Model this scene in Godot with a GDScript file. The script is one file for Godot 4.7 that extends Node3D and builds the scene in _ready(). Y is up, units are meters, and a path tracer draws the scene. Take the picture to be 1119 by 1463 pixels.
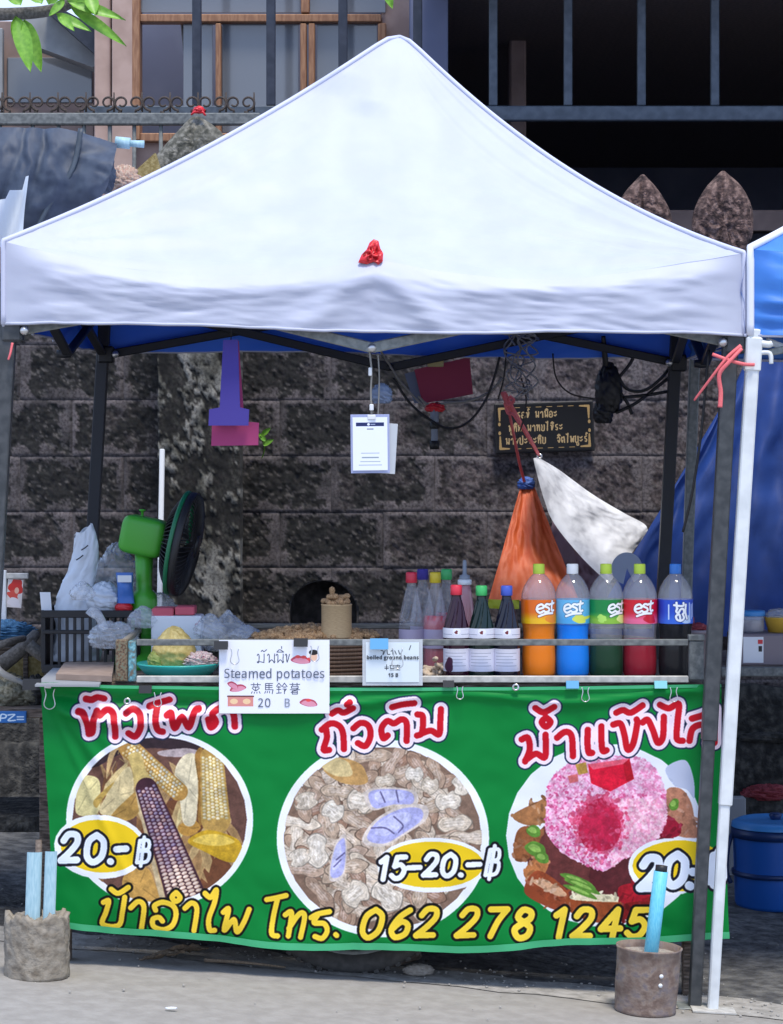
extends Node3D
# A street snack stall under a white pop-up tent in front of an old block wall.
# Metres, y up. The tent front stands on the plane z = 0, the street lies towards +z.

const FOCAL := 3640.0
const EYE := Vector3(0, 1.57, 7.0)
var M := {}
var taken := {}
var rng := RandomNumberGenerator.new()
var noise := FastNoiseLite.new()
var fine := FastNoiseLite.new()


func _ready() -> void:
	rng.seed = 7
	noise.seed = 3; noise.frequency = 1.0; noise.fractal_octaves = 3
	fine.seed = 11; fine.frequency = 1.0; fine.fractal_octaves = 2
	set_view()
	set_light()
	make_materials()
	build_ground()
	build_block_wall()
	build_building()
	build_fences()
	build_tent()
	build_blue_tent()
	build_cart()
	build_banner()
	build_signs()
	build_bottles()
	build_peanuts()
	build_left_goods()
	build_fan()
	build_hanging()
	build_tarps()
	build_left_pile()
	build_right_stall()
	build_anchors()
	build_litter()
	build_tree()


func set_view() -> void:
	var c := Camera3D.new()
	c.name = "camera"
	c.position = EYE
	c.projection = Camera3D.PROJECTION_FRUSTUM
	c.near = 0.1
	c.far = 400.0
	c.size = 0.1 * 1463.0 / FOCAL
	c.frustum_offset = Vector2(0, -0.1 * 103.5 / FOCAL)
	add_child(c)
	c.current = true


func set_light() -> void:
	var e := Environment.new()
	e.background_mode = Environment.BG_SKY
	var s := ProceduralSkyMaterial.new()
	s.sky_top_color = Color(0.62, 0.72, 0.90)
	s.sky_horizon_color = Color(0.80, 0.85, 0.93)
	s.sky_curve = 0.15
	s.ground_bottom_color = Color(0.35, 0.34, 0.33)
	s.ground_horizon_color = Color(0.6, 0.62, 0.65)
	s.sky_energy_multiplier = 1.0
	var sky := Sky.new()
	sky.sky_material = s
	e.sky = sky
	e.tonemap_mode = Environment.TONE_MAPPER_LINEAR
	e.tonemap_exposure = 1.85
	e.sdfgi_enabled = true
	e.ssao_enabled = true
	e.ssil_enabled = true
	var w := WorldEnvironment.new()
	w.name = "surroundings"
	w.environment = e
	add_child(w)
	var d := DirectionalLight3D.new()
	d.name = "sun"
	d.light_energy = 0.6
	d.light_color = Color(1.0, 0.97, 0.92)
	d.light_angular_distance = 14.0
	d.shadow_enabled = true
	d.rotation_degrees = Vector3(-68, 18, 0)
	add_child(d)


# ---------------------------------------------------------------- layout and mesh helpers
func W(px: float, py: float, z: float) -> Vector3:   # a point seen at (px, py) of the photograph, on the upright plane z
	var d := EYE.z - z
	return Vector3((px - 559.5) * d / FOCAL, EYE.y + (628.0 - py) * d / FOCAL, z)


func ground_y(x: float) -> float:
	return 0.049 - 0.058 * clampf(x, -8.0, 8.0)


func mb(smooth := true) -> SurfaceTool:
	var st := SurfaceTool.new()
	st.begin(Mesh.PRIMITIVE_TRIANGLES)
	st.set_uv(Vector2.ZERO)
	st.set_smooth_group(0 if smooth else -1)
	return st


func tri(st: SurfaceTool, a: Vector3, b: Vector3, c: Vector3, out := Vector3.ZERO) -> void:
	if out != Vector3.ZERO and Plane(a, b, c).normal.dot(out) < 0:
		var k := b
		b = c
		c = k
	st.add_vertex(a); st.add_vertex(b); st.add_vertex(c)


func quad(st: SurfaceTool, a: Vector3, b: Vector3, c: Vector3, d: Vector3, out := Vector3.ZERO) -> void:
	tri(st, a, b, c, out)
	tri(st, a, c, d, out)


func box(st: SurfaceTool, at: Vector3, size: Vector3, basis := Basis.IDENTITY, bevel := 0.003) -> void:
	st.set_smooth_group(-1)
	var h := size * 0.5
	var b := minf(bevel, minf(h.x, minf(h.y, h.z)) * 0.45)
	var put := func(v: Vector3) -> Vector3: return at + basis * v
	for axis in 3:
		var u := (axis + 1) % 3
		var w := (axis + 2) % 3
		for s in [-1.0, 1.0]:
			var q := []
			for k in [[-1, -1], [1, -1], [1, 1], [-1, 1]]:
				var v := Vector3.ZERO
				v[axis] = s * h[axis]
				v[u] = k[0] * (h[u] - b)
				v[w] = k[1] * (h[w] - b)
				q.append(put.call(v))
			var o := Vector3.ZERO
			o[axis] = s
			quad(st, q[0], q[1], q[2], q[3], basis * o)
		for s in [-1.0, 1.0]:
			for t in [-1.0, 1.0]:
				var q2 := []
				for k in [[-1, 0], [1, 0], [1, 1], [-1, 1]]:
					var v2 := Vector3.ZERO
					v2[axis] = k[0] * (h[axis] - b)
					v2[u] = s * (h[u] - (b if k[1] == 1 else 0.0))
					v2[w] = t * (h[w] - (0.0 if k[1] == 1 else b))
					q2.append(put.call(v2))
				var o2 := Vector3.ZERO
				o2[u] = s
				o2[w] = t
				quad(st, q2[0], q2[1], q2[2], q2[3], basis * o2)
	for sx in [-1.0, 1.0]:
		for sy in [-1.0, 1.0]:
			for sz in [-1.0, 1.0]:
				var g := Vector3(sx, sy, sz)
				var c0 := Vector3(sx * h.x, sy * (h.y - b), sz * (h.z - b))
				var c1 := Vector3(sx * (h.x - b), sy * h.y, sz * (h.z - b))
				var c2 := Vector3(sx * (h.x - b), sy * (h.y - b), sz * h.z)
				tri(st, put.call(c0), put.call(c1), put.call(c2), basis * g)


func bar(st: SurfaceTool, a: Vector3, b: Vector3, wide: float, deep: float, bevel := 0.003) -> void:   # a square tube between two points
	var y := (b - a).normalized()
	var side := Vector3(0, 0, 1) if absf(y.z) < 0.8 else Vector3(0, 1, 0)
	var x := y.cross(side).normalized()
	box(st, (a + b) * 0.5, Vector3(wide, a.distance_to(b), deep), Basis(x, y, x.cross(y)), bevel)


func smooth_path(p: Array, n := 6) -> Array:
	var r := []
	for i in p.size() - 1:
		var p0 = p[maxi(i - 1, 0)]
		var p1 = p[i]
		var p2 = p[i + 1]
		var p3 = p[mini(i + 2, p.size() - 1)]
		for k in n:
			r.append(p1.cubic_interpolate(p2, p0, p3, float(k) / n))
	r.append(p[-1])
	return r


func tube(st: SurfaceTool, p: Array, r0: float, r1 := -1.0, sides := 7, flat := 1.0) -> void:
	st.set_smooth_group(0)
	if r1 < 0: r1 = r0
	var rings := []
	var nrm := Vector3.ZERO
	for i in p.size():
		var t: Vector3 = (p[mini(i + 1, p.size() - 1)] - p[maxi(i - 1, 0)]).normalized()
		if nrm == Vector3.ZERO:
			nrm = t.cross(Vector3(0, 0, 1) if absf(t.z) < 0.9 else Vector3(0, 1, 0)).normalized()
		nrm = (nrm - t * nrm.dot(t)).normalized()
		var bi := t.cross(nrm)
		var r := lerpf(r0, r1, float(i) / maxf(1, p.size() - 1))
		var ring := []
		for k in sides:
			var a := TAU * k / sides
			ring.append(p[i] + (nrm * cos(a) + bi * sin(a) * flat) * r)
		rings.append(ring)
	for i in p.size() - 1:
		for k in sides:
			var k2 := (k + 1) % sides
			quad(st, rings[i][k], rings[i][k2], rings[i + 1][k2], rings[i + 1][k], (rings[i][k] - p[i]) + (rings[i][k2] - p[i]))
	for e in [0, p.size() - 1]:
		var o: Vector3 = (p[0] - p[1]) if e == 0 else (p[-1] - p[-2])
		for k in sides:
			tri(st, p[e], rings[e][k], rings[e][(k + 1) % sides], o)


func lathe(st: SurfaceTool, prof: Array, at := Vector3.ZERO, segs := 20, basis := Basis.IDENTITY, wob := 0.0) -> void:
	st.set_smooth_group(0)
	for i in prof.size() - 1:
		var a: Vector2 = prof[i]
		var b: Vector2 = prof[i + 1]
		for k in segs:
			var t0 := TAU * k / segs
			var t1 := TAU * (k + 1) / segs
			var q := []
			for c in [[a, t0, k], [a, t1, k + 1], [b, t1, k + 1], [b, t0, k]]:
				var rr: float = c[0].x * (1.0 + wob * noise.get_noise_3d(cos(c[1]) * 1.5, sin(c[1]) * 1.5, c[0].y * 9.0))
				q.append(at + basis * Vector3(cos(c[1]) * rr, c[0].y, sin(c[1]) * rr))
			var uvs := [Vector2(float(k) / segs, float(i)), Vector2(float(k + 1) / segs, float(i)), Vector2(float(k + 1) / segs, float(i + 1)), Vector2(float(k) / segs, float(i + 1))]
			for o in [[0, 1, 2], [0, 2, 3]]:
				if q[o[0]].is_equal_approx(q[o[1]]) or q[o[1]].is_equal_approx(q[o[2]]) or q[o[0]].is_equal_approx(q[o[2]]): continue
				for e in o:
					st.set_uv(uvs[e])
					st.add_vertex(q[e])


func wrap_label(st: SurfaceTool, r: float, y0: float, y1: float, a0: float, a1: float, segs := 18) -> void:   # a label round a bottle, u along the turn, v down
	st.set_smooth_group(0)
	for k in segs:
		var q := []
		for c in [[0, 0], [1, 0], [1, 1], [0, 1]]:
			var f := float(k + c[0]) / segs
			var a := lerpf(a0, a1, f)
			q.append([Vector2(f, c[1]), Vector3(sin(a) * r, lerpf(y1, y0, c[1]), cos(a) * r)])
		for e in [0, 1, 2, 0, 2, 3]:
			st.set_uv(q[e][0])
			st.add_vertex(q[e][1])


func extrude(st: SurfaceTool, poly: PackedVector2Array, x: Transform3D, depth: float) -> void:   # an outline in x/y, thickened along z (from -depth to 0)
	st.set_smooth_group(-1)
	var t := Geometry2D.triangulate_polygon(poly)
	for i in range(0, t.size(), 3):
		for s in [0.0, -depth]:
			var q := []
			for k in 3:
				q.append(x * Vector3(poly[t[i + k]].x, poly[t[i + k]].y, s))
			tri(st, q[0], q[1], q[2], x.basis.z * (1.0 if s == 0.0 else -1.0))
	var ccw := not Geometry2D.is_polygon_clockwise(poly)
	for i in poly.size():
		var a := poly[i]
		var b := poly[(i + 1) % poly.size()]
		var nn := Vector2(b.y - a.y, a.x - b.x) * (1.0 if ccw else -1.0)
		quad(st, x * Vector3(a.x, a.y, 0), x * Vector3(b.x, b.y, 0), x * Vector3(b.x, b.y, -depth), x * Vector3(a.x, a.y, -depth), x.basis * Vector3(nn.x, nn.y, 0))


func sheet(st: SurfaceTool, nu: int, nv: int, f: Callable, tint = null, uvf = null) -> void:   # f(u, v) -> point; rows run along v
	st.set_smooth_group(0)
	var p := []
	var cols := []
	var uvs := []
	for j in nv + 1:
		for i in nu + 1:
			var u := float(i) / nu
			var v := float(j) / nv
			p.append(f.call(u, v))
			if tint != null: cols.append(tint.call(u, v))
			uvs.append(uvf.call(u, v) if uvf != null else Vector2(u, v))
	for j in nv:
		for i in nu:
			var a := j * (nu + 1) + i
			var b := a + nu + 1
			for e in [a, a + 1, b + 1, a, b + 1, b]:
				if tint != null: st.set_color(cols[e])
				st.set_uv(uvs[e])
				st.add_vertex(p[e])


func blob(st: SurfaceTool, at: Vector3, size: Vector3, crumple := 0.15, freq := 3.0, seed_at := 0.0, n0 := 18, pinch := 0.0) -> void:   # a crumpled closed bag-like surface; pinch draws the top together
	st.set_smooth_group(0)
	var n := int(n0 * 1.6)
	var f := func(u: float, v: float) -> Vector3:
		var a := -u * TAU
		var b := v * PI
		var d := Vector3(sin(b) * cos(a), cos(b), sin(b) * sin(a))
		var r := 1.0 + crumple * (1.0 - 2.0 * absf(noise.get_noise_3d(d.x * freq + seed_at, d.y * freq, d.z * freq)) * 2.0) + crumple * 0.2 * (0.6 - 2.2 * absf(fine.get_noise_3d(d.x * freq * 2.4, d.y * freq * 2.4 + seed_at, d.z * freq * 2.4)))
		var q := d * r
		if pinch > 0.0 and q.y > 0.0:
			q.x *= 1.0 - pinch * clampf(q.y, 0, 1)
			q.z *= 1.0 - pinch * clampf(q.y, 0, 1)
		if q.y < -0.75: q.y = -0.75
		return at + Vector3(q.x * size.x, q.y * size.y, q.z * size.z) * 0.5
	sheet(st, n, n, f)


func rounded(st: SurfaceTool, at: Vector3, size: Vector3, basis := Basis.IDENTITY, power := 0.4, n := 28) -> void:   # a box with generously rounded edges
	var p := func(x: float) -> float: return signf(x) * pow(absf(x), power)
	sheet(st, n, n, func(u: float, v: float) -> Vector3:
		var a := -u * TAU
		var b := v * PI
		return at + basis * (Vector3(p.call(sin(b)) * p.call(cos(a)), p.call(cos(b)), p.call(sin(b)) * p.call(sin(a))) * size * 0.5))


func numbered(called: String) -> String:
	var k: int = taken.get(called, 0)
	taken[called] = k + 1
	return called if k == 0 else "%s_%03d" % [called, k]


func obj(called: String, what, mat: Material, parent: Node = null, world := true) -> MeshInstance3D:
	var o := MeshInstance3D.new()
	if what is SurfaceTool:
		what.generate_normals()
		o.mesh = what.commit()
	else:
		o.mesh = what
	o.material_override = mat
	o.name = numbered(called) if parent == null else called
	(self if parent == null else parent).add_child(o, true)
	if parent != null and world:
		var off := Vector3.ZERO
		var k := parent
		while k is Node3D and k != self:
			off += k.position
			k = k.get_parent()
		o.position = -off
	return o


func thing(called: String, label: String, category: String, at := Vector3.ZERO, group := "") -> Node3D:
	var o := Node3D.new()
	o.name = numbered(called)
	add_child(o)
	o.position = at
	return tag(o, label, category, group)


func tag(o: Node, label: String, category: String, group := "", kind := "") -> Node:
	o.set_meta("label", label)
	o.set_meta("category", category)
	if group: o.set_meta("group", group)
	if kind: o.set_meta("kind", kind)
	return o


func one(called: String, st, mat: Material, label: String, category: String, group := "") -> MeshInstance3D:   # a thing of one mesh
	var o := obj(called, st, mat)
	tag(o, label, category, group)
	return o


# ---------------------------------------------------------------- materials
func lin(r: float, g: float, b: float, a := 1.0) -> Color:
	var c := Color(r, g, b).linear_to_srgb()
	c.a = a
	return c


func plain(c: Color, rough := 0.7, metal := 0.0) -> StandardMaterial3D:
	var m := StandardMaterial3D.new()
	m.albedo_color = c
	m.roughness = rough
	m.metallic = metal
	return m


func clear(c: Color, rough := 0.08) -> StandardMaterial3D:
	var m := plain(c, rough)
	m.transparency = BaseMaterial3D.TRANSPARENCY_ALPHA
	return m


func noise_tex(c: Array, freq: float, seed_n: int, oct := 4, size := 384) -> NoiseTexture2D:
	var t := NoiseTexture2D.new()
	t.width = size
	t.height = size
	t.seamless = true
	var n := FastNoiseLite.new()
	n.seed = seed_n
	n.frequency = freq
	n.fractal_octaves = oct
	t.noise = n
	var g := Gradient.new()
	var offs := PackedFloat32Array()
	for i in c.size(): offs.append(0.22 + 0.56 * i / maxf(1, c.size() - 1))
	g.offsets = offs
	g.colors = PackedColorArray(c)
	t.color_ramp = g
	return t


func grain(c: Array, tile: float, rough := 0.8, freq := 0.02, bump := 0.0, seed_n := 1, stretch := Vector3.ONE) -> StandardMaterial3D:   # mottled material, tile metres a repeat
	var m := plain(Color.WHITE, rough)
	m.albedo_texture = noise_tex(c, freq, seed_n)
	m.uv1_triplanar = true
	m.uv1_world_triplanar = true
	m.uv1_scale = stretch / tile
	if bump > 0:
		var t := NoiseTexture2D.new()
		t.width = 384
		t.height = 384
		t.seamless = true
		t.as_normal_map = true
		t.bump_strength = 6.0
		var n := FastNoiseLite.new()
		n.seed = seed_n + 5
		n.frequency = freq * 2.5
		n.fractal_octaves = 4
		t.noise = n
		m.normal_enabled = true
		m.normal_texture = t
		m.normal_scale = bump
	return m


func make_materials() -> void:
	M.canopy = grain([lin(0.44, 0.465, 0.575), lin(0.49, 0.515, 0.62)], 0.9, 0.55, 0.012, 0.0, 2)
	M.canopy.backlight = Color(0.42, 0.45, 0.55)
	M.lining = plain(lin(0.03, 0.17, 0.85), 0.6)
	M.lining.backlight = Color(0.9, 0.9, 0.9)
	M.blue_canopy = grain([lin(0.03, 0.16, 0.55), lin(0.05, 0.22, 0.65)], 0.8, 0.5, 0.012, 0.0, 3)
	M.piping = plain(lin(0.55, 0.57, 0.70), 0.6)
	M.white_piping = plain(lin(0.75, 0.77, 0.85), 0.5)
	M.dark_steel = grain([lin(0.035, 0.04, 0.045), lin(0.065, 0.07, 0.075)], 0.35, 0.45, 0.02, 0.0, 4)
	M.black_shade_steel = plain(lin(0.012, 0.014, 0.02), 0.5)  # black of the legs, and painted shade on the side and back truss
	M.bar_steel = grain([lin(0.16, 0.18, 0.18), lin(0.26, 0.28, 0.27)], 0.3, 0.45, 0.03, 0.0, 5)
	M.white_steel = grain([lin(0.62, 0.65, 0.66), lin(0.74, 0.77, 0.78)], 0.5, 0.4, 0.015, 0.0, 6)
	M.chrome = plain(lin(0.6, 0.6, 0.6), 0.3, 0.8)
	M.black = plain(lin(0.012, 0.012, 0.014), 0.5)
	M.rubber = grain([lin(0.05, 0.049, 0.047), lin(0.085, 0.082, 0.077)], 0.4, 0.9, 0.03, 0.0, 7)
	M.red_plastic = plain(lin(0.65, 0.02, 0.03), 0.35)
	M.pink_cord = grain([lin(0.75, 0.10, 0.12), lin(0.85, 0.22, 0.22)], 0.05, 0.55, 0.05, 0.0, 8)
	M.asphalt = grain([lin(0.27, 0.252, 0.228), lin(0.295, 0.277, 0.252), lin(0.325, 0.306, 0.28)], 0.9, 0.92, 0.03, 0.15, 9)
	M.asphalt.detail_enabled = false
	M.shaded_tarmac = grain([lin(0.05, 0.05, 0.052), lin(0.10, 0.10, 0.10), lin(0.16, 0.158, 0.15)], 1.1, 0.95, 0.03, 0.6, 10)  # dark tarmac, with the shade under the tent put into its colour
	M.gutter = grain([lin(0.27, 0.255, 0.23), lin(0.35, 0.33, 0.30), lin(0.42, 0.40, 0.365)], 0.7, 0.95, 0.03, 0.25, 12)
	M.block = plain(Color.WHITE, 0.95)
	M.block.vertex_color_use_as_albedo = true
	M.block.albedo_texture = noise_tex([Color(0.66, 0.64, 0.64), Color(0.88, 0.87, 0.87), Color(1, 0.99, 0.98)], 0.05, 14)
	M.block.uv1_triplanar = true
	M.block.uv1_world_triplanar = true
	M.block.uv1_scale = Vector3.ONE / 0.31
	M.coping = grain([lin(0.02, 0.016, 0.017), lin(0.06, 0.045, 0.044)], 0.4, 0.95, 0.03, 0.5, 68)
	M.mortar = grain([lin(0.05, 0.047, 0.047), lin(0.12, 0.11, 0.108)], 0.5, 0.95, 0.02, 0.4, 15)
	M.dark_stone = grain([lin(0.012, 0.012, 0.012), lin(0.035, 0.034, 0.032), lin(0.09, 0.085, 0.075)], 0.6, 0.95, 0.03, 0.8, 16)
	M.laterite = grain([lin(0.025, 0.015, 0.014), lin(0.11, 0.066, 0.055), lin(0.30, 0.20, 0.165)], 0.3, 0.95, 0.022, 1.2, 17)
	M.lichen_stone = grain([lin(0.05, 0.05, 0.04), lin(0.13, 0.125, 0.10), lin(0.30, 0.28, 0.24)], 0.28, 0.95, 0.022, 0.8, 18)
	M.pink_wall = grain([lin(0.42, 0.29, 0.24), lin(0.52, 0.37, 0.31)], 1.3, 0.85, 0.02, 0.0, 19)
	M.window_wood = grain([lin(0.26, 0.12, 0.06), lin(0.40, 0.21, 0.11)], 0.5, 0.5, 0.03, 0.0, 20, Vector3(3, 0.4, 3))
	M.hall_wall = grain([lin(0.15, 0.17, 0.26), lin(0.20, 0.22, 0.32)], 2.0, 0.85, 0.01, 0.0, 21)
	M.timber = grain([lin(0.13, 0.10, 0.085), lin(0.20, 0.15, 0.125)], 0.6, 0.7, 0.02, 0.0, 21, Vector3(3, 0.4, 3))
	M.hall_column = grain([lin(0.24, 0.17, 0.15), lin(0.32, 0.23, 0.20)], 0.7, 0.8, 0.01, 0.0, 22)
	M.eave_white = grain([lin(0.22, 0.23, 0.235), lin(0.32, 0.33, 0.335)], 0.9, 0.8, 0.01, 0.0, 23)
	M.window_glass = plain(lin(0.15, 0.165, 0.19), 0.06)
	M.window_glass.metallic_specular = 1.0
	M.navy_shade_paint = grain([lin(0.015, 0.02, 0.035), lin(0.03, 0.036, 0.055)], 0.5, 0.45, 0.02, 0.0, 24)  # navy, also used as painted shade on the left grating bars
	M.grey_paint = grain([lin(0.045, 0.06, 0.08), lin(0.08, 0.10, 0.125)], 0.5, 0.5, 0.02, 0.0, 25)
	M.rail_paint = grain([lin(0.10, 0.11, 0.11), lin(0.20, 0.21, 0.205)], 0.3, 0.7, 0.03, 0.0, 26)
	M.rust_iron = grain([lin(0.03, 0.024, 0.022), lin(0.09, 0.065, 0.05)], 0.1, 0.8, 0.04, 0.0, 27)
	M.old_wood = grain([lin(0.06, 0.045, 0.035), lin(0.15, 0.11, 0.085), lin(0.22, 0.18, 0.15)], 0.3, 0.85, 0.025, 0.4, 28, Vector3(0.4, 3, 3))
	M.pale_wood = grain([lin(0.18, 0.16, 0.13), lin(0.30, 0.27, 0.22)], 0.3, 0.8, 0.025, 0.0, 29, Vector3(0.4, 3, 3))
	M.blue_wood = grain([lin(0.16, 0.13, 0.10), lin(0.10, 0.28, 0.34), lin(0.25, 0.48, 0.52)], 0.16, 0.8, 0.022, 0.3, 30)
	M.flaking_wood = grain([lin(0.08, 0.05, 0.035), lin(0.22, 0.15, 0.09), lin(0.15, 0.18, 0.13)], 0.12, 0.85, 0.03, 0.3, 31)
	M.cardboard = grain([lin(0.26, 0.19, 0.15), lin(0.34, 0.25, 0.20)], 0.4, 0.85, 0.015, 0.0, 32)
	M.wicker = grain([lin(0.16, 0.09, 0.055), lin(0.30, 0.19, 0.12)], 0.07, 0.8, 0.03, 0.6, 33, Vector3(1, 4, 1))
	M.peanut = grain([lin(0.20, 0.10, 0.045), lin(0.42, 0.25, 0.12), lin(0.58, 0.40, 0.22)], 0.06, 0.8, 0.03, 0.8, 34)
	M.tin = grain([lin(0.42, 0.28, 0.14), lin(0.52, 0.37, 0.20)], 0.12, 0.6, 0.02, 0.0, 35, Vector3(1, 5, 1))
	M.concrete = grain([lin(0.17, 0.14, 0.105), lin(0.27, 0.235, 0.185), lin(0.34, 0.30, 0.245)], 0.26, 0.95, 0.02, 0.5, 36)
	M.rust_tin = grain([lin(0.15, 0.10, 0.08), lin(0.21, 0.15, 0.12), lin(0.27, 0.21, 0.17), lin(0.19, 0.16, 0.17)], 0.34, 0.75, 0.02, 0.3, 37)
	M.cement = grain([lin(0.28, 0.25, 0.21), lin(0.42, 0.38, 0.33)], 0.15, 0.95, 0.03, 0.5, 38)
	M.pipe_blue = grain([lin(0.10, 0.48, 0.68), lin(0.20, 0.62, 0.78)], 0.13, 0.5, 0.025, 0.0, 39, Vector3(3, 0.6, 3))
	M.pipe_pale = grain([lin(0.32, 0.52, 0.60), lin(0.45, 0.64, 0.70)], 0.2, 0.55, 0.025, 0.0, 40, Vector3(3, 0.5, 3))
	M.bag = clear(lin(0.84, 0.87, 0.92, 0.26), 0.10)
	M.thin_bag = clear(lin(0.75, 0.80, 0.86, 0.14), 0.12)
	M.white_bag = plain(lin(0.60, 0.65, 0.72), 0.35)
	M.white_bag.backlight = Color(0.3, 0.3, 0.3)
	M.yellow_goods = grain([lin(0.50, 0.36, 0.10), lin(0.70, 0.56, 0.22)], 0.1, 0.5, 0.02, 0.3, 41)
	M.teal = plain(lin(0.03, 0.42, 0.38), 0.35)
	M.green_fan = plain(lin(0.06, 0.36, 0.03), 0.35)
	M.green_ring = plain(lin(0.008, 0.15, 0.06), 0.4)
	M.white = plain(lin(0.72, 0.74, 0.76), 0.5)
	M.paper = plain(lin(0.80, 0.82, 0.86), 0.6)
	M.off_white = grain([lin(0.42, 0.41, 0.38), lin(0.60, 0.58, 0.54)], 0.3, 0.6, 0.02, 0.0, 42)
	M.purple_foam = plain(lin(0.055, 0.04, 0.26), 0.85)
	M.pink_foam = plain(lin(0.36, 0.045, 0.15), 0.85)
	M.maroon = plain(lin(0.30, 0.022, 0.07), 0.6)
	M.orange_tarp = grain([lin(0.66, 0.11, 0.028), lin(0.76, 0.16, 0.05)], 0.35, 0.55, 0.02, 0.0, 43)
	M.silver_tarp = grain([lin(0.34, 0.34, 0.36), lin(0.66, 0.66, 0.67), lin(0.80, 0.80, 0.81), lin(0.85, 0.85, 0.86)], 0.5, 0.45, 0.012, 0.0, 44, Vector3(1, 1, 1))
	M.blue_tarp = grain([lin(0.009, 0.042, 0.21), lin(0.013, 0.055, 0.26)], 0.6, 0.6, 0.02, 0.0, 45)
	M.mauve_tarp = plain(lin(0.24, 0.14, 0.17), 0.6)
	M.lime = plain(lin(0.50, 0.55, 0.03), 0.5)
	M.navy_tarp = grain([lin(0.035, 0.05, 0.085), lin(0.08, 0.10, 0.14)], 0.5, 0.6, 0.02, 0.0, 46)
	M.cooler_blue = plain(lin(0.01, 0.10, 0.42), 0.4)
	M.cooler_dark = plain(lin(0.008, 0.03, 0.12), 0.4)
	M.leaf = grain([lin(0.11, 0.28, 0.02), lin(0.20, 0.42, 0.04)], 0.15, 0.45, 0.02, 0.0, 47)
	M.leaf.backlight = Color(0.8, 0.9, 0.4)
	M.bark = grain([lin(0.07, 0.065, 0.06), lin(0.16, 0.15, 0.14)], 0.15, 0.95, 0.03, 0.6, 48)
	M.dry_leaf = grain([lin(0.16, 0.115, 0.075), lin(0.30, 0.23, 0.16)], 0.1, 0.9, 0.03, 0.4, 49)
	M.banner_hem = plain(lin(0.05, 0.40, 0.17), 0.4)
	M.blue_clip = plain(lin(0.12, 0.36, 0.62), 0.4)
	M.pale_clip = plain(lin(0.22, 0.55, 0.60), 0.4)
	M.ink_grey = plain(lin(0.10, 0.12, 0.17), 0.7)
	M.ink_pale = plain(lin(0.22, 0.25, 0.32), 0.7)
	M.ink_dark = plain(lin(0.02, 0.022, 0.03), 0.7)
	M.sleeve = clear(lin(0.72, 0.76, 0.80, 0.6), 0.15)
	M.holder = clear(lin(0.45, 0.50, 0.78, 0.7), 0.12)
	M.clear_plastic = clear(lin(0.30, 0.31, 0.34, 0.05), 0.05)
	M.clear_plastic.metallic_specular = 0.3
	M.bottle_film = clear(lin(0.66, 0.68, 0.74, 0.20), 0.06)  # whitish film, also standing in for white reflections on the clear plastic
	M.fluted_clear = clear(lin(0.60, 0.61, 0.68, 0.14), 0.05)
	M.pink_clear = clear(lin(0.62, 0.30, 0.34, 0.6), 0.1)
	M.soda_orange = plain(lin(0.90, 0.23, 0.004), 0.3)
	M.soda_blue = plain(lin(0.004, 0.24, 0.90), 0.3)
	M.soda_green = plain(lin(0.003, 0.045, 0.016), 0.3)
	M.soda_red = plain(lin(0.30, 0.003, 0.02), 0.3)
	M.soda_cola = plain(lin(0.004, 0.004, 0.006), 0.3)
	for drink in [M.soda_orange, M.soda_blue, M.soda_green, M.soda_red, M.soda_cola]: drink.metallic_specular = 0.04
	M.pink_drink = plain(lin(0.62, 0.13, 0.16), 0.2)
	M.syrup_purple = plain(lin(0.025, 0.004, 0.016), 0.1)
	M.syrup_green = plain(lin(0.006, 0.018, 0.016), 0.1)
	M.syrup_navy = plain(lin(0.008, 0.009, 0.022), 0.1)
	M.lime_cap = plain(lin(0.45, 0.62, 0.05), 0.4)
	M.blue_cap = plain(lin(0.03, 0.17, 0.55), 0.4)
	M.cap_red = plain(lin(0.68, 0.03, 0.06), 0.4)
	M.cap_green = plain(lin(0.05, 0.45, 0.12), 0.4)
	M.cap_blue = plain(lin(0.05, 0.10, 0.50), 0.4)
	M.cap_yellow = plain(lin(0.68, 0.50, 0.02), 0.4)
	M.lilac = plain(lin(0.45, 0.40, 0.55), 0.6)
	M.grey_plastic = plain(lin(0.22, 0.25, 0.30), 0.5)
	M.pale_nuts = grain([lin(0.45, 0.34, 0.24), lin(0.68, 0.56, 0.43)], 0.05, 0.7, 0.03, 0.4, 60)
	M.packet_blue = plain(lin(0.05, 0.16, 0.50), 0.3)
	M.grey_board = plain(lin(0.30, 0.31, 0.33), 0.6)
	M.red_fade = plain(lin(0.60, 0.10, 0.14), 0.6)
	M.green_fruit = grain([lin(0.20, 0.28, 0.06), lin(0.38, 0.40, 0.12)], 0.08, 0.5, 0.03, 0.0, 61)
	M.pink_bag = grain([lin(0.45, 0.12, 0.20), lin(0.66, 0.55, 0.50), lin(0.70, 0.62, 0.58)], 0.09, 0.4, 0.04, 0.0, 62)
	M.cord_grey = plain(lin(0.24, 0.23, 0.21), 0.7)
	M.blue_pouch = plain(lin(0.14, 0.18, 0.27), 0.6)
	M.yellow_tag = plain(lin(0.45, 0.38, 0.18), 0.7)
	M.silver_wire = plain(lin(0.28, 0.29, 0.31), 0.45, 0.3)
	M.knot_blue = plain(lin(0.06, 0.14, 0.45), 0.6)
	M.pale_disc = plain(lin(0.32, 0.38, 0.52), 0.35)
	M.pink_cloth = grain([lin(0.38, 0.20, 0.16), lin(0.50, 0.42, 0.33)], 0.1, 0.8, 0.03, 0.0, 63)
	M.straw = grain([lin(0.22, 0.16, 0.05), lin(0.36, 0.28, 0.12)], 0.2, 0.85, 0.03, 0.3, 64)
	M.label_blue = plain(lin(0.02, 0.15, 0.45), 0.4)
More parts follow.
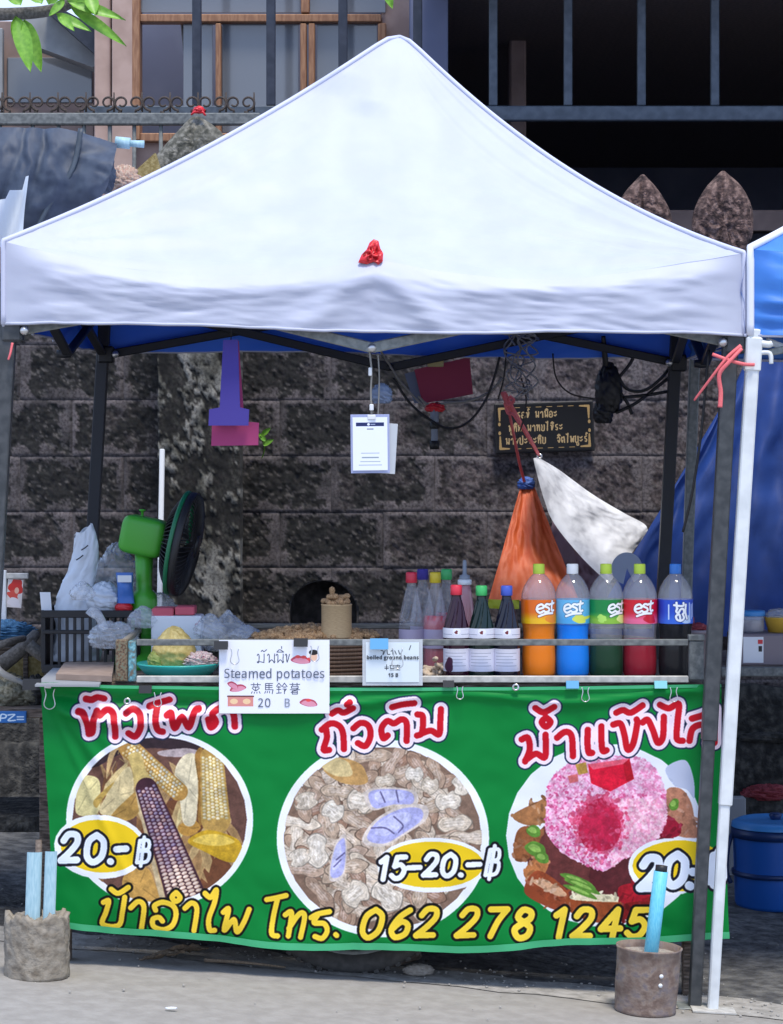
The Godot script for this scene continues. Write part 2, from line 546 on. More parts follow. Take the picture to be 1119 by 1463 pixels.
	M.moss_stone = grain([lin(0.10, 0.095, 0.06), lin(0.24, 0.225, 0.16), lin(0.32, 0.30, 0.23)], 0.15, 0.95, 0.03, 0.8, 65)
	M.rag_blue = grain([lin(0.03, 0.12, 0.27), lin(0.10, 0.26, 0.42)], 0.08, 0.7, 0.03, 0.0, 66)
	M.mauve_grey = plain(lin(0.23, 0.19, 0.21), 0.6)
	M.lid_blue = plain(lin(0.05, 0.25, 0.60), 0.4)
	M.tub_yellow = plain(lin(0.62, 0.38, 0.05), 0.4)
	M.rust_red = grain([lin(0.20, 0.02, 0.03), lin(0.32, 0.05, 0.06)], 0.1, 0.6, 0.03, 0.0, 67)


# ---------------------------------------------------------------- setting
func ground_sheet(z_back: Callable, z_front: Callable, lift: float, x0 := -60.0, x1 := 60.0) -> SurfaceTool:
	var st := mb()
	var xs := [x0, -8.0, -4.0]
	for k in range(-30, 31): xs.append(k * 0.1)
	xs.append_array([4.0, 8.0, x1])
	for i in xs.size() - 1:
		var a: float = xs[i]
		var b: float = xs[i + 1]
		quad(st, Vector3(a, ground_y(a) + lift, z_back.call(a)), Vector3(b, ground_y(b) + lift, z_back.call(b)), Vector3(b, ground_y(b) + lift, z_front.call(b)), Vector3(a, ground_y(a) + lift, z_front.call(a)), Vector3.UP)
	return st


func edge_z(x: float) -> float:   # where the street asphalt begins
	return -0.30 + 0.20 * clampf(x, -3, 3)


func build_ground() -> void:
	var g := obj("ground", ground_sheet(func(_x): return -60.0, func(_x): return 60.0, 0.0), M.shaded_tarmac)
	g.set_meta("kind", "structure")
	var ragged := func(x: float) -> float: return edge_z(x) - 0.05 + 0.05 * noise.get_noise_1d(x * 6.0) + 0.03 * fine.get_noise_1d(x * 25.0)
	var k := obj("gutter", ground_sheet(ragged, func(x): return edge_z(x) + 0.16 + 0.03 * noise.get_noise_1d(x * 5.0 + 40.0) + 0.02 * fine.get_noise_1d(x * 21.0), 0.0065, -20, 20), M.gutter)
	k.set_meta("kind", "structure")
	var r := obj("road", ground_sheet(func(x): return edge_z(x) + 0.07, func(_x): return 60.0, 0.004), M.asphalt)
	r.set_meta("kind", "structure")


const WALL_Z := -2.85
const ROW := 0.2157
const LONG := 0.4004
const JOINT_Y := 1.7215


func in_arch(x: float, y: float) -> bool:
	var dx := x + 0.2637
	if absf(dx) > 0.1356 or y < 0.649: return false
	if y < 0.908: return true
	return (dx / 0.1356) ** 2 + ((y - 0.908) / 0.122) ** 2 < 1.0


func block_mesh(variant: int, tone: float, cut := Vector2.INF, length := LONG) -> ArrayMesh:
	var st := mb()
	var nu := 52
	var nv := 28
	var off := variant * 17.3
	var edge := func(u: float, v: float) -> float:   # > 0 inside the rough stone face, < 0 on the smeared mortar
		var dx := minf(u, 1.0 - u) * length
		var dy := minf(v, 1.0 - v) * ROW
		return minf(dx, dy) - 0.028 - 0.05 * noise.get_noise_3d(u * length * 9.0 + off, v * ROW * 9.0, 2.7) - 0.02 * fine.get_noise_3d(u * length * 28.0 + off, v * ROW * 28.0 + off, 6.1)
	var f := func(u: float, v: float) -> Vector3:
		var x := u * length
		var y := (1.0 - v) * ROW
		var d: float = edge.call(u, v)
		var k := smoothstep(-0.003, 0.006, d)
		var rough := noise.get_noise_3d(x * 16.0 + off, y * 16.0 + off, 8.2) * 0.008 + fine.get_noise_3d(x * 50.0 + off, y * 50.0, 3.3) * 0.0045
		var z := 0.012 + (1.0 - k) * 0.002 * fine.get_noise_2d(x * 30.0, y * 30.0 + off) + k * (rough - 0.003)
		if minf(minf(u, 1.0 - u) * length, minf(v, 1.0 - v) * ROW) < 0.0005: z = 0.0075
		return Vector3(x, y, z)
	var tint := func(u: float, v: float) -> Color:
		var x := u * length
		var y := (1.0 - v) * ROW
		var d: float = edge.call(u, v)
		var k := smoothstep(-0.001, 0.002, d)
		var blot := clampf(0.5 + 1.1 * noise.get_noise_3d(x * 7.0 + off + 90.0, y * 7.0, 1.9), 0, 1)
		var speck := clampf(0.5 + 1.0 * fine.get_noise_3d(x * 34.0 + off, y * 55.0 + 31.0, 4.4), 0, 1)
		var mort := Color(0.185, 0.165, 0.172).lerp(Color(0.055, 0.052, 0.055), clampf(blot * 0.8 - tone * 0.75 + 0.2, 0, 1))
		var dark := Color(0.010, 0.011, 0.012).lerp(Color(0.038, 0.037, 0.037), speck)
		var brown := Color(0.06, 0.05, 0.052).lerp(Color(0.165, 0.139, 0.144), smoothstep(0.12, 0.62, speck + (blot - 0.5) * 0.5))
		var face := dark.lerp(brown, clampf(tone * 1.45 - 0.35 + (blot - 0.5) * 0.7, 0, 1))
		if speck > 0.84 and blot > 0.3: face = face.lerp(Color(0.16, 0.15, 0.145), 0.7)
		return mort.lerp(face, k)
	if cut == Vector2.INF:
		sheet(st, nu, nv, f, tint)
	else:
		for j in nv:
			for i in nu:
				var c: Vector3 = f.call((i + 0.5) / nu, (j + 0.5) / nv)
				if in_arch(c.x + cut.x, c.y + cut.y): continue
				for e in [[0, 0], [1, 0], [1, 1], [0, 0], [1, 1], [0, 1]]:
					var u := float(i + e[0]) / nu
					var v := float(j + e[1]) / nv
					st.set_color(tint.call(u, v))
					st.add_vertex(f.call(u, v))
	st.generate_normals()
	return st.commit()


func build_block_wall() -> void:
	var x0 := -3.3
	var x1 := 4.2
	var top := JOINT_Y + 2 * ROW
	var t := thing("block_wall", "long old block wall with black mould and smeared mortar behind the stall", "wall", Vector3(0, 0, WALL_Z))
	var core := CSGCombiner3D.new()
	core.name = "core"
	t.add_child(core)
	var b := CSGBox3D.new()
	b.size = Vector3(x1 - x0, top + 0.6, 0.34)
	b.position = Vector3((x0 + x1) * 0.5, (top - 0.6) * 0.5, -0.172)
	core.add_child(b)
	var h := CSGPolygon3D.new()
	var poly := PackedVector2Array([Vector2(-0.1292, 0.65), Vector2(0.1292, 0.65)])
	for k in 13:
		var a := PI * k / 12.0
		poly.append(Vector2(cos(a) * 0.1292, 0.908 + sin(a) * 0.1165))
	h.polygon = poly
	h.depth = 0.29
	h.position = Vector3(-0.2637, 0, 0.01)
	h.operation = CSGShape3D.OPERATION_SUBTRACTION
	core.add_child(h)
	core.material_override = M.mortar
	var meshes := {}
	rng.seed = 21
	for r in range(-9, 2):
		var y := JOINT_Y + r * ROW
		var first := (-0.4316 if posmod(r, 2) == 1 else -0.2341) - LONG * 8.0
		for i in 21:
			var x := first + i * LONG
			if x < x0 or x + LONG > x1: continue
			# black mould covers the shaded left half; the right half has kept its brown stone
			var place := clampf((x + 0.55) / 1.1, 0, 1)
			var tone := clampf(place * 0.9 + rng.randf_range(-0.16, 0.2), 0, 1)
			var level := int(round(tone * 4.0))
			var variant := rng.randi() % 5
			var mesh: ArrayMesh
			if x < -0.11 and x + LONG > -0.42 and y + ROW > 0.64 and y < 1.04:
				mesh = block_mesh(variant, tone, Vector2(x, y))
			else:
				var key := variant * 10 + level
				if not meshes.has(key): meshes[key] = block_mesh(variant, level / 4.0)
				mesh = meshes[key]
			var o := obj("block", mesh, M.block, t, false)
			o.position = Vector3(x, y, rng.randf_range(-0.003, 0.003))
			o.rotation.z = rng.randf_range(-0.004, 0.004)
	var st := mb()
	box(st, Vector3((x0 + x1) * 0.5, top + 0.035, WALL_Z - 0.24), Vector3(x1 - x0, 0.07, 0.20), Basis.IDENTITY, 0.012)
	obj("coping", st, M.coping, t)
	# stepped dark footing, seen past the stall at both sides
	for k in 3:
		st = mb()
		sheet(st, 120, 6, func(u: float, v: float) -> Vector3:
			var xx := lerpf(x0, x1, u)
			var nn := 0.02 * noise.get_noise_2d(xx * 5.0, v * 2.0 + k * 9.0) + 0.012 * fine.get_noise_2d(xx * 22.0, v * 6.0 + k)
			var hh := 0.62 - k * 0.2
			var p := [Vector3(xx, hh, WALL_Z + 0.02), Vector3(xx, hh, WALL_Z + 0.11 + k * 0.08), Vector3(xx, hh - 0.05, WALL_Z + 0.13 + k * 0.08), Vector3(xx, -0.3, WALL_Z + 0.13 + k * 0.08)]
			var q := v * 3.0
			var i := mini(int(q), 2)
			return p[i].lerp(p[i + 1], q - i) + Vector3(0, nn, nn))
		obj("footing_step", st, M.dark_stone, t)
	build_pillar()
	sema("boundary_stone", [[0, -95], [-9, -87], [-26, -68], [-39, -44], [-43, -20], [-37, 4], [-29, 30], [-26, 70], [26, 70], [30, 30], [38, 4], [43, -20], [38, -46], [23, -72], [8, -89]], 918, 342, "short brown leaf-shaped stone on wall top, half behind the tent slope", M.laterite)
	sema("boundary_stone", [[0, -102], [-10, -94], [-28, -73], [-42, -44], [-44, -14], [-37, 6], [-28, 34], [-26, 68], [26, 68], [28, 34], [37, 6], [43, -14], [42, -48], [28, -78], [9, -96]], 1033, 344, "tall brown leaf-shaped stone on wall top beside the blue tent", M.laterite)


func sema(called: String, pts: Array, px: float, py: float, label: String, m: Material) -> void:
	var base := W(px, py, WALL_Z - 0.05)
	base.y = JOINT_Y + 2 * ROW
	var t := thing(called, label, "stone marker", base, "pointed stones along the wall top")
	var s := (EYE.z - WALL_Z) / FOCAL
	var lowest := -1e9
	for p in pts: lowest = maxf(lowest, p[1])
	var cen := Vector2.ZERO
	for p in pts: cen += Vector2(p[0], p[1]) / pts.size()
	# a domed slab: rings shrink towards a raised middle on both faces
	var st := mb()
	var n := pts.size() * 3
	var outline := []
	for i in n:
		var q := i / 3
		var a := Vector2(pts[q][0], pts[q][1])
		var b2 := Vector2(pts[(q + 1) % pts.size()][0], pts[(q + 1) % pts.size()][1])
		var np := pts.size()
		var a0 := Vector2(pts[(q + np - 1) % np][0], pts[(q + np - 1) % np][1])
		var b3 := Vector2(pts[(q + 2) % np][0], pts[(q + 2) % np][1])
		outline.append(a.cubic_interpolate(b2, a0, b3, (i % 3) / 3.0))
	for side in [1.0, -1.0]:
		sheet(st, n, 7, func(u: float, v: float) -> Vector3:
			var e: Vector2 = outline[int(round(u * n)) % n]
			var k := 1.0 - v
			var p2: Vector2 = cen + (e - cen) * k
			var nn := noise.get_noise_3d(p2.x * 0.09, p2.y * 0.09, side * 5.0 + px)
			var zz: float = 0.05 * sqrt(1.0 - k ** 6) + (0.020 * nn + 0.010 * fine.get_noise_3d(p2.x * 0.2, p2.y * 0.2, 3.0) if k < 0.98 else 0.0)
			return Vector3(p2.x * s * (1.0 + 0.02 * nn), (lowest - p2.y) * s + py * 0.0, zz * side))
	var o := obj("slab", st, m, t, false)
	o.position = Vector3(0, W(px, py, WALL_Z).y - base.y - lowest * s, 0)


func build_pillar() -> void:
	var zf := -2.66
	var a := W(226, 880, zf)
	var b := W(343, 880, zf)
	var top := JOINT_Y + 3 * ROW + 0.08
	var t := thing("plaster_pillar", "dark plastered pillar with flaking whitewash behind the green fan", "pillar", Vector3((a.x + b.x) * 0.5, ground_y(a.x), WALL_Z))
	var st := mb()
	var w := b.x - a.x
	var flake := func(x: float, y: float) -> float:
		var core := 1.0 - absf(x - w * 0.55) / (w * 0.75)
		return noise.get_noise_2d(x * 7.0 + 3.0, y * 4.0) * 0.9 + 0.75 * fine.get_noise_2d(x * 26.0, y * 20.0) + core * 0.42 - 0.54 + 0.44 * smoothstep(1.66, 1.86, y) * core + 0.34 * smoothstep(0.45, 0.8, x / w) * (1.0 - smoothstep(1.1, 1.3, y))
	sheet(st, 64, 240, func(u: float, v: float) -> Vector3:
		var y := lerpf(top, -0.1, v)
		var q := u * 1.6 - 0.3   # two short returns, one broad face
		var x := clampf(q, 0, 1) * w
		var z := zf - maxf(0, -q) * 0.6 - maxf(0, q - 1.0) * 0.6
		var n: float = smoothstep(-0.02, 0.05, flake.call(x, y))
		return Vector3(a.x + x + 0.004 * noise.get_noise_2d(y * 6.0, q), y, z + 0.008 * n + 0.006 * noise.get_noise_2d(x * 12.0, y * 12.0) + 0.003 * fine.get_noise_2d(x * 60.0, y * 60.0)),
		func(u: float, v: float) -> Color:
			var y := lerpf(top, -0.1, v)
			var x := clampf(u * 1.6 - 0.3, 0, 1) * w
			var n: float = smoothstep(-0.02, 0.03, flake.call(x, y))
			var sp := clampf(0.5 + 1.4 * fine.get_noise_2d(x * 50.0 + 9.0, y * 40.0), 0, 1)
			var grime := clampf(0.5 + 1.5 * noise.get_noise_2d(x * 9.0 + 30.0, y * 5.0), 0, 1)
			var under := Color(0.014, 0.014, 0.014).lerp(Color(0.065, 0.063, 0.057), sp * grime)
			return under.lerp(Color(0.10, 0.10, 0.085).lerp(Color(0.30, 0.30, 0.275), grime), n))
	obj("shaft", st, M.block, t)
	st = mb()
	box(st, Vector3((a.x + b.x) * 0.5, top + 0.03, -2.78), Vector3(w + 0.04, 0.06, 0.26), Basis.IDENTITY, 0.012)
	obj("cap", st, M.lichen_stone, t)
	sema("finial_stone", [[10, -178], [-2, -172], [-42, -128], [-56, -104], [-50, -60], [-42, 0], [-40, 66], [40, 66], [44, 0], [52, -120], [50, -150], [34, -166], [18, -176]], 270, 342, "grey pointed stone tied with red ribbon on top of the pillar", M.lichen_stone)
	st = mb()
	blob(st, W(284, 158, -2.86), Vector3(0.042, 0.03, 0.03), 0.3, 3.0, 4.0, 12)
	tube(st, [W(284, 158, -2.86), W(290, 160, -2.85), W(294, 165, -2.85)], 0.007, 0.004, 5)
	tube(st, [W(284, 158, -2.86), W(278, 160, -2.85), W(273, 164, -2.85)], 0.007, 0.004, 5)
	one("ribbon_knot", st, M.red_plastic, "small red ribbon knot on tip of the grey pointed stone", "ribbon")


func flat_box(px0: float, py0: float, px1: float, py1: float, z: float, depth: float, bevel := 0.004) -> SurfaceTool:   # a box whose front face spans two corner points
	var st := mb(false)
	var a := W(px0, py0, z)
	var b := W(px1, py1, z)
	box(st, Vector3((a.x + b.x) * 0.5, (a.y + b.y) * 0.5, z - depth * 0.5), Vector3(absf(b.x - a.x), absf(b.y - a.y), depth), Basis.IDENTITY, bevel)
	return st


func build_building() -> void:
	var zb := -4.5
	# house with timber window, seen left of the tent peak
	var t := thing("house", "pink house with timber framed sliding window above the wall", "building", Vector3(-1.2, 0, zb))
	obj("wall", flat_box(135, -400, 158, 900, zb, 0.25), M.pink_wall, t)
	obj("wall", flat_box(160, -400, 190, 900, zb + 0.05, 0.25), M.pink_wall, t)
	obj("wall", flat_box(190, 195, 560, 900, zb - 0.02, 0.2), M.pink_wall, t)
	obj("wall", flat_box(190, -400, 700, -60, zb - 0.02, 0.2), M.pink_wall, t)
	obj("wall", flat_box(545, -59, 600, 900, zb - 0.03, 0.2), M.pink_wall, t)
	var w := obj("window", flat_box(188, -64, 200, 200, zb + 0.05, 0.12), M.window_wood, t)
	for r in [[200, 20, 545, 31], [308, 33, 316, 200], [429, 33, 438, 200], [441, 33, 450, 200], [540, 33, 552, 200], [200, -64, 552, -50], [200, 190, 552, 202], [430, -50, 442, 18]]:
		obj("frame", flat_box(r[0], r[1], r[2], r[3], zb + 0.045 - r[0] * 1e-5, 0.09), M.window_wood, w)
	for r in [[262, 34, 304, 189], [318, 34, 427, 189], [453, 34, 539, 189], [201, -49, 429, 18], [443, -49, 551, 18]]:
		obj("pane", flat_box(r[0], r[1], r[2], r[3], zb - 0.005 - r[0] * 2e-5, 0.008, 0.001), M.window_glass, w)
	obj("room", flat_box(199, -60, 560, 200, zb - 0.9, 0.05), M.hall_wall, w)
	var st := mb()
	sheet(st, 14, 10, func(u: float, v: float) -> Vector3:   # grey curtain tied aside in the open pane
		var p := W(lerpf(258 + 12 * v, 276, u), lerpf(34, 160, v), zb - 0.1)
		return p + Vector3(0, 0, 0.02 * sin(u * 14.0)))
	obj("curtain", st, M.eave_white, w)
	# low neighbour building at far left with pale eave
	var n := thing("shed", "grey shed with pale sloping eave behind the scroll fence", "building", Vector3(-1.9, 0, zb - 0.6))
	obj("wall", flat_box(-300, 30, 134, 900, zb - 0.5, 0.2), M.hall_column, n)
	obj("window", flat_box(10, 82, 132, 147, zb - 0.49, 0.05), M.window_glass, n)
	obj("panel", flat_box(-60, 40, 4, 160, zb - 0.40, 0.05), M.eave_white, n)
	st = mb(false)
	extrude(st, PackedVector2Array([v2w(18, 30, zb - 0.2), v2w(70, 16, zb - 0.2), v2w(148, 90, zb - 0.2), v2w(132, 96, zb - 0.2), v2w(40, 62, zb - 0.2)]), Transform3D(Basis.IDENTITY, Vector3(0, 0, zb - 0.2)), 0.2)
	obj("eave", st, M.eave_white, n)
	st = mb(false)
	extrude(st, PackedVector2Array([v2w(64, 14, zb - 0.1), v2w(80, 8, zb - 0.1), v2w(180, 62, zb - 0.1), v2w(180, 74, zb - 0.1), v2w(150, 90, zb - 0.1)]), Transform3D(Basis.IDENTITY, Vector3(0, 0, zb - 0.1)), 0.3)
	obj("roof_edge", st, M.navy_shade_paint, n)
	# open hall on the right: deep and unlit
	var h := thing("hall", "dark open hall with brown column behind the tall grating", "building", Vector3(2.0, 0, -9.0))
	st = mb(false)
	box(st, Vector3(3.95, 2.4, -11.0), Vector3(7.6, 6.0, 0.2))
	obj("back_wall", st, M.hall_wall, h)
	for x in [0.16, 7.6]:
		st = mb(false)
		box(st, Vector3(x, 2.4, -7.4), Vector3(0.16, 6.0, 7.2))
		obj("side_wall", st, M.hall_wall, h)
	st = mb(false)
	box(st, Vector3(3.95, 3.56, -7.05), Vector3(7.6, 0.16, 7.7))
	obj("ceiling", st, M.timber, h)  # set low and carried forward, shaped to keep the hall dark
	st = mb(false)
	box(st, Vector3(3.95, 0.3, -7.2), Vector3(7.3, 0.2, 7.4))
	obj("floor", st, M.timber, h)
	st = mb(false)
	box(st, Vector3(3.95, 1.3, -3.85), Vector3(7.1, 1.9, 0.16))
	obj("added_front_wall", st, M.hall_wall, h)  # unseen low wall, added so that light enters only above it
	obj("column", flat_box(728, -420, 752, 700, -5.2, 0.2, 0.01), M.hall_column, h)
	obj("beam", flat_box(700, 300, 1400, 330, -4.6, 0.15), M.hall_column, h)


func v2w(px: float, py: float, z: float) -> Vector2:
	var p := W(px, py, z)
	return Vector2(p.x, p.y)


func build_fences() -> void:
	var z := -3.55
	var t := thing("grating", "tall blue-grey steel grating with upright bars behind the tent", "grating", W(800, 160, z))
	obj("rail", flat_box(120, 151, 1500, 172, z, 0.05, 0.004), M.grey_paint, t)
	for px in [705, 812, 917, 1022, 1128, 1234, 1340]:
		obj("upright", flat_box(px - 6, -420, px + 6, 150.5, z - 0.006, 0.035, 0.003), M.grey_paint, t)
	for px in [281, 387, 490, 597]:
		obj("upright", flat_box(px - 6.5, -420, px + 6.5, 150.5, z - 0.006, 0.035, 0.003), M.navy_shade_paint, t)  # same grating as above; these bars have shade put into the colour
	z = -3.1
	var s := thing("scroll_fence", "grey rail with curled iron scrolls above the wall at left", "fence", W(180, 170, z))
	obj("rail", flat_box(-300, 161, 372, 178, z, 0.045, 0.005), M.rail_paint, s)
	for px in [-40, 0, 47, 84, 120, 157, 192, 230, 268, 305]:
		var st := mb()
		tube(st, [W(px, 178.5, z - 0.02), W(px, 345, z - 0.02)], 0.008, 0.008, 6)
		obj("picket", st, M.rail_paint, s)
	for k in 19:
		var px := -6.0 + k * 20.0
		var c := W(px, 147, z - 0.02)
		var p := []
		var dir := 1.0 if k % 2 == 0 else -1.0
		for i in 22:
			var a := -PI * 0.5 + i * 0.34
			var r := 0.030 * (1.0 - 0.03 * i)
			p.append(c + Vector3(cos(a) * r * dir, sin(a) * r, 0))
		p.push_front(W(px, 161, z - 0.02))
		if k % 3 == 0: p.push_front(W(px - 5, 160, z - 0.02))
		var st2 := mb()
		tube(st2, p, 0.0058, 0.004, 5)
		if k % 2 == 0:
			tube(st2, [W(px + 9, 160, z - 0.02), W(px + 9, 132, z - 0.02)], 0.005, 0.003, 5)
		obj("scroll", st2, M.rust_iron, s)


# ---------------------------------------------------------------- tents
var eave := []
var peak := Vector3.ZERO


func hip(i: int, s: float) -> Vector3:
	var p := peak.lerp(eave[i], s)
	p.y -= [0.045, 0.09, 0.09, 0.05][i] * 4.0 * s * (1.0 - s)
	p.y -= 0.024 * exp(-s / 0.02)
	return p


func roof_point(i: int, s: float, t: float) -> Vector3:
	var a := hip(i, s)
	var b := hip((i + 1) % 4, s)
	var p := a.lerp(b, t)
	var mid := 4.0 * t * (1.0 - t)
	p.y -= 0.055 * s * s * s * absf(sin(TAU * t)) + 0.035 * s * s * mid
	p.y -= 0.02 * (s * (1.0 - s)) * 4.0 * mid
	# creases run out of the corners and fade towards the middle
	var near := minf(t, 1.0 - t)
	var fan := 0.0
	for c in 2:
		var tt := t if c == 0 else 1.0 - t
		var ang := atan2((1.0 - s) * 1.25, tt * 2.0 + 0.02)
		fan += sin(ang * 17.0 + c * 1.3 + 2.0 * noise.get_noise_2d(ang * 4.0, i * 7.0 + c)) * exp(-tt * 4.5) * (1.0 - exp(-tt * 20.0)) * s
	var wr := 0.011 * fan + 0.006 * noise.get_noise_2d(t * 3.0 + i * 9.0, s * 11.0) * smoothstep(0.3, 0.7, s) * minf(1.0, near * 12.0) * s + 0.0025 * fine.get_noise_2d(t * 9.0 + i, s * 30.0) * minf(1.0, near * 12.0) * s
	p += Vector3(0, wr, wr * 0.5)
	return p


func valance_point(i: int, t: float, q: float) -> Vector3:
	var p := roof_point(i, 1.0, t)
	var side := (eave[(i + 1) % 4] - eave[i]) as Vector3
	var out := Vector3(side.z, 0, -side.x).normalized() * -1.0
	var near := minf(t, 1.0 - t)
	var line: Vector3 = (eave[i] as Vector3).lerp(eave[(i + 1) % 4], t)
	var low := line.y - 0.228 + 0.006 * sin(t * 9.0 + i) + 0.004 * noise.get_noise_2d(t * 9.0, i)
	p.y = lerpf(p.y, low, q)
	var hang := minf(1.0, near * 14.0)
	var d := 0.028 * sin(minf(q * 3.2, 1.0) * PI * 0.5) * hang
	# cross folds that spread below the middle, sags between
	d += hang * (0.010 * noise.get_noise_3d(t * 5.0 + i * 5.0, q * 1.6, 2.0) + 0.003 * fine.get_noise_2d(t * 14.0 - q * 5.0 * signf(t - 0.5), q * 6.0 + i)) * smoothstep(0.0, 0.25, q)
	var c := absf(t - 0.5) - 0.10 * q
	d += 0.016 * exp(-pow(c / 0.03, 2)) * smoothstep(0.0, 0.3, q) * hang
	d += 0.004 * sin(q * 15.0 + 3.0 * noise.get_noise_1d(t * 6.0)) * exp(-near * 14.0) * hang
	return p + out * d


func build_tent() -> void:
	eave = [W(5, 345, 0), W(1063, 362, 0), Vector3(1.035, 2.085, -2.03), Vector3(-1.03, 2.115, -2.03)]
	peak = W(571, 43, -1.0)
	var t := thing("canopy_tent", "white pop-up canopy tent with blue lining over the snack cart", "tent", Vector3(0, ground_y(0), -1.0))
	for i in 4:
		var st := mb()
		sheet(st, 110 if i == 0 else 60, 70 if i == 0 else 40, func(u: float, v: float) -> Vector3: return roof_point(i, v, u))
		var roof := obj("roof_panel", st, M.canopy, t)
		st = mb()
		sheet(st, 110 if i == 0 else 60, 70 if i == 0 else 40, func(u: float, v: float) -> Vector3: return roof_point(i, v, u) + Vector3(0, -0.006, 0))
		obj("lining", st, M.lining, roof)
		st = mb()
		sheet(st, 150 if i == 0 else 60, 26 if i == 0 else 12, func(u: float, v: float) -> Vector3: return valance_point(i, u, v))
		var val := obj("valance", st, M.canopy, t)
		var side := (eave[(i + 1) % 4] - eave[i]) as Vector3
		var inward := Vector3(side.z, 0, -side.x).normalized() * 0.005
		st = mb()
		sheet(st, 150 if i == 0 else 60, 26 if i == 0 else 12, func(u: float, v: float) -> Vector3: return valance_point(i, u, v * 0.99) + inward)
		obj("lining", st, M.lining, val)
		st = mb()
		var hem := []
		for k in 61: hem.append(valance_point(i, k / 60.0, 0.993))
		tube(st, hem, 0.0045, 0.0045, 6)
		obj("hem", st, M.canopy, val)
		st = mb()
		var seam := []
		for k in 31: seam.append(hip(i, k / 30.0) + Vector3(0, 0.002, 0))
		for k in 9: seam.append(valance_point(i, 0.0, k / 8.0))
		tube(st, seam, 0.0075, 0.0075, 7)
		obj("corner_seam", st, M.piping, t)
	# frame
	var tops := []
	var lean := Vector3(-0.000, 0, 0)
	for i in 4:
		var inx := 0.022 if i in [0, 3] else -0.022
		var top := (eave[i] as Vector3) + Vector3(inx, -0.03, -0.03 if i < 2 else 0.03)
		tops.append(top)
		var foot := Vector3(top.x - 0.110, 0, top.z)
		foot.y = ground_y(foot.x) + 0.002
		var mid := foot.lerp(top, 0.36)
		var m: Material = M.dark_steel if i < 2 else M.black_shade_steel
		var st := mb(false)
		bar(st, mid, top, 0.042, 0.042)
		var leg := obj("leg", st, m, t)
		st = mb(false)
		bar(st, foot + Vector3(0, 0.004, 0), mid + Vector3(0, 0.02, 0), 0.034, 0.034)
		obj("lower_tube", st, m, leg)
		st = mb(false)
		box(st, foot + Vector3(0, 0.003, 0), Vector3(0.10, 0.006, 0.085), Basis(Vector3(0, 0, 1), -0.058), 0.001)
		obj("foot_plate", st, M.bar_steel, leg)
		st = mb(false)
		box(st, top + Vector3(0, -0.215, 0), Vector3(0.056, 0.06, 0.056), Basis.IDENTITY, 0.006)
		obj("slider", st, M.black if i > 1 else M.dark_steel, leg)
		st = mb()
		lathe(st, [Vector2(0, 0.012), Vector2(0.011, 0.010), Vector2(0.013, 0), Vector2(0.011, -0.01), Vector2(0, -0.012)], top + Vector3(signf(inx) * 0.036, -0.215, 0.03), 10, Basis(Vector3(1, 0, 0), PI / 2))
		obj("bolt", st, M.chrome, leg)
	var hubs := []
	for i in 4:
		var a: Vector3 = tops[i]
		var b: Vector3 = tops[(i + 1) % 4]
		var c := (a + b) * 0.5
		var hi := c + Vector3(0, -0.02, 0)
		var lo := c + Vector3(-0.005, -0.245, 0)
		hubs.append(lo)
		var off := Vector3(0, 0, 0.012) if i % 2 == 0 else Vector3(0.012, 0, 0)
		var m: Material = M.bar_steel if i == 0 else M.black_shade_steel  # one steel all round; side and back bars have their shade painted in
		for e in [[a, 1.0], [b, -1.0]]:
			var st := mb(false)
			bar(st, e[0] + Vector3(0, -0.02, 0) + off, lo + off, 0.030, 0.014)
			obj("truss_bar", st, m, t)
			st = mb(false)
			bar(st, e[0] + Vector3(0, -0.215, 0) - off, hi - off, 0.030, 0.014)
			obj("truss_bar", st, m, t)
		for h in [hi, lo]:
			var st2 := mb()
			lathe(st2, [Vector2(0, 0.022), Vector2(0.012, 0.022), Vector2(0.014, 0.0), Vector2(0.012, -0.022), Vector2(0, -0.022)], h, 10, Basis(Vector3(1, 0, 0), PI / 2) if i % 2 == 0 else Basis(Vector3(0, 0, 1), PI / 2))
			obj("hinge", st2, M.chrome if i == 0 else M.black_shade_steel, t)  # hinges behind the front are darkened as painted shade too
	var st3 := mb(false)
	bar(st3, Vector3(peak.x, 2.0, -1.0), Vector3(peak.x, peak.y - 0.06, -1.0), 0.03, 0.03)
	obj("peak_pole", st3, M.black_shade_steel, t)
	for h in hubs:
		st3 = mb(false)
		bar(st3, h + Vector3(0, 0.225, 0), Vector3(peak.x, 2.35, -1.0), 0.022, 0.012)
		obj("peak_bar", st3, M.black_shade_steel, t)
	# red bag stuffed over the middle of the front edge
	var at := roof_point(0, 0.995, 0.495) + Vector3(0, -0.004, 0.012)
	var k := thing("cloth_knot", "crumpled scrap of red cloth tied at the white tent's front edge", "cloth", at)
	st3 = mb()
	var outline := [[-20, 4], [-14, -10], [-6, -18], [-1, -30], [6, -36], [14, -33], [17, -20], [22, -12], [21, 2], [14, 8], [6, 3], [-6, 7]]
	var px := 6.0 / FOCAL
	for face in [1.0, -1.0]:
		sheet(st3, 36, 8, func(u: float, v: float) -> Vector3:
			var f := fposmod(u * 12.0, 12.0)
			var q := int(f) % 12
			var e := Vector2(outline[q][0], outline[q][1]).lerp(Vector2(outline[(q + 1) % 12][0], outline[(q + 1) % 12][1]), f - int(f))
			var p := Vector2(2, -10).lerp(e, 1.0 - v)
			var lump := 0.012 * sqrt(1.0 - pow(1.0 - v, 4)) * (1.0 + 1.6 * (0.4 - absf(noise.get_noise_3d(p.x * 0.11, p.y * 0.07, 7.0)) * 2.0))
			return at + Vector3(p.x * px, -p.y * px, -0.3 * p.y * px * -1.0 + lump * face))
	obj("scrap", st3, M.red_plastic, k)


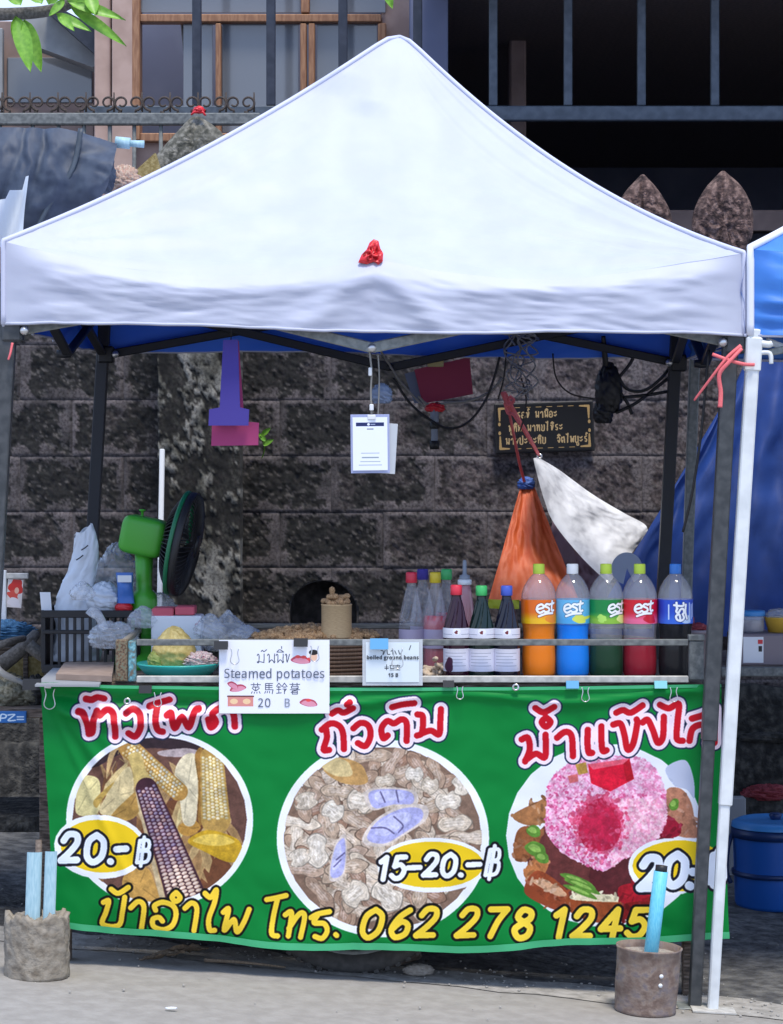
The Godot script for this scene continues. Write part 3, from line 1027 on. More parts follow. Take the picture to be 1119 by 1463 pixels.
func build_blue_tent() -> void:
	var t := thing("blue_canopy_tent", "blue canopy tent with white legs at the right edge", "tent", Vector3(1.9, ground_y(1.9), -1.0))
	var c0 := W(1072, 356, 0.01)
	var c1 := Vector3(3.05, c0.y - 0.05, 0.01)
	var pk := Vector3(2.0, 2.80, -1.0)
	var c3 := Vector3(c0.x + 0.08, c0.y, -2.0)
	var c2 := Vector3(3.1, c0.y - 0.05, -2.0)
	var cs := [c0, c1, c2, c3]
	for i in 4:
		var a: Vector3 = cs[i]
		var b: Vector3 = cs[(i + 1) % 4]
		var st := mb()
		sheet(st, 40, 30, func(u: float, v: float) -> Vector3:
			var p := pk.lerp(a, v).lerp(pk.lerp(b, v), u)
			p.y -= 0.2 * v * (1.0 - v) + 0.03 * v * v * 4.0 * u * (1.0 - u)
			return p + Vector3(0, 0.008 * noise.get_noise_2d(u * 5.0, v * 8.0 + i), 0))
		obj("roof_panel", st, M.blue_canopy, t)
		var side := b - a
		var out := Vector3(-side.z, 0, side.x).normalized()
		st = mb()
		sheet(st, 70, 22, func(u: float, v: float) -> Vector3:
			var p := a.lerp(b, u)
			p.y -= 0.03 * 4.0 * u * (1.0 - u) * (1.0 - v) + 0.235 * v
			var pull := exp(-u * 9.0)
			p += out * (0.02 * sin(minf(v * 3.0, 1.0) * PI / 2) + 0.012 * noise.get_noise_2d(u * 7.0 + i, v * 3.0) + 0.010 * pull * sin(v * v * 21.0) * smoothstep(0.35, 0.7, v))  * minf(1.0, u * 30.0)
			return p)
		var val := obj("valance", st, M.blue_canopy, t)
		st = mb()
		var hem := []
		for k in 31: hem.append(a.lerp(b, k / 30.0) + Vector3(0, -0.236, 0) + out * 0.012 * minf(1.0, k))
		tube(st, hem, 0.005, 0.005, 6)
		obj("hem", st, M.piping, val)
	var st4 := mb()
	var seam := []
	for k in 16:
		var v := k / 15.0
		var p := pk.lerp(c0, v)
		p.y -= 0.2 * v * (1.0 - v)
		seam.append(p + Vector3(0, 0.004, 0))
	for k in 8: seam.append(c0 + Vector3(0, -0.236 * (k + 1) / 8.0, 0.004))
	tube(st4, seam, 0.011, 0.011, 8)
	obj("corner_seam", st4, M.white_piping, t)
	# front leg, white, leaning like its neighbour
	var top := W(1078, 470, 0.0)
	var foot := W(1018, 1440, 0.0)
	foot.y = ground_y(foot.x) + 0.006
	var sleeve := foot.lerp(top, 0.30)
	var st := mb(false)
	bar(st, sleeve, top, 0.036, 0.036, 0.004)
	var leg := obj("leg", st, M.white_steel, t)
	st = mb(false)
	bar(st, foot, sleeve + Vector3(0, 0.03, 0), 0.029, 0.029, 0.004)
	obj("lower_tube", st, M.white_steel, leg)
	st = mb(false)
	bar(st, top.lerp(foot, 0.012), top.lerp(foot, 0.062), 0.044, 0.044, 0.004)
	obj("bracket", st, M.white_steel, leg)
	st = mb(false)
	box(st, foot + Vector3(0.0, 0.002, 0.012), Vector3(0.12, 0.006, 0.075), Basis(Vector3(0, 0, 1), -0.058), 0.001)
	obj("foot_plate", st, M.off_white, leg)
	st = mb(false)
	bar(st, W(1098, 504, 0.0), W(1260, 470, -0.0), 0.02, 0.012)
	obj("truss_bar", st, M.bar_steel, t)
	st = mb(false)
	bar(st, W(1094, 486, -0.02), W(1280, 560, -0.02), 0.018, 0.012)
	obj("truss_bar", st, M.white_steel, t)
	st = mb()
	tube(st, smooth_path([W(1086, 490, 0.01), W(1098, 492, 0.015), W(1103, 490, 0.015)]), 0.011, 0.009, 8)
	tube(st, smooth_path([W(1086, 504, 0.012), W(1100, 505, 0.018), W(1102, 520, 0.018)]), 0.007, 0.006, 8)
	obj("clamp", st, M.white_steel, leg)
	# back leg, grey, seen behind the black one
	st = mb(false)
	bar(st, W(970, 1180, -2.06), W(994, 470, -2.06), 0.036, 0.036, 0.004)
	obj("leg", st, M.bar_steel, t)
	# pink cord that ties both tents
	st = mb()
	tube(st, smooth_path([W(1059, 494, 0.03), W(1040, 510, 0.035), W(1020, 535, 0.03), W(992, 572, 0.0)]), 0.006, 0.003, 7, 0.6)
	tube(st, smooth_path([W(1018, 506, 0.02), W(1040, 514, 0.035), W(1062, 520, 0.035), W(1078, 521, 0.028)]), 0.005, 0.005, 7, 0.6)
	tube(st, smooth_path([W(1060, 498, 0.035), W(1042, 517, 0.045), W(1028, 535, 0.04), W(1030, 560, 0.035), W(1029, 582, 0.035)]), 0.005, 0.007, 7, 0.6)
	one("tie_cord", st, M.pink_cord, "pink plastic cord tying the two tent legs together at the top", "cord")
	st = mb()
	tube(st, smooth_path([W(1013, 500, -0.1), W(1003, 610, -0.1), W(990, 700, -0.12), W(976, 760, -0.14)]), 0.004, 0.004, 5)
	one("tent_string", st, M.black, "thin dark string hanging beside the front right dark leg", "string")
	# left leg strap remnant
	st = mb()
	tube(st, smooth_path([W(18, 490, 0.01), W(15, 505, 0.015), W(12, 514, 0.015)]), 0.004, 0.003, 5)
	one("cord_end", st, M.pink_cord, "short pink cord end by the left tent leg bracket", "cord")


# ---------------------------------------------------------------- cart
const TABLE := 0.889
const FRONT := -0.13


func build_cart() -> void:
	var x0 := -0.955
	var x1 := 0.872
	var t := thing("food_cart", "wooden snack cart with open rail tray and spoked wheel under the tent", "cart", Vector3(0, ground_y(0), -0.5))
	for k in 5:
		var st := mb(false)
		box(st, Vector3((x0 + x1) * 0.5, TABLE - 0.012, FRONT - 0.085 - k * 0.152), Vector3(x1 - x0, 0.024, 0.149), Basis.IDENTITY, 0.002)
		obj("table_plank", st, M.old_wood, t)
	for p in [[x0 + 0.03, FRONT - 0.05], [x1 - 0.03, FRONT - 0.05], [x0 + 0.03, FRONT - 0.72], [x1 - 0.03, FRONT - 0.72]]:
		var st := mb(false)
		bar(st, Vector3(p[0], ground_y(p[0]) + 0.001, p[1]), Vector3(p[0], TABLE - 0.026, p[1]), 0.045, 0.045)
		obj("leg", st, M.old_wood, t)
	for k in 4:
		var st := mb(false)
		box(st, Vector3((x0 + x1) * 0.5, 0.36 + k * 0.135, FRONT - 0.7), Vector3(x1 - x0 - 0.12, 0.13, 0.018))
		obj("side_board", st, M.dark_stone, t)
	var st2 := mb(false)
	box(st2, Vector3((x0 + x1) * 0.5, 0.30, FRONT - 0.42), Vector3(x1 - x0 - 0.02, 0.03, 0.5))
	obj("lower_shelf", st2, M.old_wood, t)
	# wheel under the middle
	var wx := W(505, 1376, -0.2).x
	var r := 0.315
	var wc := Vector3(wx, ground_y(wx) + r, -0.225)
	var turn := Basis(Vector3(1, 0, 0), PI / 2)
	st2 = mb()
	var prof := []
	for k in 13:
		var a := TAU * k / 12.0
		prof.append(Vector2(r - 0.03 + cos(a) * 0.03, sin(a) * 0.032))
	lathe(st2, prof, wc, 56, turn)
	var wheel := obj("wheel", st2, M.rubber, t)
	st2 = mb(false)
	for k in 60:
		var a := TAU * k / 60.0
		for s in [-1.0, 1.0]:
			box(st2, wc + Vector3(cos(a) * (r - 0.004), sin(a) * (r - 0.004), s * 0.014), Vector3(0.011, 0.015, 0.016), Basis(Vector3(0, 0, 1), a + s * 0.03), 0.001)
	obj("tread", st2, M.rubber, wheel)
	st2 = mb()
	lathe(st2, [Vector2(r - 0.058, -0.02), Vector2(r - 0.07, 0.0), Vector2(r - 0.058, 0.02), Vector2(r - 0.052, 0.0), Vector2(r - 0.058, -0.02)], wc, 40, turn)
	obj("rim", st2, M.bar_steel, wheel)
	for k in 18:
		var a := TAU * k / 18.0
		st2 = mb()
		tube(st2, [wc, wc + Vector3(cos(a), sin(a), 0) * (r - 0.06)], 0.003, 0.003, 5)
		obj("spoke", st2, M.bar_steel, wheel)
	st2 = mb()
	tube(st2, [wc + Vector3(0, 0, 0.05), wc - Vector3(0, 0, 0.5)], 0.014, 0.014, 8)
	obj("axle", st2, M.bar_steel, wheel)
	# tray: two painted corner posts at left, rails all round, stone-grey end at right
	var y1 := W(0, 913, FRONT).y
	var y0 := W(0, 976, FRONT).y
	st2 = flat_box(165, 914, 182, 974, FRONT + 0.008, 0.03, 0.003)
	obj("tray_post", st2, M.flaking_wood, t)
	st2 = flat_box(183, 916, 194, 974, FRONT + 0.006, 0.026, 0.003)
	obj("tray_post", st2, M.blue_wood, t)
	st2 = flat_box(985, 916, 1006, 972, FRONT + 0.004, 0.03, 0.003)
	obj("tray_post", st2, M.rail_paint, t)
	st2 = flat_box(195, 913.5, 984, 922.5, FRONT + 0.002, 0.016, 0.002)
	obj("tray_rail", st2, M.rail_paint, t)
	st2 = flat_box(984, 907, 1007, 915.5, FRONT + 0.006, 0.03, 0.002)
	obj("tray_rail", st2, M.rail_paint, t)
	st2 = flat_box(195, 966, 984, 975.5, FRONT + 0.006, 0.02, 0.002)
	obj("tray_lip", st2, M.off_white, t)
	for x in [W(176, 0, FRONT).x, W(1000, 0, FRONT).x]:
		st2 = mb(false)
		bar(st2, Vector3(x, y1 - 0.010, FRONT - 0.026), Vector3(x, y1 - 0.010, FRONT - 0.62), 0.016, 0.016)
		obj("tray_rail", st2, M.pale_wood, t)
		st2 = mb(false)
		box(st2, Vector3(x, TABLE + 0.055, FRONT - 0.633), Vector3(0.024, 0.11, 0.024))
		obj("tray_post", st2, M.pale_wood, t)
	st2 = mb(false)
	box(st2, Vector3((x0 + x1) * 0.5 + 0.06, y1 - 0.010, FRONT - 0.633), Vector3(1.55, 0.016, 0.016))
	obj("tray_rail", st2, M.pale_wood, t)


# ---------------------------------------------------------------- flat print
class Canvas:
	var img: Image
	var o := Vector2.ZERO
	var s := 1.0

	func _init(w: int, h: int, c: Color) -> void:
		img = Image.create(w, h, false, Image.FORMAT_RGB8)
		img.fill(c)

	func frame(at: Vector2, k: float) -> void:   # drawing units: (p - at) * k pixels
		o = at
		s = k

	func span(x0: float, x1: float, y: int, c: Color) -> void:
		var a := maxi(0, int(round(x0)))
		var b := mini(img.get_width(), int(round(x1)))
		if b > a and y >= 0 and y < img.get_height(): img.fill_rect(Rect2i(a, y, b - a, 1), c)

	func poly(p: Array, c: Color) -> void:
		var q := []
		var lo := 1e9
		var hi := -1e9
		for v in p:
			var w: Vector2 = (v - o) * s
			q.append(w)
			lo = minf(lo, w.y)
			hi = maxf(hi, w.y)
		for y in range(maxi(0, int(lo)), mini(img.get_height(), int(hi) + 1)):
			var xs := []
			var yy := y + 0.5
			for i in q.size():
				var a: Vector2 = q[i]
				var b: Vector2 = q[(i + 1) % q.size()]
				if (a.y <= yy) != (b.y <= yy): xs.append(a.x + (yy - a.y) / (b.y - a.y) * (b.x - a.x))
			xs.sort()
			for i in range(0, xs.size() - 1, 2): span(xs[i], xs[i + 1], y, c)

	func oval(at: Vector2, rx: float, ry: float, c: Color, turn := 0.0, lump := 0.0, sd := 0.0) -> void:
		var p := []
		for k in 26:
			var a := TAU * k / 26.0
			var l := 1.0 + lump * sin(a * 3.0 + sd) + lump * 0.6 * sin(a * 5.0 + sd * 2.3)
			p.append(at + (Vector2(cos(a) * rx, sin(a) * ry) * l).rotated(turn))
		poly(p, c)

	func dot(at: Vector2, r: float, c: Color) -> void:
		var w := (at - o) * s
		var rr := r * s
		for y in range(int(w.y - rr), int(w.y + rr) + 1):
			var d := rr * rr - (y + 0.5 - w.y) * (y + 0.5 - w.y)
			if d > 0: span(w.x - sqrt(d), w.x + sqrt(d), y, c)

	func line(p: Array, wide: float, c: Color, end_wide := -1.0) -> void:
		var len := 0.0
		for i in p.size() - 1: len += p[i].distance_to(p[i + 1])
		var done := 0.0
		for i in p.size() - 1:
			var l: float = p[i].distance_to(p[i + 1])
			var n := maxi(1, int(l / maxf(wide * 0.12, 0.6 / s)))
			for k in n + 1:
				var f := (done + l * k / n) / maxf(len, 0.001)
				dot(p[i].lerp(p[i + 1], float(k) / n), (wide if end_wide < 0 else lerpf(wide, end_wide, f)) * 0.5, c)
			done += l

	func texture() -> ImageTexture:
		return ImageTexture.create_from_image(img)


func curve2(flat: Array, closed := false) -> Array:   # [x, y, x, y ...] -> smooth points
	var p := []
	for i in range(0, flat.size(), 2): p.append(Vector2(flat[i], flat[i + 1]))
	if p.size() < 3: return p
	var r := []
	var n := p.size()
	for i in (n if closed else n - 1):
		for k in 6:
			if closed:
				r.append(p[i].cubic_interpolate(p[(i + 1) % n], p[(i + n - 1) % n], p[(i + 2) % n], k / 6.0))
			else:
				r.append(p[i].cubic_interpolate(p[i + 1], p[maxi(i - 1, 0)], p[mini(i + 2, n - 1)], k / 6.0))
	if not closed: r.append(p[-1])
	return r


func letters(c: Canvas, strokes: Array, layers: Array) -> void:   # every layer [width, colour] under the next one
	var paths := []
	for s in strokes: paths.append(curve2(s))
	for l in layers:
		for p in paths: c.line(p, l[0], l[1])


const DIGITS := {
	"0": [[0.5, 0.02, 0.12, 0.25, 0.1, 0.75, 0.45, 0.98, 0.86, 0.75, 0.88, 0.25, 0.5, 0.02]],
	"1": [[0.25, 0.22, 0.6, 0.02], [0.6, 0.02, 0.55, 0.98]],
	"2": [[0.12, 0.25, 0.35, 0.03, 0.75, 0.06, 0.82, 0.32, 0.5, 0.65, 0.08, 0.95], [0.08, 0.95, 0.9, 0.93]],
	"4": [[0.68, 0.98, 0.72, 0.02], [0.72, 0.02, 0.05, 0.7], [0.05, 0.7, 0.98, 0.68]],
	"5": [[0.85, 0.04, 0.3, 0.05], [0.3, 0.05, 0.2, 0.45], [0.2, 0.45, 0.6, 0.38, 0.88, 0.62, 0.7, 0.92, 0.35, 0.98, 0.08, 0.85]],
	"6": [[0.78, 0.05, 0.35, 0.3, 0.1, 0.7, 0.35, 0.97, 0.8, 0.88, 0.85, 0.58, 0.5, 0.45, 0.15, 0.68]],
	"7": [[0.1, 0.05, 0.92, 0.05], [0.92, 0.05, 0.6, 0.45, 0.4, 0.98]],
	"8": [[0.52, 0.46, 0.2, 0.28, 0.4, 0.03, 0.78, 0.1, 0.8, 0.32, 0.52, 0.46, 0.12, 0.7, 0.35, 0.98, 0.75, 0.92, 0.85, 0.65, 0.52, 0.46]],
	"-": [[0.1, 0.55, 0.9, 0.53]],
	".": [[0.45, 0.95, 0.5, 0.96]],
	"B": [[0.3, 0.12, 0.25, 0.9], [0.3, 0.12, 0.75, 0.12, 0.8, 0.4, 0.35, 0.48], [0.35, 0.48, 0.85, 0.52, 0.8, 0.85, 0.25, 0.9], [0.52, 0.0, 0.48, 1.02]],
}


func digits(text: String, spots: Array, w: float, h: float, lean := 0.15) -> Array:   # spots: centre of each sign
	var r := []
	for i in text.length():
		for s in DIGITS[text[i]]:
			var q := []
			for k in range(0, s.size(), 2):
				var y: float = (s[k + 1] - 0.5) * h
				q.append(spots[i][0] + (s[k] - 0.5) * w - y * lean)
				q.append(spots[i][1] + y)
			r.append(q)
	return r


func cob(c: Canvas, a: Vector2, b: Vector2, ra: float, rb: float, cols: Array, rows := 5, tip := Color.BLACK) -> void:
	var d := (b - a).normalized()
	var n := d.orthogonal()
	var len := a.distance_to(b)
	c.line([a, b], ra * 2.1, cols[0], rb * 2.1)
	var step := ra * 2.0 / rows * 1.05
	var k := 0
	var y := 0.0
	while y < len:
		var rr := lerpf(ra, rb, y / len)
		for i in rows:
			var x := ((i + 0.5) / rows - 0.5) * 2.0
			var q := a + d * (y + (step * 0.4 if i % 2 else 0.0)) + n * rr * x * 0.95
			var col: Color = cols[1 + (rng.randi() % (cols.size() - 1))]
			if tip != Color.BLACK: col = col.lerp(tip, smoothstep(0.55, 0.85, y / len + rng.randf_range(-0.08, 0.08)))
			c.oval(q, rr / rows * 0.92, step * 0.40, col.darkened(0.04 + 0.2 * absf(x)), d.angle() + PI / 2)
			c.oval(q - d * step * 0.08 - n * rr * 0.02, rr / rows * 0.66, step * 0.25, col.lightened(0.36).darkened(0.15 * absf(x)), d.angle() + PI / 2)
		y += step * 0.86
		k += 1


func nut(c: Canvas, at: Vector2, l: float, r: float, a: float, col: Color) -> void:
	var d := Vector2(cos(a), sin(a))
	for z in [[1.08, col.darkened(0.36)], [1.0, col], [0.62, col.lightened(0.22)]]:
		var sh: Vector2 = Vector2(-1.5, -2.0) * (1.0 - z[0]) * 3.0
		var rim := []
		for j in 40:
			var an := TAU * j / 40.0
			var x := cos(an)
			var half: float = r * (0.80 + 0.20 * cos(x * TAU * 0.8 + PI + 0.5)) * (1.0 - 0.25 * pow(absf(x), 6))
			rim.append(at + sh + d * x * l * z[0] + d.orthogonal() * sin(an) * pow(absf(sin(an)), -0.25) * half * z[0] if absf(sin(an)) > 0.01 else at + sh + d * x * l * z[0])
		c.poly(rim, z[1])
	for k in 5:
		var off := (k - 2) * r * 0.36
		var p := []
		for j in 9:
			var x := (j - 4) / 4.0
			p.append(at + d * x * l * 0.9 + d.orthogonal() * off * (1.0 - 0.75 * pow(absf(x), 4)) * (0.8 + 0.2 * absf(sin(x * PI * 0.9))))
		c.line(p, r * 0.07, col.darkened(0.11))
	for k in 14:
		var q := at + d * rng.randf_range(-0.85, 0.85) * l + d.orthogonal() * rng.randf_range(-0.6, 0.6) * r
		c.oval(q, r * 0.17, r * 0.09, col.darkened(rng.randf_range(0.06, 0.2)), a + rng.randf_range(-0.3, 0.3))


func banner_print() -> ImageTexture:
	var green := Color(0.0, 0.49, 0.20)
	var c := Canvas.new(2000, 800, green)
	rng.seed = 5
	var white := Color(0.93, 0.94, 0.98)
	var navy := Color(0.10, 0.16, 0.28)
	# ---- corn picture
	c.frame(Vector2(-174.85, 0) , 2.0 / 3.497)
	c.o = Vector2(0, 0)
	var ring := Vector2(625, 700)
	c.oval(ring, 467, 440, white)
	var inner := 436.0
	c.oval(ring, inner, 410, Color(0.40, 0.28, 0.24))
	c.oval(Vector2(760, 830), 250, 240, Color(0.42, 0.26, 0.17))
	for k in 70:
		var at := ring + Vector2(rng.randf_range(-340, 340), rng.randf_range(-260, 300))
		if ((at - ring) / Vector2(380, 350)).length() > 1.0: continue
		var dir := Vector2.from_angle(rng.randf_range(-2.3, -0.9))
		var side := dir.orthogonal()
		var long := rng.randf_range(90, 170)
		var wide := rng.randf_range(14, 34)
		var straw := Color(0.60, 0.44, 0.27).lerp(Color(0.86, 0.78, 0.56), rng.randf()).lerp(Color(0.45, 0.30, 0.20), rng.randf() * rng.randf())
		c.poly([at - dir * long, at - dir * long * 0.4 + side * wide, at + dir * long * 0.3 + side * wide * 0.8, at + dir * long, at + dir * long * 0.3 - side * wide * 0.8, at - dir * long * 0.4 - side * wide], straw)
		for j in 3: c.line([at - dir * long * 0.8 + side * wide * (j - 1) * 0.3, at + dir * long * 0.8 + side * wide * (j - 1) * 0.3], 3, straw.darkened(0.12))
	c.poly(curve2([240, 420, 330, 345, 480, 300, 640, 290, 800, 320, 880, 370, 840, 385, 640, 345, 460, 360, 300, 440], true), Color(0.20, 0.15, 0.17))
	c.poly(curve2([620, 360, 760, 345, 850, 370, 800, 385, 650, 385], true), Color(0.66, 0.60, 0.60))
	for h in [[[210, 670, 215, 540, 235, 490, 275, 480, 320, 500, 330, 560, 315, 670], Color(0.82, 0.77, 0.55)],
		[[325, 660, 360, 580, 430, 470, 480, 440, 495, 560, 440, 640, 400, 690], Color(0.80, 0.73, 0.55)],
		[[300, 600, 400, 510, 340, 600, 310, 640], Color(0.70, 0.58, 0.30)],
		[[380, 690, 470, 590, 520, 560, 530, 640, 480, 700], Color(0.68, 0.53, 0.28)],
		[[360, 500, 370, 380, 430, 310, 490, 330, 460, 420, 420, 350, 385, 420], Color(0.72, 0.60, 0.42)],
		[[440, 1000, 470, 960, 560, 940, 600, 1010, 620, 1100, 520, 1120, 450, 1060], Color(0.74, 0.57, 0.30)],
		[[720, 730, 790, 700, 830, 740, 780, 780, 730, 770], Color(0.74, 0.55, 0.26)],
		[[700, 470, 735, 390, 790, 370, 815, 420, 815, 600, 800, 720, 745, 720, 725, 600], Color(0.84, 0.79, 0.66)],
		[[800, 380, 840, 350, 830, 560, 835, 720, 815, 690, 820, 500], Color(0.60, 0.44, 0.22)]]:
		c.poly(curve2(h[0], true), h[1])
		var mid := Vector2.ZERO
		for k in range(0, h[0].size(), 2): mid += Vector2(h[0][k], h[0][k + 1]) * 2.0 / h[0].size()
		for k in range(0, h[0].size() - 2, 4):
			c.line([mid.lerp(Vector2(h[0][k], h[0][k + 1]), 0.2), mid.lerp(Vector2(h[0][k], h[0][k + 1]), 0.85)], 5, h[1].darkened(0.18))
	cob(c, Vector2(470, 340), Vector2(720, 560), 48, 44, [Color(0.66, 0.50, 0.26), Color(0.92, 0.80, 0.50), Color(0.88, 0.70, 0.36), Color(0.82, 0.78, 0.64)], 5)
	cob(c, Vector2(885, 390), Vector2(905, 700), 55, 70, [Color(0.70, 0.56, 0.30), Color(0.94, 0.86, 0.60), Color(0.90, 0.80, 0.52), Color(0.86, 0.78, 0.58)], 6)
	c.poly(curve2([470, 380, 530, 370, 560, 460, 600, 510, 540, 500, 505, 540, 490, 460], true), Color(0.78, 0.68, 0.42))
	c.poly(curve2([505, 540, 560, 700, 600, 900, 655, 1090, 630, 1100, 570, 860, 520, 640], true), Color(0.74, 0.66, 0.52))
	cob(c, Vector2(560, 545), Vector2(755, 1075), 52, 92, [Color(0.26, 0.15, 0.19), Color(0.50, 0.38, 0.46), Color(0.58, 0.44, 0.50), Color(0.42, 0.32, 0.46), Color(0.66, 0.48, 0.48)], 5, Color(0.90, 0.76, 0.66))
	c.poly(curve2([765, 810, 830, 760, 900, 755, 1000, 790, 1035, 830, 1030, 900, 960, 910, 850, 860], true), Color(0.76, 0.60, 0.16))
	c.poly(curve2([790, 805, 850, 775, 930, 775, 1000, 810, 930, 830, 850, 825], true), Color(0.86, 0.74, 0.34))
	# trim what ran over the ring
	for k in 120:
		var a := TAU * k / 120.0
		c.line([ring + Vector2(cos(a) * 452, sin(a) * 425), ring + Vector2(cos(a + 0.06) * 452, sin(a + 0.06) * 425)], 30, white)
	for k in 120:
		var a := TAU * k / 120.0
		c.line([ring + Vector2(cos(a) * 492, sin(a) * 464), ring + Vector2(cos(a + 0.06) * 492, sin(a + 0.06) * 464)], 50, green)
	# price badge
	c.oval(Vector2(330, 835), 232, 160, white, 0.06)
	c.oval(Vector2(335, 832), 205, 132, Color(0.91, 0.77, 0.11), 0.06)
	letters(c, digits("20", [[180, 840], [305, 845]], 98, 140, 0.1) + digits(".-", [[388, 845], [435, 840]], 60, 140, 0.1), [[60, Color(0.08, 0.08, 0.13)], [34, Color(0.88, 0.91, 0.97)]])
	letters(c, digits("B", [[540, 858]], 92, 140, 0.1), [[42, Color(0.08, 0.08, 0.13)], [19, Color(0.88, 0.91, 0.97)]])
	var red := [[84, navy], [70, Color(0.96, 0.86, 0.90)], [33, Color(0.76, 0.05, 0.14)]]
	letters(c, [[222, 158, 245, 168, 262, 205, 272, 272], [272, 272, 290, 262, 298, 205, 312, 158], [254, 100, 285, 104, 312, 92, 345, 98],
		[330, 178, 362, 152, 392, 170, 402, 225, 404, 285], [458, 170, 490, 150, 524, 172, 532, 232, 505, 284, 470, 270],
		[572, 136, 620, 120, 672, 104], [612, 130, 606, 190, 614, 250, 640, 262], [662, 178, 684, 172, 700, 244, 738, 186, 770, 240, 800, 160, 820, 148],
		[868, 200, 880, 240, 905, 214, 890, 170, 945, 140, 990, 165, 1000, 236]], red)
	var gold := [[50, Color(0.05, 0.05, 0.04)], [27, Color(0.94, 0.79, 0.22)]]
	letters(c, [[345, 1112, 372, 1104, 358, 1160, 340, 1222, 420, 1228, 440, 1160, 452, 1086], [384, 1046, 420, 1066, 470, 1036],
		[482, 1138, 520, 1106, 548, 1134, 534, 1246], [606, 1150, 602, 1126, 644, 1110, 694, 1130, 708, 1172, 690, 1224, 644, 1246, 596, 1232, 592, 1196, 622, 1186, 640, 1204],
		[708, 1062, 688, 1084, 706, 1106, 728, 1088, 708, 1062], [752, 1140, 786, 1114, 812, 1142, 798, 1250],
		[852, 1066, 880, 1086, 908, 1050, 900, 1110, 872, 1190, 876, 1246, 900, 1250], [944, 1160, 970, 1146, 948, 1250, 996, 1196, 1012, 1258, 1046, 1210, 1072, 1146]], gold)
	# ---- peanut picture
	c.frame(Vector2(370 - 50, 0), 2.0 / 3.108)
	c.o = Vector2(-320 * 3.108, 0)
	ring = Vector2(551, 705)
	c.oval(ring, 471, 437, white)
	c.oval(ring, 438, 405, Color(0.50, 0.40, 0.34))
	for k in 165:
		var a := rng.randf() * TAU
		var q := ring + Vector2(cos(a) * 400, sin(a) * 370) * sqrt(rng.randf())
		var tone := Color(0.74, 0.65, 0.56).lerp(Color(0.88, 0.82, 0.74), rng.randf()).lerp(Color(0.60, 0.46, 0.38), rng.randf() * rng.randf())
		nut(c, q, rng.randf_range(74, 98), rng.randf_range(30, 37), rng.randf_range(-0.6, 1.4) + (1.2 if rng.randf() < 0.3 else 0.0), tone)
	c.oval(Vector2(390, 410), 100, 55, Color(0.74, 0.58, 0.36), 0.3, 0.06)
	c.oval(Vector2(350, 390), 70, 40, Color(0.80, 0.72, 0.52), 0.3, 0.06)
	for q in [[210, 540, 60, 55, 1.3], [330, 585, 75, 50, 0.6], [260, 760, 120, 52, 1.5], [430, 950, 95, 60, -0.7], [560, 450, 70, 32, -0.2], [690, 420, 62, 36, 0.1], [870, 640, 120, 40, -0.1], [570, 960, 120, 60, 0.8], [180, 790, 60, 50, 1.2], [450, 540, 90, 55, 0.2], [840, 540, 90, 45, -0.15], [900, 470, 70, 45, 1.2], [760, 470, 60, 40, 0.4]]:
		nut(c, Vector2(q[0], q[1]), q[2] * 0.62, q[3], q[4], Color(0.90, 0.86, 0.80).lerp(Color(0.78, 0.68, 0.56), rng.randf() * 0.5))
	for q in [[[460, 700, 520, 620, 640, 560, 740, 560, 745, 620, 650, 690, 560, 740, 480, 735], 0], [[470, 500, 560, 480, 690, 495, 700, 555, 600, 560, 500, 580], 0], [[320, 800, 345, 720, 385, 690, 390, 800, 370, 880, 315, 890], 0]]:
		var p := curve2(q[0], true)
		c.poly(p, Color(0.83, 0.78, 0.74))
		var mid := Vector2.ZERO
		for v in p: mid += v / p.size()
		var ins := []
		for v in p: ins.append(mid + (v - mid) * 0.84)
		c.poly(ins, Color(0.68, 0.68, 0.86))
		var ins2 := []
		for v in p: ins2.append(mid + (v - mid) * 0.55 + Vector2(-8, -8))
		c.poly(ins2, Color(0.77, 0.77, 0.91))
	for q in [[600, 610, 640, 650, 620, 680], [500, 660, 560, 660, 600, 685], [540, 500, 560, 545], [610, 495, 620, 545], [345, 800, 380, 770], [335, 830, 365, 800]]:
		c.line(curve2(q), 7, Color(0.42, 0.40, 0.56))
	for k in 120:
		var a := TAU * k / 120.0
		c.line([ring + Vector2(cos(a) * 455, sin(a) * 421), ring + Vector2(cos(a + 0.06) * 455, sin(a + 0.06) * 421)], 32, white)
	for k in 120:
		var a := TAU * k / 120.0
		c.line([ring + Vector2(cos(a) * 496, sin(a) * 462), ring + Vector2(cos(a + 0.06) * 496, sin(a + 0.06) * 462)], 50, green)
	c.oval(Vector2(770, 825), 245, 122, white)
	c.oval(Vector2(770, 823), 228, 103, Color(0.91, 0.77, 0.11))
	letters(c, digits("15-20.-", [[555, 838], [622, 835], [690, 832], [765, 825], [845, 825], [905, 822], [955, 818]], 66, 100, 0.15), [[46, Color(0.06, 0.06, 0.10)], [24, Color(0.93, 0.95, 0.99)]])
	letters(c, digits("B", [[1035, 812]], 84, 145, 0.15), [[40, Color(0.06, 0.06, 0.10)], [18, Color(0.93, 0.95, 0.99)]])
	red = [[76, navy], [63, Color(0.96, 0.88, 0.91)], [28, Color(0.77, 0.05, 0.13)]]
	letters(c, [[280, 224, 318, 196, 356, 206, 374, 240, 378, 310], [300, 226, 302, 262, 288, 312, 312, 314], [325, 152, 352, 138, 378, 148, 418, 128], [392, 112, 404, 102],
		[420, 218, 452, 194, 486, 206, 496, 250, 474, 296, 440, 284], [572, 250, 552, 262, 545, 218, 570, 186, 600, 196, 634, 178, 656, 196, 656, 274], [592, 124, 636, 112, 690, 106],
		[704, 156, 728, 166, 724, 236, 702, 250], [724, 240, 764, 228, 800, 244, 806, 180, 808, 134]], red)
	gold = [[44, Color(0.05, 0.05, 0.04)], [24, Color(0.94, 0.80, 0.22)]]
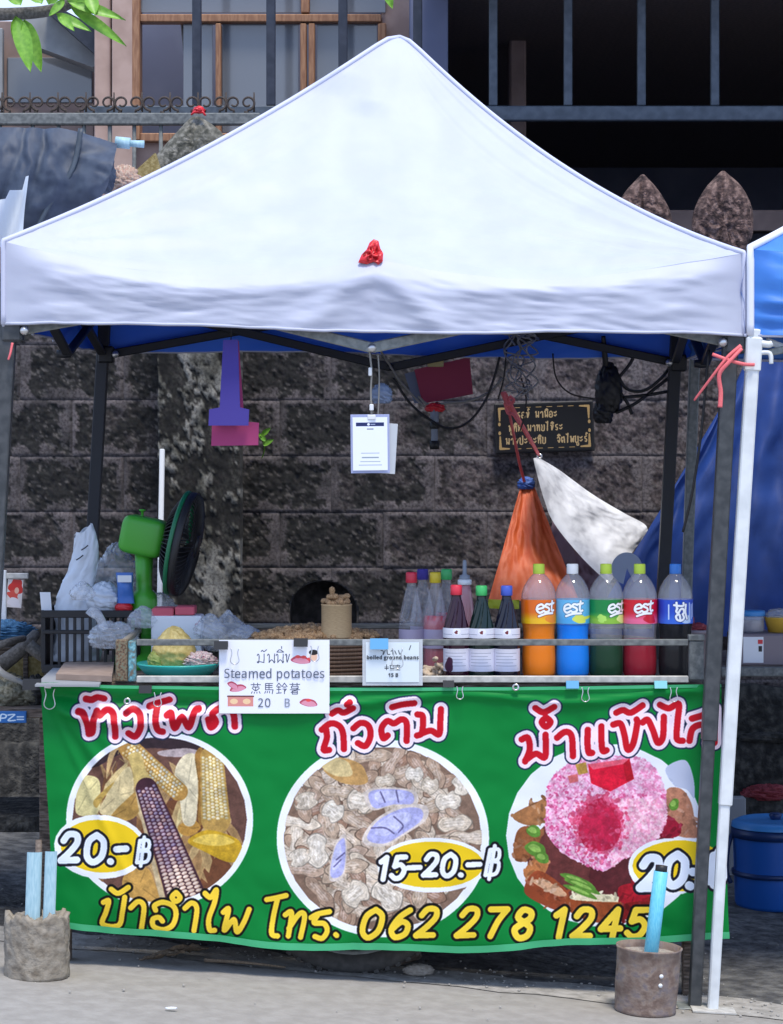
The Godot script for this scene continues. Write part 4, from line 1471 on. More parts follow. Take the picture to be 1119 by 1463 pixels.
	letters(c, [[36, 976, 70, 970, 122, 958], [84, 972, 66, 1050, 58, 1124, 84, 1136], [118, 1044, 146, 1034, 132, 1136], [134, 1104, 180, 1040, 204, 1050, 186, 1142],
		[232, 1056, 262, 1040, 314, 1030], [262, 1044, 246, 1078, 290, 1082, 304, 1114, 282, 1146, 250, 1138], [342, 1130, 346, 1134]], gold)
	letters(c, digits("062", [[505, 1082], [632, 1082], [750, 1080]], 92, 128, 0.25) + digits("27", [[930, 1080], [1052, 1080]], 92, 128, 0.25), [[50, Color(0.05, 0.05, 0.04)], [27, Color(0.94, 0.80, 0.22)]])
	# ---- shaved ice picture
	c.s = 2.0 / 3.291
	c.o = Vector2(-670 * 3.291, 0)
	ring = Vector2(476, 735)
	c.oval(ring, 466, 432, Color(0.90, 0.91, 0.95))
	c.poly(curve2([760, 420, 850, 380, 890, 460, 895, 560, 860, 520, 800, 500], true), Color(0.72, 0.75, 0.84))
	c.oval(Vector2(470, 850), 360, 260, Color(0.40, 0.20, 0.19))
	c.oval(Vector2(600, 930), 200, 130, Color(0.34, 0.14, 0.15))
	for q in [[[40, 640, 190, 560, 240, 500, 230, 640, 130, 690], Color(0.62, 0.42, 0.26)], [[60, 720, 110, 690, 180, 720, 130, 830, 80, 860, 45, 830], Color(0.56, 0.34, 0.20)], [[95, 900, 150, 840, 210, 860, 180, 930, 110, 940], Color(0.70, 0.44, 0.26)],
		[[95, 1000, 160, 900, 300, 1000, 290, 1090, 200, 1070], Color(0.57, 0.27, 0.15)], [[290, 1040, 340, 1020, 560, 1040, 560, 1090, 480, 1150, 330, 1110], Color(0.58, 0.28, 0.14)], [[330, 1010, 450, 1010, 560, 1030, 540, 1050, 330, 1040], Color(0.85, 0.80, 0.66)],
		[[130, 950, 200, 950, 295, 1010, 250, 1020], Color(0.80, 0.62, 0.48)], [[760, 530, 830, 515, 880, 580, 900, 680, 925, 740, 840, 745, 780, 700], Color(0.70, 0.48, 0.38)], [[540, 980, 640, 960, 690, 1010, 640, 1070, 560, 1060], Color(0.66, 0.10, 0.16)],
		[[760, 640, 830, 690, 820, 740, 740, 740], Color(0.60, 0.10, 0.20)], [[560, 1060, 680, 1050, 640, 1110, 560, 1130], Color(0.50, 0.10, 0.10)]]:
		c.poly(curve2(q[0], true), q[1])
		for k in 14:
			var j: int = (rng.randi() % (q[0].size() / 2)) * 2
			var j2: int = (rng.randi() % (q[0].size() / 2)) * 2
			c.oval(Vector2(q[0][j], q[0][j + 1]).lerp(Vector2(q[0][j2], q[0][j2 + 1]), rng.randf_range(0.3, 0.7)), rng.randf_range(8, 26), rng.randf_range(4, 10), q[1].lightened(rng.randf_range(0.0, 0.2)) if rng.randf() > 0.5 else q[1].darkened(0.2), rng.randf() * 3.0)
	for q in [[140, 715, 34, 28], [150, 800, 52, 34], [180, 840, 34, 26], [350, 950, 90, 18], [370, 975, 90, 16], [360, 1000, 85, 14], [800, 590, 22, 30]]:
		c.oval(Vector2(q[0], q[1]), q[2], q[3], Color(0.36, 0.54, 0.20), 0.4, 0.05)
		c.oval(Vector2(q[0] - 5, q[1] - 5), q[2] * 0.6, q[3] * 0.5, Color(0.56, 0.72, 0.34), 0.4, 0.05)
	var heap := curve2([200, 600, 210, 500, 260, 430, 350, 380, 500, 360, 660, 380, 740, 470, 765, 600, 750, 700, 690, 780, 560, 850, 480, 900, 400, 880, 280, 820, 200, 720], true)
	c.poly(heap, Color(0.88, 0.58, 0.72))
	var hp := PackedVector2Array(heap)
	for k in 4200:
		var q := Vector2(rng.randf_range(180, 790), rng.randf_range(360, 910))
		if not Geometry2D.is_point_in_polygon(q, hp): continue
		var right := clampf((q.x - 250) / 420.0, 0, 1)
		var cols := [Color(0.90, 0.62, 0.76), Color(0.80, 0.32, 0.52), Color(0.95, 0.80, 0.88), Color(0.74, 0.18, 0.40), Color(0.93, 0.74, 0.80)]
		var col: Color = cols[rng.randi() % 5]
		if right > 0.6 and q.y > 560: col = col.lerp(Color(0.95, 0.80, 0.80), 0.55)
		if Vector2((q.x - 450) / 110.0, (q.y - 680) / 140.0).length() < 1.0: col = Color(0.76, 0.13, 0.28).lerp(col, 0.18)
		if q.y < 540 and q.x > 300: col = col.lerp(Color(0.95, 0.82, 0.90), 0.4)
		c.oval(q, rng.randf_range(4, 11), rng.randf_range(3, 9), col.lerp(Color(0.92, 0.70, 0.80), 0.3), rng.randf() * 3.0, 0.12, k)
	c.poly(curve2([390, 600, 470, 560, 530, 620, 550, 720, 500, 800, 400, 800, 350, 720], true), Color(0.72, 0.12, 0.26))
	for k in 260:
		var ra := rng.randf() * TAU
		var rr := rng.randf_range(0.2, 1.35)
		c.oval(Vector2(450, 685) + Vector2(cos(ra) * 105, sin(ra) * 130) * rr, rng.randf_range(5, 15), rng.randf_range(4, 11), Color(0.70, 0.12, 0.26).lerp(Color(0.88, 0.45, 0.58), clampf(rr - 0.5 + rng.randf_range(-0.3, 0.3), 0, 1)), rng.randf() * 3)
	c.poly([Vector2(395, 400), Vector2(590, 372), Vector2(612, 470), Vector2(500, 530), Vector2(410, 490)], Color(0.86, 0.10, 0.22))
	c.poly([Vector2(395, 400), Vector2(590, 372), Vector2(560, 400), Vector2(420, 425)], Color(0.92, 0.38, 0.46))
	c.poly([Vector2(560, 400), Vector2(590, 372), Vector2(612, 470), Vector2(575, 480)], Color(0.72, 0.08, 0.16))
	c.poly([Vector2(335, 400), Vector2(385, 390), Vector2(395, 440), Vector2(350, 450)], Color(0.72, 0.56, 0.26))
	c.poly([Vector2(300, 455), Vector2(345, 445), Vector2(350, 480), Vector2(310, 490)], Color(0.80, 0.40, 0.40))
	c.oval(Vector2(775, 885), 190, 135, white)
	c.oval(Vector2(830, 880), 225, 120, Color(0.91, 0.77, 0.11))
	letters(c, digits("20.-B", [[690, 915], [810, 900], [885, 905], [930, 900], [1000, 890]], 100, 150, 0.12), [[66, Color(0.08, 0.08, 0.13)], [42, Color(0.88, 0.91, 0.97)]])
	red = [[80, navy], [66, Color(0.96, 0.87, 0.91)], [30, Color(0.77, 0.05, 0.13)]]
	letters(c, [[84, 284, 112, 276, 122, 330, 100, 388], [100, 384, 150, 352, 194, 366, 196, 262], [148, 136, 186, 156, 236, 130], [198, 180, 178, 202, 198, 224, 219, 202, 198, 180],
		[250, 276, 288, 248, 318, 268, 324, 362], [394, 238, 392, 300, 398, 344, 414, 346], [458, 222, 458, 290, 464, 336, 482, 334], [514, 214, 548, 210, 566, 262, 580, 330, 606, 306, 626, 212, 624, 190],
		[528, 158, 560, 146, 596, 158, 652, 124], [652, 204, 676, 192, 700, 240, 722, 298, 746, 274, 752, 178], [734, 122, 776, 138, 822, 118, 816, 200, 812, 278, 840, 290],
		[872, 290, 886, 234, 930, 214, 962, 250, 960, 300], [884, 186, 930, 170, 975, 148], [990, 140, 990, 300]], red)
	letters(c, digits("8", [[92, 1150]], 98, 135, 0.15) + digits("1245", [[265, 1150], [375, 1150], [505, 1150], [630, 1148]], 98, 135, 0.18), [[54, Color(0.05, 0.05, 0.04)], [31, Color(0.94, 0.81, 0.24)]])
	# printed at photograph grain: soften, then a fine ink mottle on the three pictures
	c.img.resize(1100, 440, Image.INTERPOLATE_LANCZOS)
	for q in [[228, 1170, 124, 117], [547, 1197, 140, 130], [863, 1193, 132, 124]]:
		var cx: float = (q[0] - 50) * 1.1
		var cy: float = (q[1] - 970) * 1.1
		for y in range(int(cy - q[3] * 1.1), int(cy + q[3] * 1.1)):
			for x in range(int(cx - q[2] * 1.1), int(cx + q[2] * 1.1)):
				if x < 0 or y < 0 or x >= 1100 or y >= 440: continue
				if pow((x - cx) / q[2], 2) + pow((y - cy) / q[3], 2) > 1.15: continue
				var k := 1.0 + 0.2 * noise.get_noise_3d(x * 0.07, y * 0.07, 1.0) + 0.10 * fine.get_noise_3d(x * 0.3, y * 0.3, 2.0)
				var col := c.img.get_pixel(x, y)
				if (col.g > 0.4 and col.r < 0.15) or (col.r > 0.8 and col.b < 0.3 and col.g > 0.6) or minf(col.r, minf(col.g, col.b)) > 0.86: continue
				c.img.set_pixel(x, y, Color(col.r * k, col.g * k, col.b * k))
	c.img.resize(820, 328, Image.INTERPOLATE_LANCZOS)
	c.img.resize(1640, 656, Image.INTERPOLATE_CUBIC)
	return c.texture()


func build_banner() -> void:
	var z0 := FRONT + 0.030
	var t := thing("vinyl_banner", "green vinyl banner with corn, peanut and shaved ice pictures on the cart front", "banner", W(550, 1350, z0))
	var flat := func(u: float, v: float) -> Vector2:   # photograph position of the cloth
		var left := lerpf(58, 80, v)
		var right := lerpf(1030, 1042, v)
		var topline := 977.0 + 5.0 * sin(u * PI) - 3.0 * exp(-pow((u - 0.02) / 0.05, 2))
		var bottom := 1322.0 + 37.0 * sin(minf(u / 0.55, 1.0) * PI * 0.5) - 16.0 * smoothstep(0.6, 1.0, u) + 2.5 * sin(u * 23.0)
		return Vector2(lerpf(left, right, u), lerpf(topline, bottom, v))
	var mat := plain(Color.WHITE, 0.5)
	mat.metallic_specular = 0.3
	mat.albedo_texture = banner_print()
	var st := mb()
	sheet(st, 190, 80, func(u: float, v: float) -> Vector3:
		var f: Vector2 = flat.call(u, v)
		var p := W(f.x, f.y, z0)
		# slack under the clips, slanting folds from the top left one, ripples near the hem
		var d := 0.008 * noise.get_noise_2d(u * 6.0, v * 2.5) + 0.012 * v * sin(u * 4.2 + 0.6)
		var tl := Vector2(u * 2.6, v)
		d += 0.020 * exp(-pow((tl.y - 0.10 - 0.05 * sin(tl.x * 5.0)) / 0.022, 2)) * (1.0 - smoothstep(0.55, 0.8, tl.x)) * smoothstep(0.02, 0.12, tl.x)
		d -= 0.016 * exp(-pow((tl.y - 0.055 - 0.03 * tl.x) / 0.02, 2)) * (1.0 - smoothstep(0.6, 0.9, tl.x))
		for k in [[2.6, 0.5], [1.5, 0.8], [0.9, 0.7]]:
			d += 0.013 * k[1] * exp(-pow((tl.y - tl.x * k[0]) / (0.035 + 0.06 * tl.x), 2)) * (1.0 - smoothstep(0.15, 0.45, tl.x))
		d += 0.011 * exp(-pow((v - 0.045 - 0.018 * sin(u * 18.0)) / 0.012, 2)) * smoothstep(0.3, 0.4, u)
		d += 0.010 * sin(u * 40.0 + 3.0 * noise.get_noise_1d(u * 9.0)) * smoothstep(0.88, 1.0, v) * 0.6
		d += 0.008 * exp(-pow((u - 0.975 + 0.02 * v) / 0.012, 2))
		return p + Vector3(0, 0, maxf(d, -0.016) + 0.006),
		null,
		func(u: float, v: float) -> Vector2:
			var f: Vector2 = flat.call(u, v)
			return Vector2((f.x - 50.0) / 1000.0, (f.y - 970.0) / 400.0))
	obj("sheet", st, mat, t)
	# welded hems along top and foot
	for e in [[0.0, 0.012], [0.972, 0.998]]:
		st = mb()
		sheet(st, 120, 3, func(u: float, v: float) -> Vector3:
			var f: Vector2 = flat.call(u, lerpf(e[0], e[1], v))
			var vv := lerpf(e[0], e[1], v)
			var d := 0.008 * noise.get_noise_2d(u * 6.0, vv * 2.5) + 0.012 * vv * sin(u * 4.2 + 0.6) + 0.006 * sin(u * 40.0 + 3.0 * noise.get_noise_1d(u * 9.0)) * smoothstep(0.88, 1.0, vv)
			return W(f.x, f.y, z0) + Vector3(0, 0, maxf(d, -0.012) + 0.012))
		obj("hem", st, M.banner_hem, t)
	for q in [[737, 982], [182, 1002]]:
		st = mb()
		lathe(st, [Vector2(0.005, -0.002), Vector2(0.010, -0.002), Vector2(0.010, 0.002), Vector2(0.005, 0.002), Vector2(0.005, -0.002)], W(q[0], q[1], z0 + 0.022), 16, Basis(Vector3(1, 0, 0), PI / 2))
		obj("eyelet", st, M.chrome, t)
	# clips
	clip(72, 978, 26, M.black, "black binder clip at the banner's top left corner", z0 + 0.012, false)
	clip(226, 985, 18, M.black, "small black binder clip on banner above the red corn lettering", z0 + 0.012, true)
	clip(657, 977, 16, M.black, "black binder clip on banner below the syrup bottles", z0 + 0.012, true)
	clip(836, 978, 18, M.blue_clip, "blue binder clip on banner below the blue soda", z0 + 0.012, true)
	clip(962, 978, 18, M.pale_clip, "pale turquoise binder clip near the banner's right end", z0 + 0.012, true)
	clip(336, 922, 20, M.black, "black binder clip at left of the potato sign", z0 + 0.026, true)
	clip(450, 918, 20, M.black, "black binder clip at right of the potato sign", z0 + 0.026, true)
	clip(568, 920, 26, M.blue_clip, "light blue binder clip holding the boiled beans sign", z0 + 0.026, true)


func clip(px: float, py: float, w: float, m: Material, label: String, z: float, down: bool) -> void:
	var a := W(px, py, z)
	var s := 7.1 / FOCAL
	var t := thing("binder_clip", label, "clip", a, "binder clips on the cart front")
	var st := mb(false)
	extrude(st, PackedVector2Array([Vector2(-0.011, -w * 0.28 * s), Vector2(-0.004, w * 0.30 * s), Vector2(0.004, w * 0.30 * s), Vector2(0.011, -w * 0.28 * s), Vector2(0.008, -w * 0.28 * s), Vector2(0, w * 0.2 * s), Vector2(-0.008, -w * 0.28 * s)]), Transform3D(Basis(Vector3(0, 1, 0), -PI / 2), a + Vector3(-w * 0.5 * s, 0, 0)), -w * s)
	obj("body", st, m, t)
	st = mb()
	var h := w * s
	var loop := [a + Vector3(-h * 0.28, -h * 0.2, 0.012), a + Vector3(-h * 0.2, -h * 0.55, 0.014), a + Vector3(-h * 0.3, -h * 1.1, 0.016), a + Vector3(0, -h * 1.32, 0.016), a + Vector3(h * 0.3, -h * 1.1, 0.016), a + Vector3(h * 0.2, -h * 0.55, 0.014), a + Vector3(h * 0.28, -h * 0.2, 0.012)]
	tube(st, smooth_path(loop, 4), 0.0016, 0.0016, 5)
	obj("lever", st, M.chrome, t)
	if not down:
		st = mb(false)
		box(st, a + Vector3(-0.006, -0.002, 0.0125), Vector3(0.02, 0.014, 0.002), Basis.IDENTITY, 0.0005)
		obj("sticker", st, M.paper, t)


func print_mat(c: Canvas, rough := 0.5) -> StandardMaterial3D:
	var m := plain(Color.WHITE, rough)
	m.albedo_texture = c.texture()
	return m


func card(st: SurfaceTool, w: float, h: float, bend := 0.0) -> void:   # an upright printed card, origin at its middle
	sheet(st, 8, 8, func(u: float, v: float) -> Vector3: return Vector3((u - 0.5) * w, (0.5 - v) * h, bend * 4.0 * u * (1.0 - u)))


func text(words: String, size: float, m: Material, parent: Node, at: Vector3, bold := false) -> void:
	var f := SystemFont.new()
	f.font_names = PackedStringArray(["Droid Sans"])
	f.font_weight = 700 if bold else 400
	var tm := TextMesh.new()
	tm.text = words
	tm.font = f
	tm.font_size = 32
	tm.pixel_size = size / 32.0
	tm.depth = 0.0006
	var o := obj("lettering", tm, m, parent, false)
	o.position = at


func build_signs() -> void:
	var z := FRONT + 0.048
	var s := (EYE.z - z) / FOCAL
	# potato sign, 157 x 104 photograph pixels
	var t := thing("price_sign", "white laminated steamed potatoes sign clipped to the tray", "sign", W(392, 967, z))
	var c := Canvas.new(628, 420, Color(0.93, 0.94, 0.98))
	c.frame(Vector2(40, 45), 628.0 / 560.0)
	var ink := Color(0.25, 0.28, 0.36)
	c.o.x += 16.0
	letters(c, [[250, 122, 254, 115, 259, 122, 258, 150, 250, 155, 254, 160, 262, 154, 284, 158], [284, 158, 285, 114], [270, 101, 276, 95, 284, 102, 297, 92], [302, 122, 306, 115, 311, 122, 310, 158], [310, 158, 322, 144, 332, 152, 336, 160, 340, 152], [337, 150, 338, 114],
		[346, 122, 350, 115, 355, 122, 354, 158], [354, 158, 366, 144, 376, 152, 380, 160, 384, 152], [381, 150, 382, 114], [350, 104, 364, 92, 384, 104], [350, 104, 384, 104], [374, 86, 374, 76], [392, 120, 397, 115, 401, 124], [399, 122, 402, 156, 414, 116]], [[4.6, ink]])
	c.o.x -= 16.0
	# drawn sweet potatoes and girl
	for q in [[455, 145, 50, 20, 0.1], [135, 290, 42, 18, -0.2], [110, 275, 30, 16, 0.5], [495, 365, 45, 20, 0.15]]:
		c.oval(Vector2(q[0], q[1]), q[2], q[3], Color(0.72, 0.28, 0.36), q[4], 0.05)
		c.oval(Vector2(q[0] + 2, q[1] + 4), q[2] * 0.85, q[3] * 0.7, Color(0.88, 0.58, 0.66), q[4], 0.05)
	for q in [[440, 128], [470, 130], [500, 140], [495, 352]]: c.oval(Vector2(q[0], q[1]), 14, 8, Color(0.90, 0.30, 0.30))
	c.oval(Vector2(520, 128), 20, 24, Color(0.93, 0.76, 0.66))
	c.oval(Vector2(520, 106), 24, 14, Color(0.10, 0.08, 0.10))
	for q in [[115, 358, 32, 26], [180, 358, 34, 26]]:
		c.poly([Vector2(q[0] - q[2], q[1] - q[3]), Vector2(q[0] + q[2], q[1] - q[3]), Vector2(q[0] + q[2], q[1] + q[3]), Vector2(q[0] - q[2], q[1] + q[3])], Color(0.86, 0.56, 0.52))
		c.oval(Vector2(q[0], q[1]), 20, 14, Color(0.95, 0.80, 0.62))
		c.line([Vector2(q[0] - q[2], q[1] - q[3]), Vector2(q[0] + q[2], q[1] - q[3])], 8, Color(0.45, 0.25, 0.25))
	# the four characters
	for k in 4:
		var ox := 198.0 + k * 66.0
		var han: Array = [[[4, 8, 52, 8], [18, 0, 18, 14], [38, 0, 38, 14], [12, 20, 44, 20], [28, 20, 28, 40], [10, 26, 24, 38], [46, 26, 32, 38], [6, 52, 10, 44], [20, 52, 22, 46], [34, 52, 34, 46], [50, 52, 46, 44]],
			[[12, 2, 12, 34], [12, 2, 48, 2], [12, 12, 46, 12], [12, 22, 46, 22], [30, 2, 30, 32], [12, 34, 50, 34], [50, 34, 46, 54], [8, 52, 12, 42], [20, 50, 22, 42], [32, 50, 32, 42]],
			[[14, 0, 2, 16], [14, 0, 26, 14], [6, 20, 22, 20], [4, 32, 24, 32], [14, 16, 14, 50], [2, 52, 26, 50], [42, 0, 30, 18], [42, 0, 56, 18], [36, 20, 50, 20], [34, 30, 52, 30], [52, 30, 42, 44], [42, 30, 42, 54]],
			[[4, 6, 54, 6], [18, 0, 18, 12], [40, 0, 40, 12], [12, 16, 46, 16], [12, 16, 12, 26], [46, 16, 46, 26], [12, 26, 46, 26], [6, 34, 54, 34], [44, 28, 10, 48], [16, 40, 42, 40], [16, 40, 16, 56], [42, 40, 42, 56], [16, 48, 42, 48], [16, 56, 42, 56]]][k]
		for st2 in han: c.line([Vector2(ox + st2[0], 264 + st2[1]), Vector2(ox + st2[2], 264 + st2[3])], 4.6, Color(0.30, 0.32, 0.40))
	var st := mb()
	card(st, 157 * s, 104 * s, 0.004)
	obj("print", st, print_mat(c), t, false).position = Vector3(0, 0, 0.001)
	st = mb(false)
	box(st, Vector3(0, 0, -0.002), Vector3(158 * s, 105 * s, 0.002), Basis.IDENTITY, 0.0005)
	obj("backing", st, M.paper, t, false)
	text("Steamed potatoes", 0.0345, M.ink_grey, t, Vector3(0, 0.009, 0.0062))
	text("20", 0.032, M.ink_grey, t, Vector3(-0.028, -0.072, 0.0062))
	text("B", 0.030, M.ink_pale, t, Vector3(0.036, -0.072, 0.0062))
	# beans sign
	t = thing("price_sign", "small boiled ground beans sign in a plastic sleeve, 15 baht", "sign", W(561, 946, z))
	c = Canvas.new(344, 256, Color(0.86, 0.90, 0.92))
	c.frame(Vector2(775, 60), 344.0 / 286.0)
	letters(c, [[856, 104, 868, 108, 866, 126], [870, 124, 878, 104], [888, 100, 892, 124, 904, 124], [910, 108, 918, 104, 920, 124], [930, 106, 938, 124], [950, 104, 958, 124, 970, 104], [816, 92, 820, 76], [1008, 100, 1016, 78]], [[5, Color(0.3, 0.33, 0.36)]])
	for k in 3:
		var ox := 872.0 + k * 30.0
		for q in [[2, 4, 26, 4], [4, 12, 24, 12], [4, 4, 4, 20], [24, 4, 24, 20], [4, 20, 24, 20], [14, 0, 14, 28], [2, 28, 26, 28]]:
			if (k + q[1]) % 3 == 1: continue
			c.line([Vector2(ox + q[0], 180 + q[1]), Vector2(ox + q[2], 180 + q[3])], 3.6, Color(0.16, 0.17, 0.2))
	st = mb()
	card(st, 76 * s, 57 * s, 0.001)
	obj("print", st, print_mat(c), t, false).position = Vector3(0, 0, 0.001)
	st = mb(false)
	box(st, Vector3(0, -0.001, -0.0015), Vector3(86 * s, 66 * s, 0.002), Basis.IDENTITY, 0.0005)
	obj("sleeve", st, M.sleeve, t, false)
	text("boiled ground beans", 0.0148, M.ink_dark, t, Vector3(0, 0.013, 0.003), true)
	text("15 B", 0.0145, M.ink_dark, t, Vector3(0.002, -0.036, 0.003), true)


# ---------------------------------------------------------------- bottles
const SCRIPT_E := [0.05, 0.55, 0.8, 0.42, 0.62, 0.06, 0.18, 0.2, 0.08, 0.65, 0.4, 0.97, 0.85, 0.8]
const SCRIPT_S := [1.55, 0.2, 1.2, 0.08, 1.0, 0.3, 1.42, 0.55, 1.5, 0.85, 1.1, 0.97, 0.9, 0.85]
const SCRIPT_T := [1.95, -0.15, 1.85, 0.5, 1.9, 0.9, 2.2, 0.9]


func soda_label(k: int) -> StandardMaterial3D:
	var top: Color = [Color(0.90, 0.42, 0.06), Color(0.40, 0.72, 0.90), Color(0.04, 0.52, 0.24), Color(0.84, 0.05, 0.15), Color(0.12, 0.30, 0.78)][k]
	var low: Color = [Color(0.95, 0.74, 0.10), Color(0.30, 0.66, 0.88), Color(0.55, 0.75, 0.25), Color(0.93, 0.42, 0.58), Color(0.20, 0.42, 0.86)][k]
	var c := Canvas.new(640, 140, top)
	for y in 70: c.span(0, 640, 70 + y, top.lerp(low, minf(1.0, y / 45.0)))
	var cx: float = [345, 265, 400, 330, 330][k]
	var swoosh: Color = [Color(0.92, 0.55, 0.15), Color(0.85, 0.88, 0.35), Color(0.85, 0.92, 0.55), Color(0.80, 0.10, 0.20), Color(0.75, 0.85, 0.97)][k]
	c.oval(Vector2(cx + 40, 112), 42, 26, swoosh, 0.2, 0.08)
	if k == 1: c.oval(Vector2(cx + 70, 108), 70, 10, swoosh, -0.15)
	if k == 2:
		for q in [[300, 100], [318, 108], [304, 118]]: c.oval(Vector2(q[0], q[1]), 18, 16, Color(0.70, 0.90, 0.40), 0.3, 0.1)
	var word := []
	for s in [SCRIPT_E, SCRIPT_S, SCRIPT_T, [1.6, 0.15, 2.25, 0.1], [0.3, 1.35, 1.1, 1.15, 2.0, 1.2]]:
		var q := []
		for i in range(0, s.size(), 2):
			if k == 4:   # turned on its side on the cola
				q.append(cx - 20 + s[i + 1] * 52.0)
				q.append(124.0 - s[i] * 48.0)
			else:
				q.append(cx - 56 + s[i] * 52.0)
				q.append(26.0 + s[i + 1] * 52.0 - s[i] * 5.0)
		word.append(q)
	letters(c, word, [[21, top.darkened(0.35)], [13, Color(0.96, 0.97, 0.99)]])
	if k == 4: letters(c, [[400, 20, 400, 120], [418, 30, 418, 110], [436, 24, 436, 100], [270, 30, 270, 112]], [[9, Color(0.80, 0.88, 0.98)]])
	return print_mat(c, 0.3)


func build_bottles() -> void:
	var px := [770.0, 818.0, 866.0, 914.0, 965.0]
	var caps := [M.lime_cap, M.white, M.lime_cap, M.lime_cap, M.blue_cap]
	var liquids := [M.soda_orange, M.soda_blue, M.soda_green, M.soda_red, M.soda_cola]
	var level := [0.178, 0.158, 0.116, 0.114, 0.172]
	var tint := ["orange soda bottle with yellow-green cap on cart tray", "blue soda bottle with white cap next to the orange one", "green labelled soda bottle with yellow-green cap, third of five", "red labelled soda bottle with yellow-green cap on tray", "cola bottle with blue label and blue cap by tent leg"]
	var outer := [Vector2(0, 0.004), Vector2(0.030, 0.0), Vector2(0.044, 0.005), Vector2(0.049, 0.020), Vector2(0.0495, 0.06), Vector2(0.0475, 0.10), Vector2(0.046, 0.125), Vector2(0.0475, 0.145), Vector2(0.0495, 0.158), Vector2(0.0498, 0.23), Vector2(0.0485, 0.244), Vector2(0.043, 0.262), Vector2(0.033, 0.280), Vector2(0.021, 0.294), Vector2(0.0145, 0.300), Vector2(0.0138, 0.312)]
	for k in 5:
		var at := W(px[k], 970, -0.245)
		at.y = TABLE
		var t := thing("soda_bottle", tint[k], "bottle", at, "soda bottles on the cart")
		var st := mb()
		var cut := 0.0
		for i in outer.size() - 1:
			if outer[i].y <= level[k] and outer[i + 1].y > level[k]: cut = lerpf(outer[i].x, outer[i + 1].x, (level[k] - outer[i].y) / (outer[i + 1].y - outer[i].y))
		var wet := outer.filter(func(p): return p.y <= level[k])
		wet.append(Vector2(cut, level[k]))
		var dry := outer.filter(func(p): return p.y > level[k])
		dry.push_front(Vector2(cut, level[k]))
		lathe(st, wet, Vector3.ZERO, 28)
		obj("shell", st, M.clear_plastic, t, false)
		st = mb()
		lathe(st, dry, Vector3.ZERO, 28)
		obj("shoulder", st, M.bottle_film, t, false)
		st = mb()
		var fill := []
		for p in outer:
			if p.y <= level[k]: fill.append(Vector2(maxf(0.0, p.x - 0.0018), maxf(p.y, 0.003)))
		var rr := 0.044
		for i in outer.size() - 1:
			if outer[i].y <= level[k] and outer[i + 1].y > level[k]:
				rr = lerpf(outer[i].x, outer[i + 1].x, (level[k] - outer[i].y) / (outer[i + 1].y - outer[i].y)) - 0.0018
		fill.append(Vector2(rr, level[k]))
		fill.append(Vector2(0, level[k]))
		lathe(st, fill, Vector3.ZERO, 28)
		obj("drink", st, liquids[k], t, false)
		st = mb()
		wrap_label(st, 0.0506, 0.160, 0.228, -PI, PI, 32)
		obj("label", st, soda_label(k), t, false)
		st = mb()
		lathe(st, [Vector2(0.0165, 0.300), Vector2(0.0168, 0.303), Vector2(0.0165, 0.325), Vector2(0.015, 0.3275), Vector2(0, 0.3275)], Vector3.ZERO, 20)
		obj("cap", st, caps[k], t, false)
		st = mb()
		lathe(st, [Vector2(0.0142, 0.296), Vector2(0.0185, 0.2965), Vector2(0.0185, 0.2985), Vector2(0.0142, 0.299)], Vector3.ZERO, 20)
		obj("neck_ring", st, M.clear_plastic, t, false)
		t.rotation.y = [0.1, 0.5, -0.2, 0.05, 0.0][k]
	# syrup bottles with twisted flutes
	syrup(652, -0.205, 0.270, M.syrup_purple, M.cap_red, true, "dark purple syrup bottle with red cap on cart tray")
	syrup(688, -0.205, 0.268, M.syrup_green, M.cap_green, true, "dark green syrup bottle with green cap on cart tray")
	syrup(724, -0.205, 0.268, M.syrup_navy, M.cap_blue, true, "dark syrup bottle with blue cap beside orange soda")
	syrup(588, -0.40, 0.296, M.fluted_clear, M.cap_red, false, "empty clear fluted bottle with red cap behind beans sign")
	syrup(604, -0.50, 0.300, M.fluted_clear, M.purple_foam, false, "clear fluted bottle with purple cap behind the red-capped one")
	syrup(622, -0.40, 0.296, M.fluted_clear, M.cap_yellow, false, "clear fluted bottle with yellow cap and pink drink", M.pink_drink)
	syrup(638, -0.50, 0.300, M.fluted_clear, M.cap_green, false, "clear fluted bottle with green cap behind the yellow-capped one", M.pink_drink)
	# pump bottle
	var a := W(664, 960, -0.36)
	a.y = TABLE
	var t2 := thing("pump_bottle", "pinkish syrup bottle with grey pump nozzle behind dark ones", "bottle", a)
	var st2 := mb()
	lathe(st2, [Vector2(0, 0), Vector2(0.034, 0.0), Vector2(0.036, 0.02), Vector2(0.035, 0.12), Vector2(0.030, 0.17), Vector2(0.020, 0.24), Vector2(0.016, 0.262), Vector2(0, 0.264)], Vector3.ZERO, 20)
	obj("body", st2, M.pink_clear, t2, false)
	st2 = mb()
	lathe(st2, [Vector2(0.019, 0.262), Vector2(0.020, 0.264), Vector2(0.020, 0.276), Vector2(0.012, 0.278), Vector2(0, 0.278)], Vector3.ZERO, 18)
	obj("collar", st2, M.white, t2, false)
	st2 = mb()
	lathe(st2, [Vector2(0.015, 0.278), Vector2(0.015, 0.288), Vector2(0.006, 0.292), Vector2(0.0055, 0.328), Vector2(0.004, 0.333), Vector2(0, 0.333)], Vector3.ZERO, 14)
	obj("nozzle", st2, M.grey_plastic, t2, false)
	# small bag of pale nuts between sign and bottles
	var nuts := mb()
	rng.seed = 88
	var c := W(622, 958, -0.24)
	c.y = TABLE + 0.012
	for k in 36:
		var q := c + Vector3(rng.randf_range(-0.032, 0.032), 0, rng.randf_range(-0.03, 0.03))
		q.y += 0.05 * rng.randf() * (1.0 - absf(q.x - c.x) / 0.04)
		peanut(nuts, q, rng.randf() * 6.0, rng.randf_range(-0.7, 0.7), 0.9)
